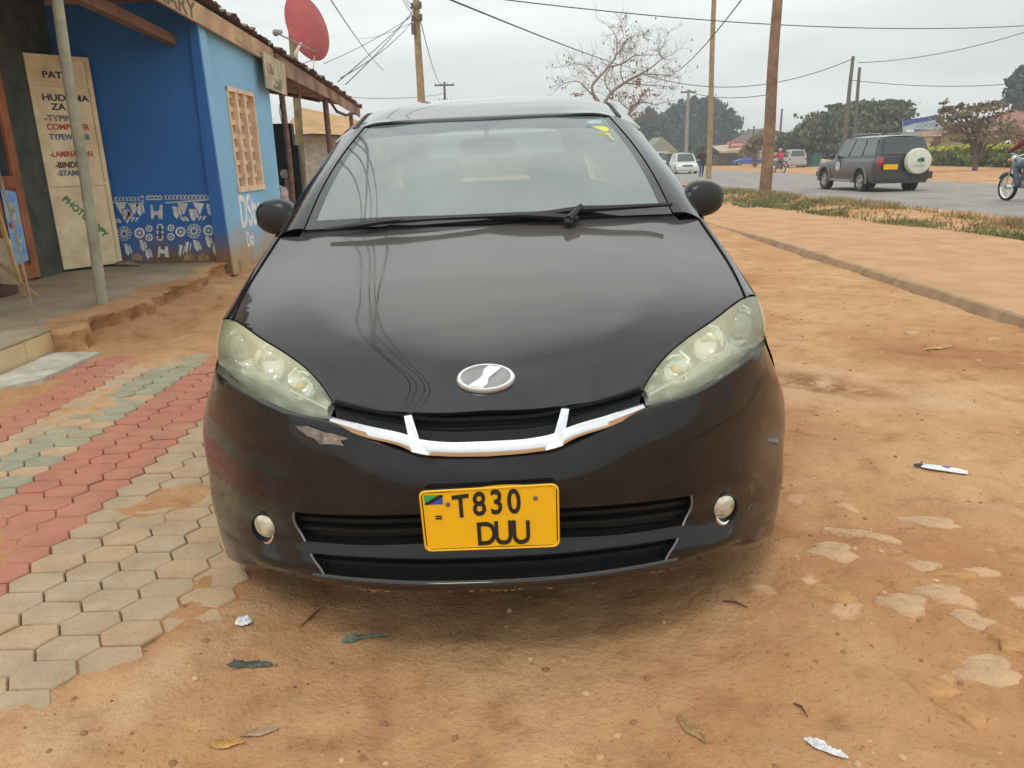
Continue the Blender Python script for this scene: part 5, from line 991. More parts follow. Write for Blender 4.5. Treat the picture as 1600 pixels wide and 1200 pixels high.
# ---- second, timber stall
st2 = thing('timber_stall', 'open brown timber stall with rusty roof and thin posts behind the blue shop', 'stall', (-3.9, 15, 0))
sheet('roof', st2, [(-3.20, 11.9, 2.86), (-3.22, 14.5, 2.74), (-3.25, 17, 2.60), (-3.28, 18.9, 2.47)], [(-6.2, 11.9, 3.35), (-6.2, 14.5, 3.25), (-6.2, 17, 3.1), (-6.2, 18.9, 3.0)], RUST)
b_ = B(); b_.prism([(-3.28, 12.0, 2.56), (-3.30, 15.5, 2.43), (-3.32, 18.7, 2.25), (-3.32, 18.7, 2.43), (-3.30, 15.5, 2.62), (-3.28, 12.0, 2.82)], (-.03, 0, 0)); b_.build('fascia', mat('weathered_fascia', (.30, .19, .13), .8, var=.3, scale=2), st2, smooth=False, fixn=True)
POSTM = mat('stall_post_wood', (.20, .12, .085), .85, var=.2, scale=8)
for y, r_, z in ((12.55, .045, 2.6), (15.55, .055, 2.45), (18.0, .045, 2.32)):
    b_ = B(); b_.tube([(-3.42, y, -.05), (-3.40, y+.02, z*.5), (-3.41, y, z)], r_, 8); b_.build('post', POSTM, st2)
b_ = B(); b_.bb((-4.75, 11.95, 0), (-4.6, 15.2, 3.0)); b_.bb((-4.6, 15.05, 0), (-4.35, 15.2, 2.9)); b_.build('back_wall', mat('stall_back_wall', (.085, .05, .04), .85, var=.3, scale=3), st2, smooth=False)
b_ = B(); b_.tube([(-3.34, 15.6, 2.42), (-3.36, 16.3, 2.25), (-3.36, 17.2, 2.22), (-3.34, 18.0, 2.30)], .03, 6); b_.tube([(-3.5, 15.5, 2.40), (-5.5, 15.4, 2.85)], .035, 6); b_.build('bracing_pole', DARKW, st2)
b_ = B(); b_.tube([(-3.45, 12.55, 2.16), (-3.7, 13.4, 2.08), (-3.95, 14.4, 1.90), (-4.1, 15.0, 1.86)], .008, 5); b_.build('washing_line', mat('pale_wire', (.45, .38, .32), .6), st2)
# hanging sign on the stall
sgn = thing('fascia_sign', 'weathered cream sign hung at the start of the stall roof, tall lettering faded', 'sign', (-3.28, 12.3, 2.3))
q4 = [atx(411, 80, -3.26), atx(445, 100, -3.26), atx(449, 149, -3.26), atx(417, 137, -3.26)]
b_ = B(); b_.prism([tuple(p) for p in q4], (-.02, 0, 0)); b_.build('board', mat('weathered_sign', (.50, .44, .30), .8, var=.18, scale=6, c2=(.33, .30, .22)), sgn, smooth=False, fixn=True)
su_ = (q4[1]-q4[0]).normalized(); sv_ = (q4[0]-q4[3]).normalized()
for s_, a, b2, sz, sx in (('Ula', .10, .45, .20, 1.25), ('Hili', .42, .15, .17, 1.6), ('yumba', .30, .05, .10, 1.6)): text(s_, mat('faded_ink', (.20, .19, .15), .8, var=0), sgn, q4[3]+(q4[2]-q4[3])*a+(q4[0]-q4[3])*b2+Vector((.003, 0, 0)), (q4[2]-q4[3]), (q4[0]-q4[3]), sz, 'faded_lettering', sx=sx)
# black cabinet / display with clock and sack bundle
cb = thing('black_cabinet', 'tall black display cabinet standing under the timber stall roof', 'cabinet', (-4.05, 14.9, 0))
c0 = [atx(448, 180, -4.28), None]
b_ = B(); b_.bb((-4.42, 14.80, .95), (-3.90, 14.95, 1.98)); b_.bb((-4.42, 14.80, .0), (-4.36, 14.95, .95)); b_.bb((-3.90, 14.80, 0), (-3.82, 15.0, 1.6)); b_.bb((-4.36, 14.80, .48), (-3.90, 14.90, .54)); b_.bb((-4.36, 14.90, .0), (-3.90, 14.95, .95)); b_.build('carcass', mat('sooty_black', (.016, .015, .020), .5, var=.2, scale=4), cb, smooth=False)
b_ = B(); b_.bb((-4.30, 14.78, .58), (-4.02, 14.80, .90)); b_.bb((-4.30, 14.78, .10), (-4.02, 14.80, .42)); b_.build('panels', mat('dull_panel', (.085, .08, .07), .5), cb, smooth=False)
b_ = B(); b_.bb((-4.04, 14.5, .10), (-3.96, 14.6, 1.0)); b_.build('pale_upright', mat('pale_upright', (.36, .29, .23), .8), cb, smooth=False)
b_ = B(); b_.lathe([(.001, -.02), (.075, -.02), (.08, 0), (.07, .01), (.001, .01)], (-4.02, 14.45, 1.10), 'y', 20); tag(b_.build('clock_face', mat('pale_dial', (.50, .50, .47), .5, var=.3, scale=30), solo=True, fixn=True), 'small round pale dial on the front of the black cabinet', 'dial')
b_ = B(); rg = random.Random(3)
for k in range(5): b_.ell((-3.72+rg.uniform(-.12, .12), 13.3+rg.uniform(-.15, .15), .15+.16*k), (.20-.02*k, .16, .13), 12, 8, .8)
for i, v in enumerate(b_.v): b_.v[i] = (v[0]+rg.uniform(-.02, .02), v[1]+rg.uniform(-.02, .02), v[2]+rg.uniform(-.02, .02))
tag(b_.build('bundle', mat('pinkish_sacks', (.58, .46, .42), .85, var=.25, scale=12, c2=(.35, .25, .24)), solo=True), 'pile of pale pinkish sacks at the foot of the first stall post', 'sacks')
# ---- satellite dish on its mast
ds = thing('satellite_dish', 'large red satellite dish above the shop roof', 'satellite dish', (-3.75, 13.9, 2.9)); DM = mat('red_dish', (.44, .085, .085), .6, var=.12, scale=2)
dc = atx(480.5, 43, -3.65); side = (ray(480, 43)).normalized(); 
w_ax = Vector((.80, -.52, .22)).normalized(); u_ = w_ax.cross(Vector((0, 0, 1))).normalized(); v_ = u_.cross(w_ax)
b_ = B(); rws = []
for r_, h in ((.001, -.10), (.2, -.092), (.4, -.06), (.55, -.02), (.60, .0), (.605, .004), (.60, -.006), (.55, -.026), (.4, -.068), (.2, -.102), (.001, -.11)): rws.append([tuple(dc+w_ax*(-h)+u_*(r_*.86*math.cos(2*math.pi*k/36))+v_*(r_*1.0*math.sin(2*math.pi*k/36))) for k in range(36)])
b_.grid(rws, closed=True); dsh_ = b_.build('dish', DM, ds, fixn=True)
b_ = B(); foot = atx(463, 98, -3.75); b_.tube([dc-w_ax*.1-v_*.1, foot+Vector((0, 0, .15)), foot-Vector((0, 0, .6))], .03, 8); b_.tube([dc-v_*.5, foot+Vector((.3, 0, -.1))], .012, 5); b_.tube([dc-v_*.5-u_*.2, foot+Vector((0, .3, .0))], .012, 5); b_.build('mount', mat('pale_mount', (.55, .45, .38), .6), ds)
b_ = B(); lnb = atx(431, 51, -3.3); b_.tube([dc-v_*.45-u_*.1, lnb], .012, 6); b_.ell(lnb, (.05, .05, .05), 10, 6); b_.tube([lnb, lnb+(dc-lnb)*.12], .035, 8); b_.build('feed_arm', mat('grey_feed', (.28, .27, .27), .5), ds)
b_ = B(); m0 = at(449, -60, 21.); m1 = at(458, 70, 21.); b_.tube([m0+(m0-m1)*.5, m1, m1+(m1-m0)*3.6], .10, 8); tag(b_.build('wooden_pole', mat('mossy_pole', (.20, .17, .08), .9, var=.2), solo=True), 'mossy wooden pole rising behind the red satellite dish', 'pole')
# ---- house behind the stall
hs_ = thing('tan_roof_house', 'low grey house with a tan hipped roof seen past the stall posts', 'house', (-9, 34, 0)); HY_ = 33.
e0, e1, r0, r1 = at(440, 206, HY_), at(600, 214, HY_), at(470, 168, HY_+4), at(548, 184, HY_+4)
b_ = B(); b_.grid([[tuple(e0), tuple(e1)], [tuple(r0), tuple(r1)]]); b_.poly([e1, e1+Vector((0, 8, 0)), r1]); b_.poly([e0+Vector((0, 0, -.08)), e1+Vector((0, 0, -.08)), e1+Vector((0, 8, -.08)), e0+Vector((0, 8, -.08))]); b_.build('roof', mat('tan_roof', (.50, .30, .13), .8, var=.12, scale=1), hs_, smooth=False)
b_ = B(); b_.bb((e0.x+.3, HY_+.5, -.5), (e1.x-.4, HY_+7, e0.z-.08)); b_.build('wall', mat('grey_house_wall', (.33, .30, .25), .9, var=.15), hs_, smooth=False)
# ================================================================ right side and background
def foliage(b, c, r, n, s, flat=1.0, seed=0, shell=.55):
    """n leaf-clump faces through an ellipsoid's volume"""
    g = np.random.default_rng(seed); m = max(5, n//45); sc_ = g.normal(size=(m, 3)); sc_ /= np.linalg.norm(sc_, axis=1)[:, None]; sc_ *= (shell+(1.02-shell)*g.random(m)**.7)[:, None]
    w = g.integers(0, m, n); off = g.normal(size=(n, 3))*(.13+.14*g.random(m)[w])[:, None]; off[:, 2] *= .6
    P = np.array(c)+(sc_[w]+off)*np.array(r)
    a = g.normal(size=(n, 3)); a[:, 2] *= .6; a /= np.linalg.norm(a, axis=1)[:, None]; u = g.normal(size=(n, 3)); u -= a*(a*u).sum(1)[:, None]; u /= np.linalg.norm(u, axis=1)[:, None]; v = np.cross(a, u); sz = s*(.5+g.random(n)); u *= sz[:, None]; v *= (sz*(.5+.5*g.random(n)))[:, None]
    k = len(b.v); Q = np.stack([P-u-v*.3, P+v, P+u+v*.2, P-v*.9+u*.2], 1).reshape(-1, 3); b.v += Q.tolist()
    b.f += [(k+4*i, k+4*i+1, k+4*i+2, k+4*i+3) for i in range(n)]; b.m += [b.mi]*n
def leafmat(name, c, c2, sc=.5):
    m = mat(name, c, .75, var=.1, c2=c2, scale=sc, spec=.2, det=6); return m
BARK = mat('tree_bark', (.12, .085, .06), .9, var=.2, scale=6)
def tree(px, py, Y, crowns, lm, label, trunk_r=.3, leaf=.35, dens=60, name='tree', group=None, limbs=True):
    """crowns: list of (px, py, rx_px, ry_px) in the photo at distance Y; depth radius follows the width"""
    base = at(px, py, Y); base.z = gz(Y)+.05; t = thing(name, label, 'tree', base, group=group); k = 1/(F_PX*math.cos(PITCH))*Y; b = B(); tb_ = B()
    for i, (cx, cy, rx, ry) in enumerate(crowns):
        c = at(cx, cy, Y); c.y += random.uniform(-.3, .3)*rx*k; R_ = (rx*k, max(rx, ry)*k*.8, ry*k); n = int(dens*(rx*ry)**.85/7)+30
        foliage(b, c, R_, n, leaf*.55, seed=i*13+int(px) % 97, shell=.35)
        if limbs:
            m = Vector((base.x+(c.x-base.x)*.35, base.y+(c.y-base.y)*.4, base.z+(c.z-base.z)*.62)); tb_.tube([(base.x+(c.x-base.x)*.08, base.y, base.z+(c.z-base.z)*.3), m, c], [trunk_r*.6, trunk_r*.4, trunk_r*.15], 6)
    top = at(crowns[0][0], crowns[0][1], Y); tb_.tube([base-Vector((0, 0, .4)), base+(top-base)*.5+Vector((.1, 0, 0)), top], [trunk_r*1.2, trunk_r, trunk_r*.4], 8)
    b.build('crown', lm, t, smooth=False); tb_.build('trunk', BARK, t); return t
DKG = leafmat('dark_far_foliage', (.075, .095, .085), (.040, .054, .050), .25); OLV = leafmat('olive_foliage', (.15, .165, .085), (.07, .085, .045), .5); BRN = leafmat('brownish_foliage', (.25, .205, .13), (.15, .125, .08), .6); MID = leafmat('mid_green_foliage', (.085, .115, .06), (.05, .065, .035), .4)
# far dark trees
tree(1010, 250, 170, [(1005, 205, 26, 26), (1028, 208, 22, 22), (985, 212, 20, 22), (1045, 222, 16, 18)], DKG, 'rounded dark grey-green tree at the left end of the far tree line', .4, .8, 70, group='far dark trees')
tree(1068, 250, 180, [(1065, 190, 22, 28), (1083, 175, 13, 20), (1060, 215, 26, 25), (1090, 205, 20, 30), (1048, 200, 12, 18)], DKG, 'tall dark tree directly behind the pole with two crossarms', .5, .8, 70, group='far dark trees')
tree(1115, 250, 180, [(1110, 172, 14, 18), (1122, 190, 20, 22), (1108, 205, 24, 30), (1135, 208, 18, 28), (1145, 225, 12, 18), (1098, 185, 10, 14), (1128, 228, 26, 18)], DKG, 'tallest dark tree behind the thin pole, its crown ragged with gaps', .5, .8, 70, group='far dark trees')
tree(1165, 250, 185, [(1166, 214, 5, 8), (1165, 224, 7, 9)], DKG, 'small isolated dark treetop right of the far tree line', .3, .6, 90, group='far dark trees')
tree(1095, 262, 130, [(1095, 243, 30, 14), (1125, 246, 22, 12), (1075, 248, 16, 8)], MID, 'low mid green bushy tree at the foot of the dark trees', .3, .6, 80)
# spreading flat-topped tree
tree(1330, 262, 96, [(1322, 186, 46, 13), (1365, 171, 42, 11), (1392, 168, 32, 9), (1340, 176, 40, 9), (1380, 185, 34, 9), (1270, 212, 34, 12), (1290, 205, 34, 14), (1255, 218, 28, 14), (1345, 205, 50, 16), (1235, 232, 20, 12), (1385, 200, 26, 10), (1300, 228, 50, 14), (1350, 228, 50, 14), (1275, 190, 16, 6), (1225, 222, 12, 10), (1410, 218, 14, 8), (1310, 166, 12, 3), (1250, 243, 30, 7), (1400, 185, 10, 5)], OLV, 'wide flat-topped olive green tree behind the dark off-road car', .45, .40, 85)
tree(1524, 268, 46, [(1520, 190, 40, 24), (1560, 200, 42, 22), (1495, 195, 24, 20), (1480, 178, 10, 14), (1535, 172, 28, 12), (1590, 205, 26, 18), (1540, 218, 40, 12), (1500, 165, 9, 5), (1555, 170, 10, 4), (1478, 165, 12, 8)], BRN, 'hazy brown thin-leaved tree in front of the yellow building', .13, .15, 15)
tree(1590, 240, 110, [(1592, 150, 16, 14), (1588, 128, 12, 12), (1602, 118, 10, 14), (1572, 160, 10, 6), (1605, 165, 18, 10)], DKG, 'tall dark conifer-like tree at the right edge of the photo', .3, .45, 90)
tree(1462, 250, 112, [(1455, 196, 16, 10), (1440, 200, 12, 8), (1430, 190, 5, 3)], MID, 'dull green tree behind the porch with the blue sign', .3, .45, 80)
# pale dead-looking tree beside the red shop
tree(1180, 262, 92, [(1178, 228, 12, 14), (1165, 235, 10, 10), (1188, 218, 9, 10)], leafmat('straw_foliage', (.28, .20, .11), (.17, .12, .07)), 'pale brown half bare tree beside the red signed shop', .15, .3, 60)
# bare tree with seed pods
bt = thing('bare_tree', 'bare grey tree with spreading twigs and a few dry leaves behind the black car', 'tree', (4.3, 30, -.1)); tb_ = B(); twigs = B(); lv = B(); YB = 30.
limbs = [([(945, 262), (942, 200), (938, 165), (928, 150)], .11, .075), ([(928, 150), (925, 135), (935, 122), (950, 105), (962, 88), (964, 68), (960, 52), (950, 40)], .055, .010), ([(928, 150), (915, 138), (905, 128), (890, 128), (876, 133)], .035, .008), ([(935, 122), (925, 112), (915, 103), (895, 100), (880, 104)], .028, .006), ([(950, 105), (975, 98), (990, 88), (1010, 86), (1030, 86)], .035, .008), ([(962, 88), (975, 70), (985, 58), (998, 55), (1010, 52)], .025, .006),
 ([(942, 165), (955, 145), (975, 130), (1000, 116), (1020, 104), (1035, 92), (1048, 86)], .07, .010), ([(1000, 116), (1020, 116), (1040, 118), (1062, 122)], .03, .006), ([(975, 130), (1000, 132), (1025, 134), (1060, 136)], .028, .006), ([(975, 130), (970, 115), (972, 100), (980, 85)], .03, .007), ([(955, 145), (945, 128), (948, 112)], .03, .01), ([(985, 240), (986, 200), (984, 172), (988, 165)], .07, .04), ([(984, 172), (970, 160), (965, 150)], .03, .01), ([(988, 165), (1005, 160), (1025, 163), (1040, 160)], .03, .008), ([(1035, 92), (1030, 80), (1040, 70)], .018, .006), ([(964, 68), (975, 55), (968, 42)], .015, .005)]
def grow(p, d, r, n, lev):
    pts = [p]; rs = [r]
    for i in range(4): d = (d+Vector((random.gauss(0, .25), random.gauss(0, .25), random.gauss(0, .2)+.03))).normalized(); p = p+d*n/4; pts.append(p); rs.append(r*(1-.18*(i+1)))
    twigs.tube(pts, rs, 4, cap=False)
    if lev > 0:
        for k in range(random.choice((3, 3, 4))): q = pts[random.choice((2, 3, 4))]; grow(q, (d+Vector((random.gauss(0, .7), random.gauss(0, .5), random.gauss(0, .6)))).normalized(), r*.6, n*.7, lev-1)
    elif random.random() < .07:
        lv.box(p, (.035, .03, .07), random.random()*3)
for pth, r0_, r1_ in limbs:
    dy = random.uniform(-1, 1) if r0_ < .06 else 0; pts = [at(x, y, YB+dy*(i/len(pth))) for i, (x, y) in enumerate(pth)]; P3 = [Vector(p) for p in interp(pts, len(pth)*3)]; n_ = len(P3)
    tb_.tube(P3, [r0_+(r1_-r0_)*i/(n_-1) for i in range(n_)], 7)
    if r0_ < .075:
        for i in range(2, n_, 2):
            d = (P3[min(i+1, n_-1)]-P3[i-1]).normalized(); 
            for _ in range(2): grow(P3[i], (d*.6+Vector((random.gauss(0, .8), random.gauss(0, .6), random.gauss(.15, .7)))).normalized(), max(.008, r1_*.9), random.uniform(.28, .62), 2)
BTW = mat('bare_branch', (.30, .25, .22), .9, var=.15); tb_.build('trunk', BTW, bt); twigs.build('twigs', BTW, bt); 
for cx, cy, rx, ry in ((1000, 140, 16, 9), (985, 150, 14, 8), (1015, 150, 14, 8), (960, 150, 8, 5), (900, 148, 10, 3), (995, 128, 10, 6)):
    c = at(cx, cy, YB); foliage(lv, c, (rx*.026, .4, ry*.026), 60, .035, seed=int(cx), shell=.1)
lv.build('dry_leaves', mat('dry_brown_leaves', (.30, .17, .08), .8, var=.25, scale=3), bt, smooth=False)
# ---- poles and wires
def pole(name, label, pb_, pt, Yb, r0_, r1_, m, group=None, Yt=None, arms=()):
    a = at(*pb_, Yb); c = at(*pt, Yt or Yb); a.z = gz(Yb)-.1 if a.z < .3 else a.z; t = thing(name, label, 'utility pole', a, group=group); b = B(); d = c-a
    b.tube([a+d*k+Vector((.02*math.sin(k*7), 0, 0)) for k in np.linspace(0, 1, 9)], [r0_+(r1_-r0_)*k for k in np.linspace(0, 1, 9)], 12); b.build('post', m, t)
    for f, w, th in arms:
        q = a+d*f; s_ = B(); s_.box(q, (w, th, th)); ar = s_.build('crossarm', DARKW, t, smooth=False); s2_ = B()
        for u in (-.45, -.15, .15, .45): s2_.lathe([(.04, 0), (.05, .05), (.02, .12), (.03, .18), (.001, .2)], (q.x+w*u, q.y, q.z+th/2), 'z', 8)
        s2_.build('insulators', mat('brown_insulator', (.12, .07, .05), .3, var=0), ar)
    return a, c, t
PG = mat('tan_pole', (.34, .25, .13), .85, var=.15, scale=5); PD = mat('dark_distant_pole', (.13, .11, .09), .85, var=.1)
pa, pc, bigp = pole('utility_pole', 'thick reddish brown wooden pole standing in the verge at the right', (1195, 303), (1218, -40), 24.3, .19, .135, WOODP)
pa2, pc2, _ = pole('utility_pole', 'slim pale wooden pole behind the wing mirror beside the walking person', (1107, 278), (1117, -40), 44, .16, .12, PG)
pa3, pc3, p3t = pole('utility_pole', 'tan pole with insulators and wires rising behind the car roof on the left', (660, 210), (649, -30), 34, .17, .125, PG)
s_ = B(); q = at(650, 12, 33.85)
for dz in (0, .45): s_.box(q+Vector((0, 0, -dz)), (.45, .08, .08)); s_.box(q+Vector((.18, 0, -dz+.12)), (.10, .12, .18)); s_.box(q+Vector((-.15, 0, -dz+.10)), (.08, .1, .14))
s_.build('bracket', PD, p3t, smooth=False); s_ = B(); s_.box(at(646, 45, 33.8), (.16, .16, .42)); s_.build('meter_box', PD, p3t, smooth=False)
pole('utility_pole', 'dark double-armed pole standing just above the car roof', (698, 200), (694, 128), 92, .16, .12, PD, 'distant power poles', arms=((.93, 2.2, .16), (.60, 1.4, .14)))
pole('utility_pole', 'distant grey pole with one crossarm in front of the dark trees', (1071, 262), (1076, 140), 88, .22, .15, mat('grey_distant_pole', (.30, .28, .25), .85), 'distant power poles', arms=((.97, 1.7, .14),))
pole('utility_pole', 'taller of two leaning poles rising behind the flat-topped tree', (1318, 232), (1333, 88), 78, .22, .15, PD, 'distant power poles', arms=())
pole('utility_pole', 'shorter of two leaning poles rising behind the flat-topped tree', (1334, 235), (1343, 105), 80, .20, .14, PD, 'distant power poles')
pole('utility_pole', 'short dark pole left of the flat-topped tree', (1217, 240), (1222, 170), 98, .14, .10, PD, 'distant power poles')
pole('utility_pole', 'thin dark pole beside the red signed shop', (1176, 262), (1178, 197), 105, .16, .10, PD, 'distant power poles')
WIRE = mat('cable_black', (.03, .03, .03), .6, var=0); wn = 0
def wire(a, b, sag, r_, label, n=28):
    a, b = Vector(a), Vector(b); s_ = B(); s_.tube([a.lerp(b, t)+Vector((0, 0, -4*sag*t*(1-t))) for t in np.linspace(0, 1, n)], r_, 5); tag(s_.build('overhead_wire', WIRE, solo=True), label, 'wire', 'overhead wires')
wire(at(690, -6, 12), at(1012, 112, 60), .15, .014, 'wire sloping from the top centre down to the bare tree')
wire(at(690, -6, 12), Vector((-3.6, -6, 6.3)), .2, .014, 'wire sloping from the top centre down to the bare tree')
wire(at(745, -6, 30), at(1640, 38, 44), .55, .020, 'long nearly level wire crossing the sky above both right poles')
wire(at(1166, -10, 30), at(1058, 112, 62), .25, .026, 'steep wire running down left across the slim pale pole')
wire(at(1010, 118, 80), at(1332, 92, 78), 1.7, .035, 'slack wire hanging between the bare tree and the leaning poles')
wire(at(1330, 125, 78), at(1640, 126, 70), .5, .03, 'level faint wire right of the leaning poles')
wire(at(1340, 98, 78), at(1640, 38, 66), .6, .03, 'faint wire rising right from the leaning poles')
wire(at(1075, 143, 88), at(1200, 148, 60), .4, .03, 'faint wire right of the distant one-armed pole')
q = at(648, 12, 33.8)
for k, (px, py, Y, sg) in enumerate(((540, 132, 17.5, .10), (528, 128, 17.0, .05), (505, 100, 30, .1), (532, 122, 18.5, .18), (560, 60, 60, .2))): wire(q+Vector((0, 0, -.12*k)), at(px, py, Y), sg, .011, 'one of the thin wires fanning down left from the tan pole')
wire(at(512, -8, 22), at(600, 110, 55), .2, .016, 'thin wire crossing the fan of wires beside the red dish'); wire(at(652, 12, 33.8), at(690, 132, 90), .8, .022, 'wire dropping from the tan pole to the double-armed pole')
wire(at(510, 150, 50), at(694, 146, 92), .3, .02, 'faint low wire left of the double-armed pole')
for k, (xa, xb) in enumerate(((-2.3, -1.15), (-2.0, -.95), (-1.8, -.75))): wire((xa, -7, 5.6), pc3+Vector((xb*.1, 0, -1.0-.2*k)), .5, .012, 'service wire passing over the camera towards the tan pole')
# ---- grass verge (uncountable blades)
vg = B(); g = np.random.default_rng(5)
def blades(n, fx, fy, h, mi, w=.008):
    k = 0
    while k < n:
        y = fy(); x = fx(y)
        cl_ = float(fbm(np.array([x]), np.array([y]), .9, 3, 71)[0])
        if cl_ < .06 and random.random() < .9: continue
        z = hz(x, y) if y < 40 else gz(y)+.03; hh = h*random.uniform(.4, 1.2); a = random.random()*6.28; lx, ly = random.gauss(0, .4)*hh, random.gauss(0, .4)*hh; ww = w*(1+y/14)
        n0 = len(vg.v); vg.v += [(x-ww*math.cos(a), y-ww*math.sin(a), z-.01), (x+ww*math.cos(a), y+ww*math.sin(a), z-.01), (x+lx, y+ly, z+hh)]; vg.mi = mi if random.random() > .25 else (mi+1) % 3; vg.face(n0, n0+1, n0+2); k += 1
V0 = lambda y: np.interp(y, [8, 10, 14.4, 20, 40], [6.7, 6.64, 6.4, 5.7, 5.4]); V1 = lambda y: np.interp(y, [8, 14, 18, 27, 40], [8.7, 8.5, 8.2, 7.9, 7.6])
blades(9000, lambda y: random.uniform(V0(y), V1(y)), lambda: 8.2+27*random.random()**1.3, .07, 0)
blades(4500, lambda y: V0(y)+.1+abs(random.gauss(0, .35)), lambda: 8.2+22*random.random()**1.2, .10, 1)
blades(5000, lambda y: V1(y)-.25+random.gauss(0, .22), lambda: 8.5+20*random.random(), .15, 2, .006)
blades(2500, lambda y: random.uniform(5.6, 7.4), lambda: random.uniform(18, 26), .13, 1)
structure(vg.build('verge_grass', [mat('dry_grass', (.33, .235, .11), .8, var=.2, scale=2), mat('green_grass', (.17, .19, .065), .8, var=.2, scale=2), mat('straw_grass', (.36, .29, .13), .8, var=.2, scale=2)], smooth=False), 'stuff', 'patchy dry and green grass on the verge beside the road')
s_ = B(); 
# ---- vehicles
def gcar(name, label, loc, rz, L_, W_, H_, paint, style, group=None, glass=None, plate=None):
    """compact car: x right, y forward; body lofted from a side profile. style: dict(profile=[(y,zbelt)], roof=[(y,z)], wheels)"""
    t = thing(name, label, 'car', loc, (0, 0, rz), group=group); hw = W_/2; S = style; glass = glass or mat('car_window', (.03, .035, .035), .08, var=0, coat=1)
    yb, yf = -L_/2, L_/2; wr = S['wr']; ws_ = S['wheels']; gc = S['gc']; ys_ = sorted(set(list(np.linspace(yb, yf, 34))+[w+wr*1.18*math.cos(a) for w in ws_ for a in np.linspace(0, math.pi, 11)]))
    top = lambda y: float(np.interp(y, *zip(*S['belt']))); b = B(); rws = []
    for y in ys_:
        e = max(0, abs(y)-L_/2+.35)/.35; w = hw*(1-.12*e*e); zl = gc
        for wy in ws_:
            if abs(y-wy) < wr*1.18: zl = max(zl, wr+math.sqrt((wr*1.18)**2-(y-wy)**2))
        zt = top(y); zl = min(zl, zt-.03); h = zt-gc; row = []
        for f, k in ((0, .90), (.12, .985), (.35, 1.0), (.62, 1.0), (.82, .985), (.93, .95)): row.append((w*k, y, max(zl, gc+h*f)))
        row += [(w*.90, y, zt-.01), (w*.6, y, zt+.012), (0, y, zt+.02)]
        rws.append([(-p[0], p[1], p[2]) for p in row]+row[::-1][1:])
    b.grid(rws); b.poly([rws[0][k] for k in range(len(rws[0]))]); b.poly([rws[-1][k] for k in range(len(rws[-1]))][::-1]); b.build('body', paint, t, world=False, sharp=35, fixn=True)
    # cabin: belt outline -> roof outline
    c = S['cab']; z1 = H_; bw, rw = hw*.93, hw*.74; cb_ = B(); ybr, yfr, ytr, ytf = c  # belt rear, belt front, roof rear, roof front
    zb0, zb1 = top(ybr+.02)-.03, top(yfr-.02)-.03
    lo_ = [(-bw, ybr, zb0), (bw, ybr, zb0), (bw, yfr, zb1), (-bw, yfr, zb1)]; hi = [(-rw, ytr, z1-.07), (rw, ytr, z1-.09), (rw, ytf, z1-.09), (-rw, ytf, z1-.07)]
    ring_ = []
    for f in (0, .5, 1): ring_.append([tuple(Vector(lo_[k]).lerp(Vector(hi[k]), f)+Vector((math.copysign(.025*math.sin(math.pi*f), lo_[k][0]), 0, 0))) for k in range(4)])
    cb_.grid(ring_, closed=True); rfs = [[(x*rw, ytr+(ytf-ytr)*v, z1-.08+.08*(1-abs(x)**3)*(1-(2*v-1)**4*.6)) for x in np.linspace(-1, 1, 9)] for v in np.linspace(0, 1, 9)]; cb_.grid(rfs); cb_.build('cabin', paint, t, world=False, sharp=30, fixn=True)
    def win(nm, k0, k1, u0, u1, v0, v1):
        q = []
        for (u, v) in ((u0, v0), (u1, v0), (u1, v1), (u0, v1)):
            a = Vector(lo_[k0]).lerp(Vector(lo_[k1]), u); d = Vector(hi[k0]).lerp(Vector(hi[k1]), u); q.append(a.lerp(d, v)+Vector((0, 0, 0)))
        n_ = (q[1]-q[0]).cross(q[3]-q[0]).normalized(); ctr = Vector((0, (ybr+yfr)/2, z1*.7)); n_ = n_ if n_.dot((q[0]+q[2])/2-ctr) > 0 else -n_; wb_ = B(); mid_ = [(q[0]+q[3])/2, (q[1]+q[2])/2]; off_ = .034
        wb_.prism([p+n_*off_ for p in q], -n_*.03); wb_.build(nm, glass, t, world=False, smooth=False, fixn=True)
    for u0, u1 in S.get('side', ((.06, .36), (.40, .66), (.70, .93))): win('window', 1, 2, u0, u1, .14, .88); win('window', 0, 3, u0, u1, .14, .88)
    win('windscreen', 3, 2, .06, .94, .12, .92); win('rear_window', 0, 1, .08, .92, .16, .90)
    for s in (-1, 1):
        for wy in ws_: wheel(t, (s*(hw-.11), wy, wr), wr, .22, s)
        m_ = B(); m_.ell((s*(hw+.08), yfr-.25, top(yfr-.25)+.08), (.11, .06, .08), 10, 6, .7); m_.build('wing_mirror', paint, t, world=False)
        m_ = B(); zt = top(yf-.05); m_.ell((s*(hw*.72), yf-.03, zt*.86), (hw*.22, .07, .08), 12, 6, .7); m_.build('headlight', mat('clear_headlight', (.62, .64, .64), .15, .2, var=0, coat=1), t, world=False)
        m_ = B(); zt = top(yb+.05); m_.ell((s*(hw*.86), yb+.05, S.get('tz', zt*.88)), (hw*.11, .08, S.get('th', .12)), 12, 6, .6); m_.build('tail_light', mat('red_tail_light', (.35, .02, .025), .2, var=0, coat=1), t, world=False)
    m_ = B(); m_.box((0, yf-.02, gc+.22), (W_*.92, .16, .20)); m_.build('front_bumper', S.get('bm', paint), t, world=False, smooth=False); m_ = B(); m_.box((0, yb+.0, gc+.24), (W_*.96, .20, .22)); m_.build('rear_bumper', S.get('bm', paint), t, world=False, smooth=False)
    m_ = B(); m_.box((0, yf+.01, gc+.45), (W_*.45, .04, .10)); m_.build('grille', BLACKP, t, world=False, smooth=False)
    if plate: m_ = B(); m_.box((plate[0], yb-.115 if len(plate) < 3 else plate[2], plate[1]), (.46, .012, .16)); m_.build('number_plate', PY, t, world=False, smooth=False)
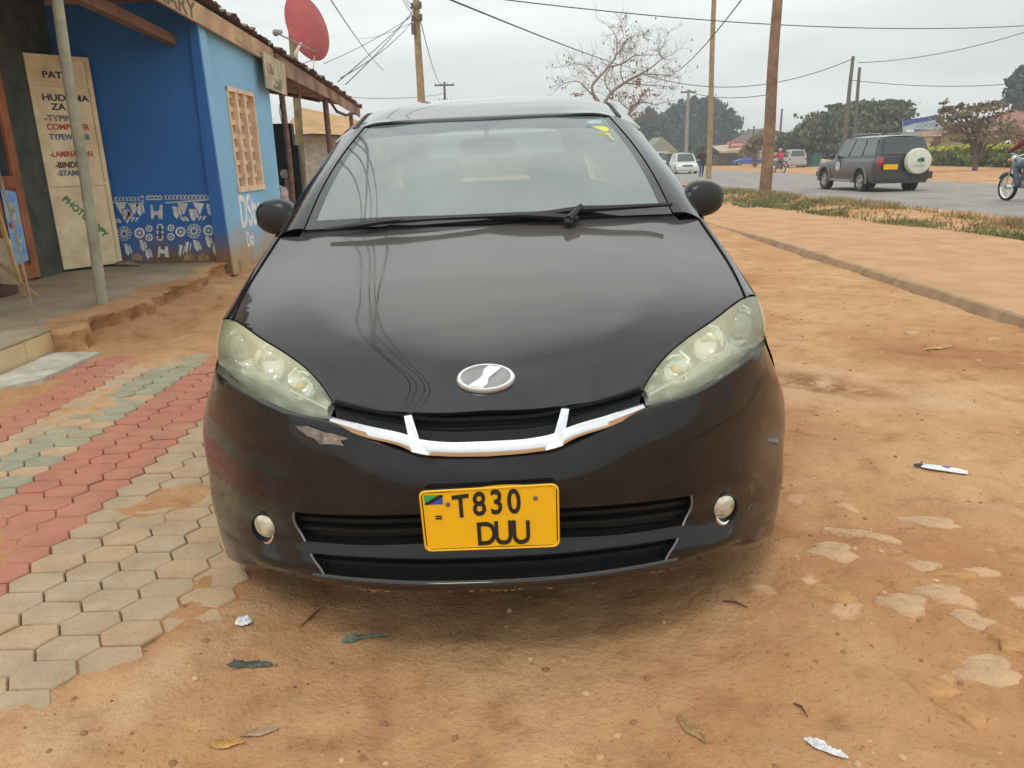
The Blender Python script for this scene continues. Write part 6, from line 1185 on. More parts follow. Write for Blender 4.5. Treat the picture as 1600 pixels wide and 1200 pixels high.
    ub = B(); ub.box((0, 0, gc+.16), (W_*.78, L_*.9, .22)); ub.build('underside', BLACKP, t, world=False, smooth=False)
    return t
def cpaint(n, c, rough=.3): return mat(n, c, rough, var=.05, coat=.7)
# dark off-road car
SUVP = cpaint('dusty_charcoal_paint', (.043, .046, .052), .38)
sx, sy = 11.50, 25.2
suv = gcar('off_road_car', 'dark grey off-road car with a white spare wheel cover, driving away on the road', (sx, sy, gz(sy)+.03), R(2.0), 4.65, 1.86, 1.86, SUVP, dict(belt=[(-2.33, 1.15), (-1.9, 1.16), (.75, 1.13), (1.1, 1.08), (2.1, 1.0), (2.33, .88)], wr=.385, wheels=(-1.25, 1.50), gc=.34, cab=(-2.22, 1.05, -1.98, .45), side=((.04, .30), (.335, .62), (.65, .92)), tz=1.0, th=.17, bm=mat('suv_bumper', (.05, .048, .048), .6, var=0)), plate=(-.52, .86)); suv.scale = (.90, .90, .90)
o_ = B(); o_.lathe([(.001, -2.66), (.30, -2.655), (.385, -2.63), (.40, -2.58), (.40, -2.44), (.37, -2.42), (.001, -2.42)], (.30, 0, 1.02), 'y', 32); swc = o_.build('spare_wheel_cover', mat('cream_wheel_cover', (.66, .66, .55), .5, var=.05), suv, world=False, fixn=True)
o_ = B(); q = [(.30+.05, 1.08, .075, .06), (.30-.04, 1.05, .06, .055), (.30+.09, 1.04, .055, .05)]
for cx, cz, rx, rz_ in q: o_.poly([(cx+rx*math.cos(a), -2.668, cz+rz_*math.sin(a)) for a in np.linspace(0, 2*math.pi, 14, endpoint=False)])
o_.box((.30+.03, -2.664, .98), (.02, .006, .09)); o_.build('tree_emblem', mat('green_print', (.06, .20, .12), .6, var=.1), swc, world=False, smooth=False)
text('RANGERS', mat('grey_print', (.30, .29, .25), .6, var=0), swc, (.14, -2.666, .86), (1, 0, 0), (0, 0, 1), .075, 'cover_lettering', world=False, sx=1.0)
o_ = B(); o_.poly([(-.945, .42+.17*math.cos(a), .86+.17*math.sin(a)) for a in np.linspace(0, 2*math.pi, 20, endpoint=False)]); o_.build('door_emblem', mat('white_door_emblem', (.60, .62, .64), .5, var=.25, scale=14), suv, world=False, smooth=False)
for s in (-1, 1):
    o_ = B(); o_.tube([(s*.58, -1.7, 1.865), (s*.58, -1.5, 1.91), (s*.58, .1, 1.91), (s*.58, .3, 1.86)], .018, 6); o_.build('roof_rail', mat('grey_rail', (.35, .35, .34), .5, var=0), suv, world=False)
    o_ = B(); o_.box((s*.93, 0.05, .40), (.16, 1.5, .05)); o_.build('side_step', mat('grey_rail', (.35, .35, .34), .5), suv, world=False, smooth=False)
    for wy in (-1.25, 1.5):
        o_ = B(); o_.tube([(s*.935, wy+.47*math.cos(a), .385+.47*math.sin(a)) for a in np.linspace(-.12, math.pi+.12, 16)], .045, 6); o_.build('arch_flare', mat('suv_flare', (.14, .13, .125), .5, var=.05), suv, world=False)
o_ = B(); o_.box((.10, -2.345, 1.0), (.25, .03, .9)) if False else o_.tube([(.30, -2.40, 1.02), (.30, -2.2, 1.02)], .16, 12); o_.build('spare_mount', BLACKP, suv, world=False)
# silver car, white car, blue car
van = dict(belt=[(-2.2, .98), (-1.9, 1.0), (1.0, .98), (1.35, .93), (1.95, .80), (2.2, .62)], wr=.32, wheels=(-1.35, 1.4), gc=.20, cab=(-2.12, 1.45, -1.85, .55))
c0 = gp(1076, 273); gcar('white_minivan', 'white minivan coming down the road past the walking person', (c0.x, c0.y+2, gz(c0.y)+.04), R(176), 4.5, 1.72, 1.62, cpaint('pearl_white_paint', (.62, .65, .64)), van)
hb = dict(belt=[(-2.0, .85), (-1.7, .90), (.9, .88), (1.2, .84), (1.8, .72), (2.0, .58)], wr=.30, wheels=(-1.25, 1.3), gc=.18, cab=(-1.75, 1.25, -1.15, .30))
c0 = at(1168, 258.5, 118); gcar('blue_car', 'bright blue hatchback parked side-on before the red signed shop', (c0.x, 118, gz(118)+.18), R(82), 4.2, 1.7, 1.62, cpaint('bright_blue_paint', (.03, .09, .42)), hb)
c0 = at(1133, 259, 120)
c0 = at(1238, 264, 80); gcar('silver_car', 'silver estate car parked beyond the motorcyclist in pink', (c0.x, 80, gz(80)+.12), R(-8), 4.4, 1.75, 1.75, cpaint('silver_car_paint', (.42, .42, .44)), van)
c0 = at(1040, 262, 100); gcar('white_truck', 'white van half hidden behind the black car windscreen pillar', (c0.x-.5, 100, gz(100)+.02), R(178), 5.0, 1.9, 2.2, cpaint('off_white_paint', (.62, .60, .54)), dict(belt=[(-2.5, 1.2), (1.6, 1.15), (2.2, 1.0), (2.5, .8)], wr=.36, wheels=(-1.6, 1.6), gc=.3, cab=(-2.45, 1.9, -2.35, 1.2)))
# ---- buildings across the road
YEL = mat('yellow_wall', (.60, .47, .22), .85, var=.10, scale=1.2, c2=(.46, .36, .19)); GREYR = mat('grey_sheet_roof', (.42, .40, .36), .7, .1, var=.12, scale=.6)
def house(name, label, cat_, x0_, x1_, Y, D, zt, wallm, roofm, roof_h, ov=.5, wins=(), doors=(), cols=(), parapet=None):
    z0 = gz(Y)-.3; t = thing(name, label, cat_, ((x0_+x1_)/2, Y, gz(Y))); b = B(); b.bb((x0_, Y, z0), (x1_, Y+D, zt)); b.build('wall', wallm, t, smooth=False)
    if roof_h > 0:
        b = B(); a = [(x0_-ov, Y-ov, zt), (x1_+ov, Y-ov, zt), (x1_+ov, Y+D+ov, zt), (x0_-ov, Y+D+ov, zt)]; r0_, r1_ = (x0_+D*.35, Y+D/2, zt+roof_h), (x1_-D*.35, Y+D/2, zt+roof_h); b.poly([a[0], a[1], r1_, r0_]); b.poly([a[1], a[2], r1_]); b.poly([a[2], a[3], r0_, r1_]); b.poly([a[3], a[0], r0_]); b.poly([(p[0], p[1], p[2]-.06) for p in a]); b.bb((x0_-ov, Y-ov-.03, zt-.16), (x1_+ov, Y-ov, zt+.0)); b.build('roof', roofm, t, smooth=False)
    for x, z, w, h in wins: b = B(); b.bb((x-w/2, Y-.03, z), (x+w/2, Y-.005, z+h)); f = b.build('window', mat('window_frame_brown', (.16, .10, .07), .7, var=0), t, smooth=False); b = B(); b.bb((x-w/2+.07, Y-.045, z+.07), (x+w/2-.07, Y-.033, z+h-.07)); b.build('pane', mat('dim_pane', (.05, .05, .055), .15, var=0), f, smooth=False)
    for x, w, h in doors: b = B(); b.bb((x-w/2, Y-.04, z0+.3), (x+w/2, Y-.006, z0+.3+h)); b.build('door', mat('brown_door', (.14, .085, .065), .6, var=.1), t, smooth=False)
    for x, y, w in cols: b = B(); b.box((x, y, (z0+zt)/2+.05), (w, w, zt-z0-.2)); b.box((x, y, zt-.35), (w*1.6, w*1.6, .22)); b.box((x, y, z0+.6), (w*1.4, w*1.4, .3)); b.build('column', mat('cream_column', (.62, .52, .32), .8, var=.08), t, smooth=False)
    return t
Yh = 84.; X = lambda px, py=225: at(px, py, Yh).x; zt = at(1480, 208, Yh).z
yb_ = house('yellow_building', 'long yellow building with columns and a pale flat porch behind the hedge', 'building', X(1478), X(1478)+46, Yh, 12, zt, YEL, mat('brown_tile_roof', (.24, .13, .09), .8, var=.15), .9, 1.0, wins=[(X(1478)+3.5+5.2*k, .55, 1.5, 1.5) for k in range(8)], doors=[(X(1512), 1.1, 2.3)])
prc = thing('porch_building', 'flat roofed yellow porch with two cream columns under the blue and white sign', 'building', (X(1465), Yh-4, gz(80))); Yq = Yh-4; Xq = lambda px: at(px, 225, Yq).x
b = B(); z9 = at(1460, 208, Yq).z; b.bb((Xq(1436), Yq-.6, z9-.30), (Xq(1506), Yq+4, z9+.12)); b.build('roof_slab', mat('pale_slab', (.56, .48, .34), .8, var=.12), prc, smooth=False)
b = B(); b.bb((Xq(1440), Yq+2.2, gz(80)-.2), (Xq(1502), Yq+2.6, z9-.31)); pw = b.build('back_wall', mat('buff_wall', (.42, .32, .19), .85, var=.12), prc, smooth=False)
for px in (1449, 1486): b = B(); b.box((Xq(px), Yq, (z9-.35+gz(80))/2), (.42, .42, z9-.3-gz(80))); b.box((Xq(px), Yq, z9-.55), (.7, .7, .4)); b.build('column', mat('cream_column', (.62, .52, .32), .8), prc, smooth=False)
b = B(); b.bb((Xq(1463), Yq+2.1, gz(80)), (Xq(1472), Yq+2.19, z9-.9)); b.build('door', mat('dark_door', (.06, .045, .035), .6, var=0), prc, smooth=False)
b = B(); b.bb((Xq(1474), Yq+2.1, .3), (Xq(1480), Yq+2.19, z9-1.0)); b.build('shutter', mat('mauve_shutter', (.25, .19, .17), .7, var=0), prc, smooth=False)
bs = thing('rooftop_sign', 'long billboard with a blue swoosh over white on the porch roof', 'sign', at(1442, 200, Yq-.5)); a0 = [at(1411, 203, Yq-.7), at(1476, 201, Yq-.7), at(1475, 183, Yq-.7), at(1411, 189, Yq-.7)]
b = B(); b.prism([tuple(p) for p in a0], (0, .15, 0)); b.build('panel', mat('pale_blue_panel', (.46, .54, .62), .5, var=.1), bs, smooth=False, fixn=True)
b = B(); sw_ = [at(x, y, Yq-.72) for x, y in ((1411, 198), (1411, 188), (1440, 184), (1464, 179), (1475, 184), (1462, 187), (1446, 190), (1430, 192))]; b.prism([tuple(p) for p in sw_], (0, .01, 0)); b.build('blue_swoosh', mat('sign_deep_blue', (.05, .08, .30), .5, var=.08), bs, smooth=False, fixn=True)
p_ = at(1432, 199, Yq-.74); text('SUPERMARKET'[:0]+'LODGE', mat('sign_ink_blue', (.22, .27, .34), .5, var=0), bs, p_, (1, 0, 0), (0, 0, 1), .62, 'sign_lettering', sx=1.1)
rb = house('brown_roof_building', 'building with a rust brown tiled roof at the right edge beyond the brown tree', 'building', at(1575, 225, 64).x, at(1700, 225, 64).x, 64, 10, at(1580, 203, 64).z, YEL, mat('rust_tile_roof', (.30, .13, .09), .8, var=.15, scale=1), 1.7, .8, wins=[(at(1592, 240, 64).x, .4, 1.2, 1.4)])
# hedge
hd = thing('hedge', 'long clipped hedge, yellow-green on top, in front of the yellow building', 'hedge', (38, 60, -.3)); b = B(); b2_ = B()
h0, h1 = at(1436, 258, 76), at(1640, 262, 48); 
for k in range(46):
    t = k/45; c = h0.lerp(h1, t); z0 = gz(c.y); foliage(b, (c.x, c.y+.6, z0+.72), (.9, .8, .75), 260, .13, seed=k, shell=.5); foliage(b2_, (c.x, c.y+.5, z0+1.50), (.85, .7, .22), 120, .12, seed=k+99, shell=.2)
b.build('lower_leaves', leafmat('hedge_green', (.16, .21, .05), (.08, .11, .03), 1.5), hd, smooth=False); b2_.build('clipped_top', leafmat('hedge_yellow_green', (.50, .50, .06), (.30, .33, .05), 1.0), hd, smooth=False)
# red signed shop, and sheds
Ys = 122.; zs = at(1143, 241, Ys).z; xs0, xs1 = at(1122, 250, Ys).x, at(1164, 250, Ys).x
rs = thing('red_sign_shop', 'small brown shop with a pale porch roof and a red rooftop sign', 'shop', ((xs0+xs1)/2, Ys, gz(Ys))); b = B(); b.bb((xs0+.3, Ys+1.5, gz(Ys)-.2), (xs1, Ys+6, zs)); b.build('wall', mat('brown_red_wall', (.17, .10, .07), .85, var=.25, scale=1), rs, smooth=False)
b = B(); r0_, r1_ = at(1122, 234, Ys), at(1168, 230, Ys); b.grid([[tuple(r0_-Vector((0, .8, .3))), tuple(r1_-Vector((0, .8, .3)))], [tuple(r0_+Vector((0, 4, .6))), tuple(r1_+Vector((0, 4, .6)))]]); b.bb((r0_.x, Ys-.85, r0_.z-.5), (r1_.x, Ys-.7, r0_.z-.25)); b.build('porch_roof', mat('sandy_sheet', (.50, .38, .26), .8, var=.1), rs, smooth=False)
b = B(); q0, q1 = at(1138, 231, Ys+1), at(1164, 221, Ys+1); b.bb((q0.x, Ys+1, q0.z), (q1.x, Ys+1.2, q1.z)); sg = b.build('roof_sign', mat('red_sign_panel', (.52, .10, .07), .6, var=.1), rs, smooth=False)
b = B(); b.bb((q0.x-.15, Ys+.9, q0.z), (q0.x, Ys+1.0, q1.z+.1)); b.bb((q1.x, Ys+.9, q0.z), (q1.x+.15, Ys+1.0, q1.z+.1)); b.bb((q0.x+.4, Ys+.96, (q0.z+q1.z)/2-.15), (q1.x-.4, Ys+.99, (q0.z+q1.z)/2+.15)); b.build('sign_trim', mat('pale_pink_trim', (.60, .42, .36), .6, var=0), sg, smooth=False)
for px in (1125, 1134, 1142, 1151): b = B(); p = at(px, 258, Ys-.6); b.tube([(p.x, p.y, gz(Ys)), (p.x, p.y, zs)], .09, 6); b.build('porch_post', DARKW, rs)
b = B(); b.bb((xs0+1.6, Ys+1.45, gz(Ys)), (xs0+2.6, Ys+1.49, zs-.5)); b.build('door', mat('dark_door', (.06, .045, .035), .6), rs, smooth=False)
# tan gabled house behind
gh = thing('gabled_house', 'tan gabled house with a dark sloping roof edge right of the red sign', 'house', at(1190, 255, 135)); b = B(); G = [at(x, y, 135.) for x, y in ((1158, 258), (1158, 226), (1195, 203), (1240, 212), (1240, 258))]; b.prism([tuple(p) for p in G], (0, 8, 0)); b.build('wall', mat('tan_gable_wall', (.46, .35, .23), .85, var=.12, scale=.6), gh, smooth=False, fixn=True)
b = B(); b.prism([tuple(at(x, y, 134.6)) for x, y in ((1153, 227), (1196, 200), (1196, 203), (1155, 229.5))], (0, 9, 0)); b.prism([tuple(at(x, y, 134.6)) for x, y in ((1196, 200), (1242, 210), (1242, 213), (1196, 203))], (0, 9, 0)); b.build('roof', mat('dark_sheet_roof', (.13, .10, .085), .8, var=.1), gh, smooth=False, fixn=True)
# green-roofed house left, dark kiosk
gr = thing('green_roof_house', 'low house with a pale green pitched roof below the dark trees', 'house', at(1035, 255, 140)); b = B(); b.prism([tuple(at(x, y, 140.)) for x, y in ((1012, 237), (1034, 214), (1052, 229), (1060, 237))], (0, 9, 0)); b.build('roof', mat('pale_green_roof', (.27, .28, .18), .8, var=.1), gr, smooth=False, fixn=True)
b = B(); p, q = at(1010, 262, 140.5), at(1062, 237, 140.5); b.bb((p.x, 140.5, gz(125)-.5), (q.x, 148, q.z)); b.build('wall', mat('pale_green_wall', (.34, .33, .24), .85, var=.1), gr, smooth=False)
kk = thing('dark_kiosk', 'dark roadside kiosk between the white van and the white minivan', 'kiosk', at(1055, 262, 95)); b = B(); p, q = at(1046, 262, 95), at(1064, 240, 95); b.bb((p.x, 95, gz(95)), (q.x, 97, q.z)); b.build('walls', mat('sooty_black', (.016, .015, .020), .5), kk, smooth=False); b = B(); b.bb((p.x-.2, 94.6, q.z+.003), (q.x+.2, 97.3, q.z+.15)); b.build('roof', mat('sandy_sheet', (.50, .38, .26), .8), kk, smooth=False)
# green skips
for k, (px, lab) in enumerate(((1256, 'left one of two dark green refuse skips beyond the silver car'), (1270, 'right one of two dark green refuse skips, with a lighter side'))):
    p = at(px, 262, 84); t = thing('refuse_skip', lab, 'skip', (p.x, 84, gz(84)), group='green refuse skips'); b = B(); b.box((p.x, 84, gz(84)+.75), (1.0, 1.2, 1.3), taper=1.15); b.box((p.x, 84, gz(84)+1.42), (1.25, 1.45, .08)); b.build('bin_body', mat('skip_green_%d' % k, ((.02, .06, .045), (.03, .14, .10))[k], .5, var=.15), t, smooth=False); b = B(); b.box((p.x, 84.1, gz(84)+1.52), (1.2, 1.3, .10)); b.build('lid', mat('skip_lid', (.03, .04, .035), .6), t, smooth=False)
pk = thing('orange_stall', 'tiny orange roofed stall right of the thick wooden pole', 'stall', at(1210, 262, 88)); b = B(); p, q = at(1203, 262, 88), at(1215, 238, 88); b.bb((p.x, 88, q.z-.35), (q.x, 90, q.z)); b.build('awning', mat('orange_awning', (.58, .27, .15), .7), pk, smooth=False); b = B(); b.bb((p.x+.1, 88.4, gz(88)), (q.x-.1, 89.8, q.z-.36)); b.build('stall_body', mat('stall_maroon', (.20, .08, .06), .7), pk, smooth=False)
# ---- people and motorcycles
def figure(joints, radii, edges, name, parent, mats_fn, mats, root=0, lvl=2):
    me = bpy.data.meshes.new(name); me.from_pydata([tuple(j) for j in joints], edges, []); o = bpy.data.objects.new(name, me); COL.objects.link(o)
    md = o.modifiers.new('skin', 'SKIN'); sv = me.skin_vertices[0].data
    for i, r_ in enumerate(radii): sv[i].radius = (r_, r_) if not isinstance(r_, tuple) else r_; sv[i].use_root = (i == root)
    md.use_smooth_shade = True; o.modifiers.new('sub', 'SUBSURF').levels = lvl; o.modifiers['sub'].render_levels = lvl
    bpy.context.view_layer.update(); dg = bpy.context.evaluated_depsgraph_get(); m2 = bpy.data.meshes.new_from_object(o.evaluated_get(dg)); bpy.data.objects.remove(o)
    m2.materials.clear(); [m2.materials.append(m) for m in mats]
    for p in m2.polygons: p.material_index = mats_fn(p.center); p.use_smooth = True
    ob = bpy.data.objects.new(name, m2); COL.objects.link(ob); ob.parent = parent; return ob
SKIN = mat('brown_skin', (.13, .065, .04), .6, var=.05); HAIR = mat('black_hair', (.012, .010, .010), .9, var=0); SHOE = mat('dark_shoe', (.03, .025, .022), .7, var=0)
def hand_pts(J, Rr, E, w, d, side):
    """palm, four bent fingers and a thumb at wrist w, pointing along d"""
    d = Vector(d).normalized(); sd = d.cross(Vector((0, 1, 0))).normalized(); base = len(J); J.append(w+d*.05); Rr.append((.020, .034)); E.append((side, base))
    for k, (o, l) in enumerate(((-.030, .065), (-.011, .078), (.009, .074), (.028, .058))):
        a = len(J); J.append(w+d*.085+Vector((0, o, 0))); Rr.append(.0095); E.append((base, a)); J.append(w+d*(.085+l*.55)+Vector((0, o, 0))+sd*.008); Rr.append(.0085); E.append((a, a+1)); J.append(w+d*(.085+l)+Vector((0, o, 0))+sd*.022); Rr.append(.007); E.append((a+1, a+2))
    a = len(J); J.append(w+d*.04+Vector((0, -.045, 0))); Rr.append(.011); E.append((base, a)); J.append(w+d*.08+Vector((0, -.055, 0))); Rr.append(.009); E.append((a, a+1))
def head(parent, c, f=(0, -1), helmet=None, hair=True, s=1.0, world=False):
    b = B(); fx, fy = f; Mh = Matrix.Translation(c) @ Matrix.Rotation(math.atan2(-fx, fy)+math.pi, 4, 'Z'); q = B()
    def blob(bd, cc, r_, e=1.0, nu=16, nv=10):
        t = B(); t.ell(cc, r_, nu, nv, e); k = len(bd.v); bd.v += [tuple(Mh @ Vector(p)) for p in t.v]; bd.f += [tuple(k+i for i in fc) for fc in t.f]; bd.m += [bd.mi]*len(t.f)
    if helmet:
        h = B(); blob(h, (0, .01, .03), (.135*s, .15*s, .14*s)); ho = h.build('helmet', helmet, parent, world=world); v_ = B(); blob(v_, (0, -.07, .0), (.10, .085, .06), .8); v_.build('visor', BLACKP, ho, world=world)
    b2 = B(); blob(b2, (0, -.098, -.03), (.016, .018, .022)); 
    for sx_ in (-1, 1): blob(b2, (sx_*.077, 0, -.01), (.012, .02, .030))
    b2.build('nose_and_ears', SKIN, parent, world=world); e_ = B()
    for sx_ in (-1, 1): blob(e_, (sx_*.030, -.088, .005), (.012, .008, .007))
    e_.build('eyes', mat('eye_white', (.55, .52, .48), .3, var=0), parent, world=world); m_ = B(); blob(m_, (0, -.088, -.062), (.024, .008, .008)); m_.build('mouth', mat('lip_brown', (.10, .035, .03), .6, var=0), parent, world=world)
    if hair and not helmet: h = B(); blob(h, (0, .018, .035), (.083, .092, .085)); h.build('hair', HAIR, parent, world=world)
# pedestrian: walking away, dark jacket
c0 = gp(1096, 278); pd = thing('person', 'person in dark maroon jacket and jeans walking beside the slim pale pole', 'person', (c0.x, c0.y, gz(c0.y)+.03)); V = Vector
J = [V((0, 0, .95)), V((0, 0, 1.15)), V((0, .02, 1.38)), V((0, .02, 1.50)), V((0, .0, 1.62)), V((0, -.01, 1.72)), V((-.20, .01, 1.40)), V((-.29, .03, 1.14)), V((-.27, -.10, .93)), V((.20, .01, 1.40)), V((.29, -.02, 1.13)), V((.28, -.14, .92)), V((-.10, 0, .88)), V((-.11, -.12, .50)), V((-.11, -.02, .10)), V((-.11, -.16, .04)), V((.10, 0, .88)), V((.11, .12, .50)), V((.11, .28, .14)), V((.12, .16, .04))]
Rr = [(.155, .11), (.15, .105), (.17, .11), .055, (.075, .09), (.07, .08), .07, .052, .036, .07, .052, .036, .095, .068, .045, (.045, .035), .095, .068, .045, (.045, .035)]
E_ = [(0, 1), (1, 2), (2, 3), (3, 4), (4, 5), (2, 6), (6, 7), (7, 8), (2, 9), (9, 10), (10, 11), (0, 12), (12, 13), (13, 14), (14, 15), (0, 16), (16, 17), (17, 18), (18, 19)]
hand_pts(J, Rr, E_, J[8], (0, -.2, -1), 8); hand_pts(J, Rr, E_, J[11], (0, -.2, -1), 11)
JK = mat('maroon_jacket', (.055, .018, .022), .85, var=.2, scale=8); JN = mat('blue_jeans', (.035, .06, .13), .85, var=.15, scale=8)
figure(J, Rr, E_, 'body', pd, lambda c: 2 if c.z > 1.49 or (abs(c.x) > .2 and c.z < .92) else 0 if (c.z > .92 or abs(c.x) > .225) else 3 if c.z < .09 else 1, [JK, JN, SKIN, SHOE]); head(pd, Vector((0, -.005, 1.66)))
def motorcycle(name, label, loc, rz, tankm, group=None):
    t = thing(name, label, 'motorcycle', loc, (0, 0, rz), group=group); BM = mat('engine_metal', (.34, .34, .33), .35, .8, var=.15, scale=20)
    for y in (-.64, .66):
        b = B(); r_ = .30; b.lathe([(r_-.055, -.03), (r_-.035, -.045), (r_-.01, -.035), (r_, 0), (r_-.01, .035), (r_-.035, .045), (r_-.055, .03)], (0, y, .30), 'x', 32); w = b.build('wheel', RUBBER, t, world=False)
        b = B(); b.lathe([(r_-.055, -.022), (r_-.07, -.015), (r_-.07, .015), (r_-.055, .022)], (0, y, .30), 'x', 32)
        for k in range(18): a = 2*math.pi*k/18; b.tube([(.03 if k % 2 else -.03, y+.03*math.cos(a+.3), .30+.03*math.sin(a+.3)), (0, y+(r_-.06)*math.cos(a), .30+(r_-.06)*math.sin(a))], .0025, 4)
        b.lathe([(.001, -.06), (.05, -.06), (.05, .06), (.001, .06)], (0, y, .30), 'x', 14); b.build('rim', CHROME, w, world=False)
        b = B(); b.grid([[(x, y+(r_+.03)*math.cos(a), .30+(r_+.03)*math.sin(a)) for x in (-.055, -.03, 0, .03, .055)] for a in np.linspace(R(30 if y > 0 else 20), R(160 if y > 0 else 150), 14)]); b.build('mudguard', tankm, t, world=False)
    for s in (-1, 1): b = B(); b.tube([(s*.075, .66, .30), (s*.075, .52, .70), (s*.07, .46, .92)], [.026, .022, .02], 8); b.build('fork', CHROME, t, world=False)
    b = B(); b.tube([(0, .46, .88), (0, .30, .60), (0, .10, .34), (0, -.22, .32), (0, -.40, .60), (0, -.75, .68)], .022, 8); b.tube([(0, .44, .82), (0, .1, .74), (0, -.40, .66)], .022, 8)
    for s in (-1, 1): b.tube([(s*.07, -.64, .30), (s*.05, -.22, .34)], .018, 6); b.tube([(s*.08, -.60, .34), (s*.08, -.45, .66)], .028, 8)
    b.build('frame', BLACKP, t, world=False)
    b = B(); b.box((0, .06, .42), (.24, .30, .24)); b.lathe([(.07, 0), (.085, .02), (.07, .04), (.085, .06), (.07, .08), (.085, .10), (.07, .12), (.08, .16)], (0, .14, .52), 'z', 14); b.lathe([(.001, -.16), (.09, -.15), (.09, .15), (.001, .16)], (0, .02, .38), 'x', 18); b.build('engine', BM, t, world=False, smooth=False)
    b = B(); b.tube([(.10, .18, .52), (.14, .28, .38), (.15, .10, .25), (.15, -.3, .27), (.16, -.85, .33)], [.02, .02, .022, .045, .05], 10); b.build('exhaust', CHROME, t, world=False)
    b = B(); rws = []
    for y, w, h in ((-.02, .06, .07), (.05, .10, .10), (.18, .135, .125), (.30, .13, .12), (.40, .09, .09), (.44, .03, .03)): rws.append([(w*math.cos(a), y, .80+.02*y+h*math.sin(a)) for a in np.linspace(0, 2*math.pi, 16, endpoint=False)])
    b.grid(rws, closed=True); b.build('fuel_tank', tankm, t, world=False, fixn=True)
    b = B(); b.ell((0, -.35, .80), (.13, .42, .055), 16, 8, .7); b.build('saddle', mat('black_saddle', (.015, .015, .015), .6, var=0), t, world=False)
    b = B(); b.tube([(-.36, .34, 1.02), (-.22, .42, 1.03), (0, .46, .96), (.22, .42, 1.03), (.36, .34, 1.02)], .013, 8); hbz = b.build('handlebar', CHROME, t, world=False)
    for s in (-1, 1):
        b = B(); b.tube([(s*.25, .41, 1.03), (s*.30, .42, 1.20)], .006, 5); b.ell((s*.31, .42, 1.25), (.06, .018, .042), 12, 6); b.build('rear_mirror', CHROME, hbz, world=False)
        b = B(); b.ell((s*.17, .50, .88), (.03, .035, .028), 10, 6); b.build('indicator', mat('amber_bulb', (.85, .42, .08), .2), t, world=False)
    b = B(); b.ell((0, .55, .90), (.09, .07, .09), 14, 8); b.build('headlight', mat('clear_headlight', (.62, .64, .64), .15, .2), t, world=False); b = B(); b.box((0, -.92, .62), (.16, .04, .10)); b.build('tail_light', mat('red_tail_light', (.35, .02, .025), .2), t, world=False)
    return t
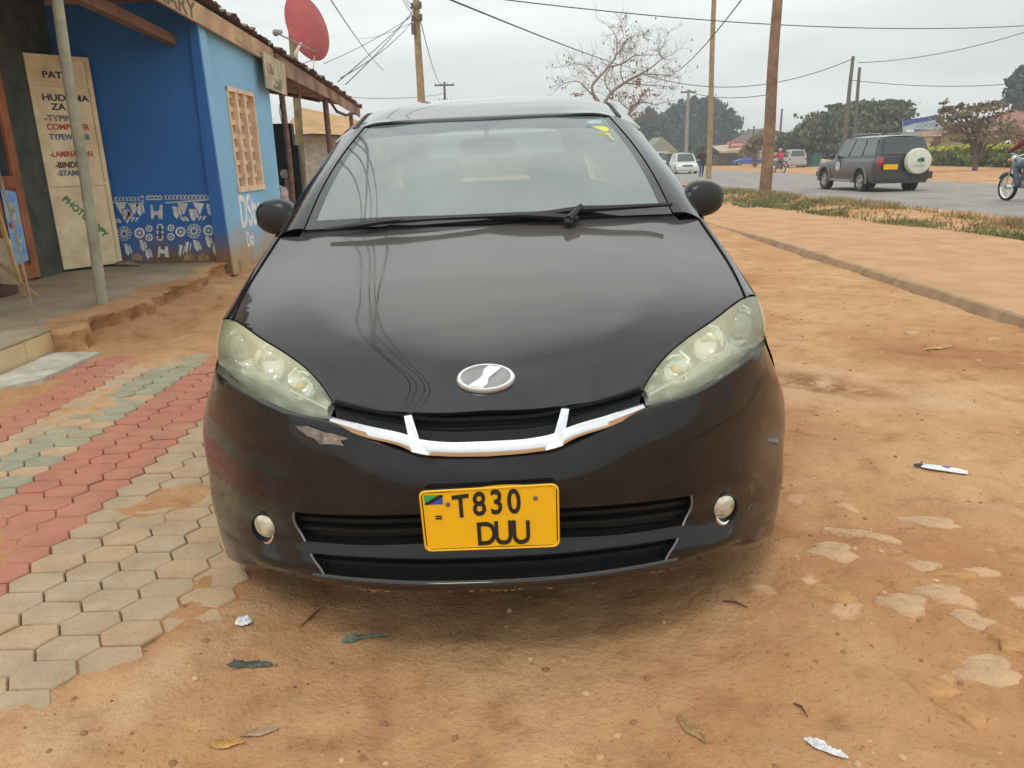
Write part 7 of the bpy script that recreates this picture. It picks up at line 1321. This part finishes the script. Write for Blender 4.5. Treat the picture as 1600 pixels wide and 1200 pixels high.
def rider(label, loc, rz, jm, tm, helmet, lean=0.0):
    t = thing('person', label, 'person', loc, (0, 0, rz)); f = 1
    J = [V((0, -.22, .90)), V((0, -.20, 1.08)), V((0, -.12, 1.32)), V((0, -.08, 1.43)), V((0, -.05, 1.54)), V((0, -.04, 1.63)), V((-.21, -.10, 1.33)), V((-.34, .08, 1.14)), V((-.34, .29, 1.05)), V((.21, -.10, 1.33)), V((.34, .08, 1.14)), V((.34, .29, 1.05)), V((-.12, -.18, .86)), V((-.20, .22, .76)), V((-.19, .08, .36)), V((-.19, .20, .30)), V((.12, -.18, .86)), V((.20, .22, .76)), V((.19, .08, .36)), V((.19, .20, .30))]
    Rr = [(.17, .13), (.16, .12), (.18, .12), .055, (.075, .09), (.07, .08), .075, .055, .038, .075, .055, .038, .10, .072, .048, (.045, .035), .10, .072, .048, (.045, .035)]
    E_ = [(0, 1), (1, 2), (2, 3), (3, 4), (4, 5), (2, 6), (6, 7), (7, 8), (2, 9), (9, 10), (10, 11), (0, 12), (12, 13), (13, 14), (14, 15), (0, 16), (16, 17), (17, 18), (18, 19)]
    for w in (8, 11):
        base = len(J); p = J[w]; J.append(p+V((0, .045, -.002))); Rr.append((.032, .02)); E_.append((w, base))
        for o in (-.030, -.010, .010, .028):
            a = len(J); J.append(p+V((o, .085, .005))); Rr.append(.0095); E_.append((base, a)); J.append(p+V((o, .10, -.03))); Rr.append(.0085); E_.append((a, a+1)); J.append(p+V((o, .075, -.045))); Rr.append(.007); E_.append((a+1, a+2))
        a = len(J); J.append(p+V((-.04 if w == 11 else .04, .05, -.02))); Rr.append(.010); E_.append((base, a))
    figure(J, Rr, E_, 'body', t, lambda c: 2 if c.z > 1.44 or (c.y > .29 and c.z > .95) else 0 if (c.z > .97 or (c.z > .90 and c.y < -.25)) else 3 if c.z < .34 else 1, [jm, tm, SKIN, SHOE]); head(t, Vector((0, -.03, 1.58)), (0, 1), helmet); return t
TEAL = mat('teal_tank', (.04, .22, .19), .3, var=.05, coat=.8)
m0 = gp(1557, 319); mx, my = m0.x+.22, m0.y-.66; mz = gz(my)+.05+.02
motorcycle('motorcycle', 'black and teal motorcycle riding away, cut by the right edge', (mx, my, mz), R(2), TEAL)
rider('rider in a dark red jacket and jeans on the teal motorcycle at the right edge', (mx, my, mz), R(2), mat('dark_red_jacket', (.16, .018, .03), .8, var=.15, scale=8), mat('faded_jeans', (.10, .14, .20), .85, var=.15, scale=8), mat('dark_helmet', (.05, .01, .015), .3, var=0))
c0 = gp(1220, 270.5); motorcycle('motorcycle', 'distant white and grey motorcycle under the rider in pink', (c0.x, c0.y+.5, gz(c0.y)+.03), R(12), mat('white_fairing', (.55, .55, .55), .4, var=0)); rider('rider in a bright pink-red top and pink helmet on the distant motorcycle', (c0.x, c0.y+.5, gz(c0.y)+.03), R(12), mat('pink_red_top', (.48, .05, .10), .8, var=.1), mat('grey_trousers', (.20, .18, .16), .85, var=.1), mat('pink_helmet', (.60, .26, .26), .5, var=0))
c0 = gp(1211, 270.5, 0); motorcycle('motorcycle', 'white motorcycle parked just right of the thick wooden pole', (c0.x-.05, c0.y+.9, gz(c0.y)+.03), R(186), mat('white_fairing', (.55, .55, .55), .4))

# ---- thin dusty air
hb_ = B(); hb_.bb((-60, -20, -6), (140, 230, 26)); hzo = hb_.build('haze', [], smooth=False); hm = bpy.data.materials.new('haze'); hm.use_nodes = True; t_ = hm.node_tree; t_.nodes.clear(); ho_ = N(t_, 'ShaderNodeOutputMaterial'); pv_ = N(t_, 'ShaderNodeVolumePrincipled'); pv_.inputs['Color'].default_value = (.90, .94, .97, 1); pv_.inputs['Density'].default_value = .0016; L(t_, pv_.outputs[0], ho_.inputs['Volume']); hzo.data.materials.append(hm); structure(hzo, 'stuff', 'thin pale haze over the far trees and buildings')
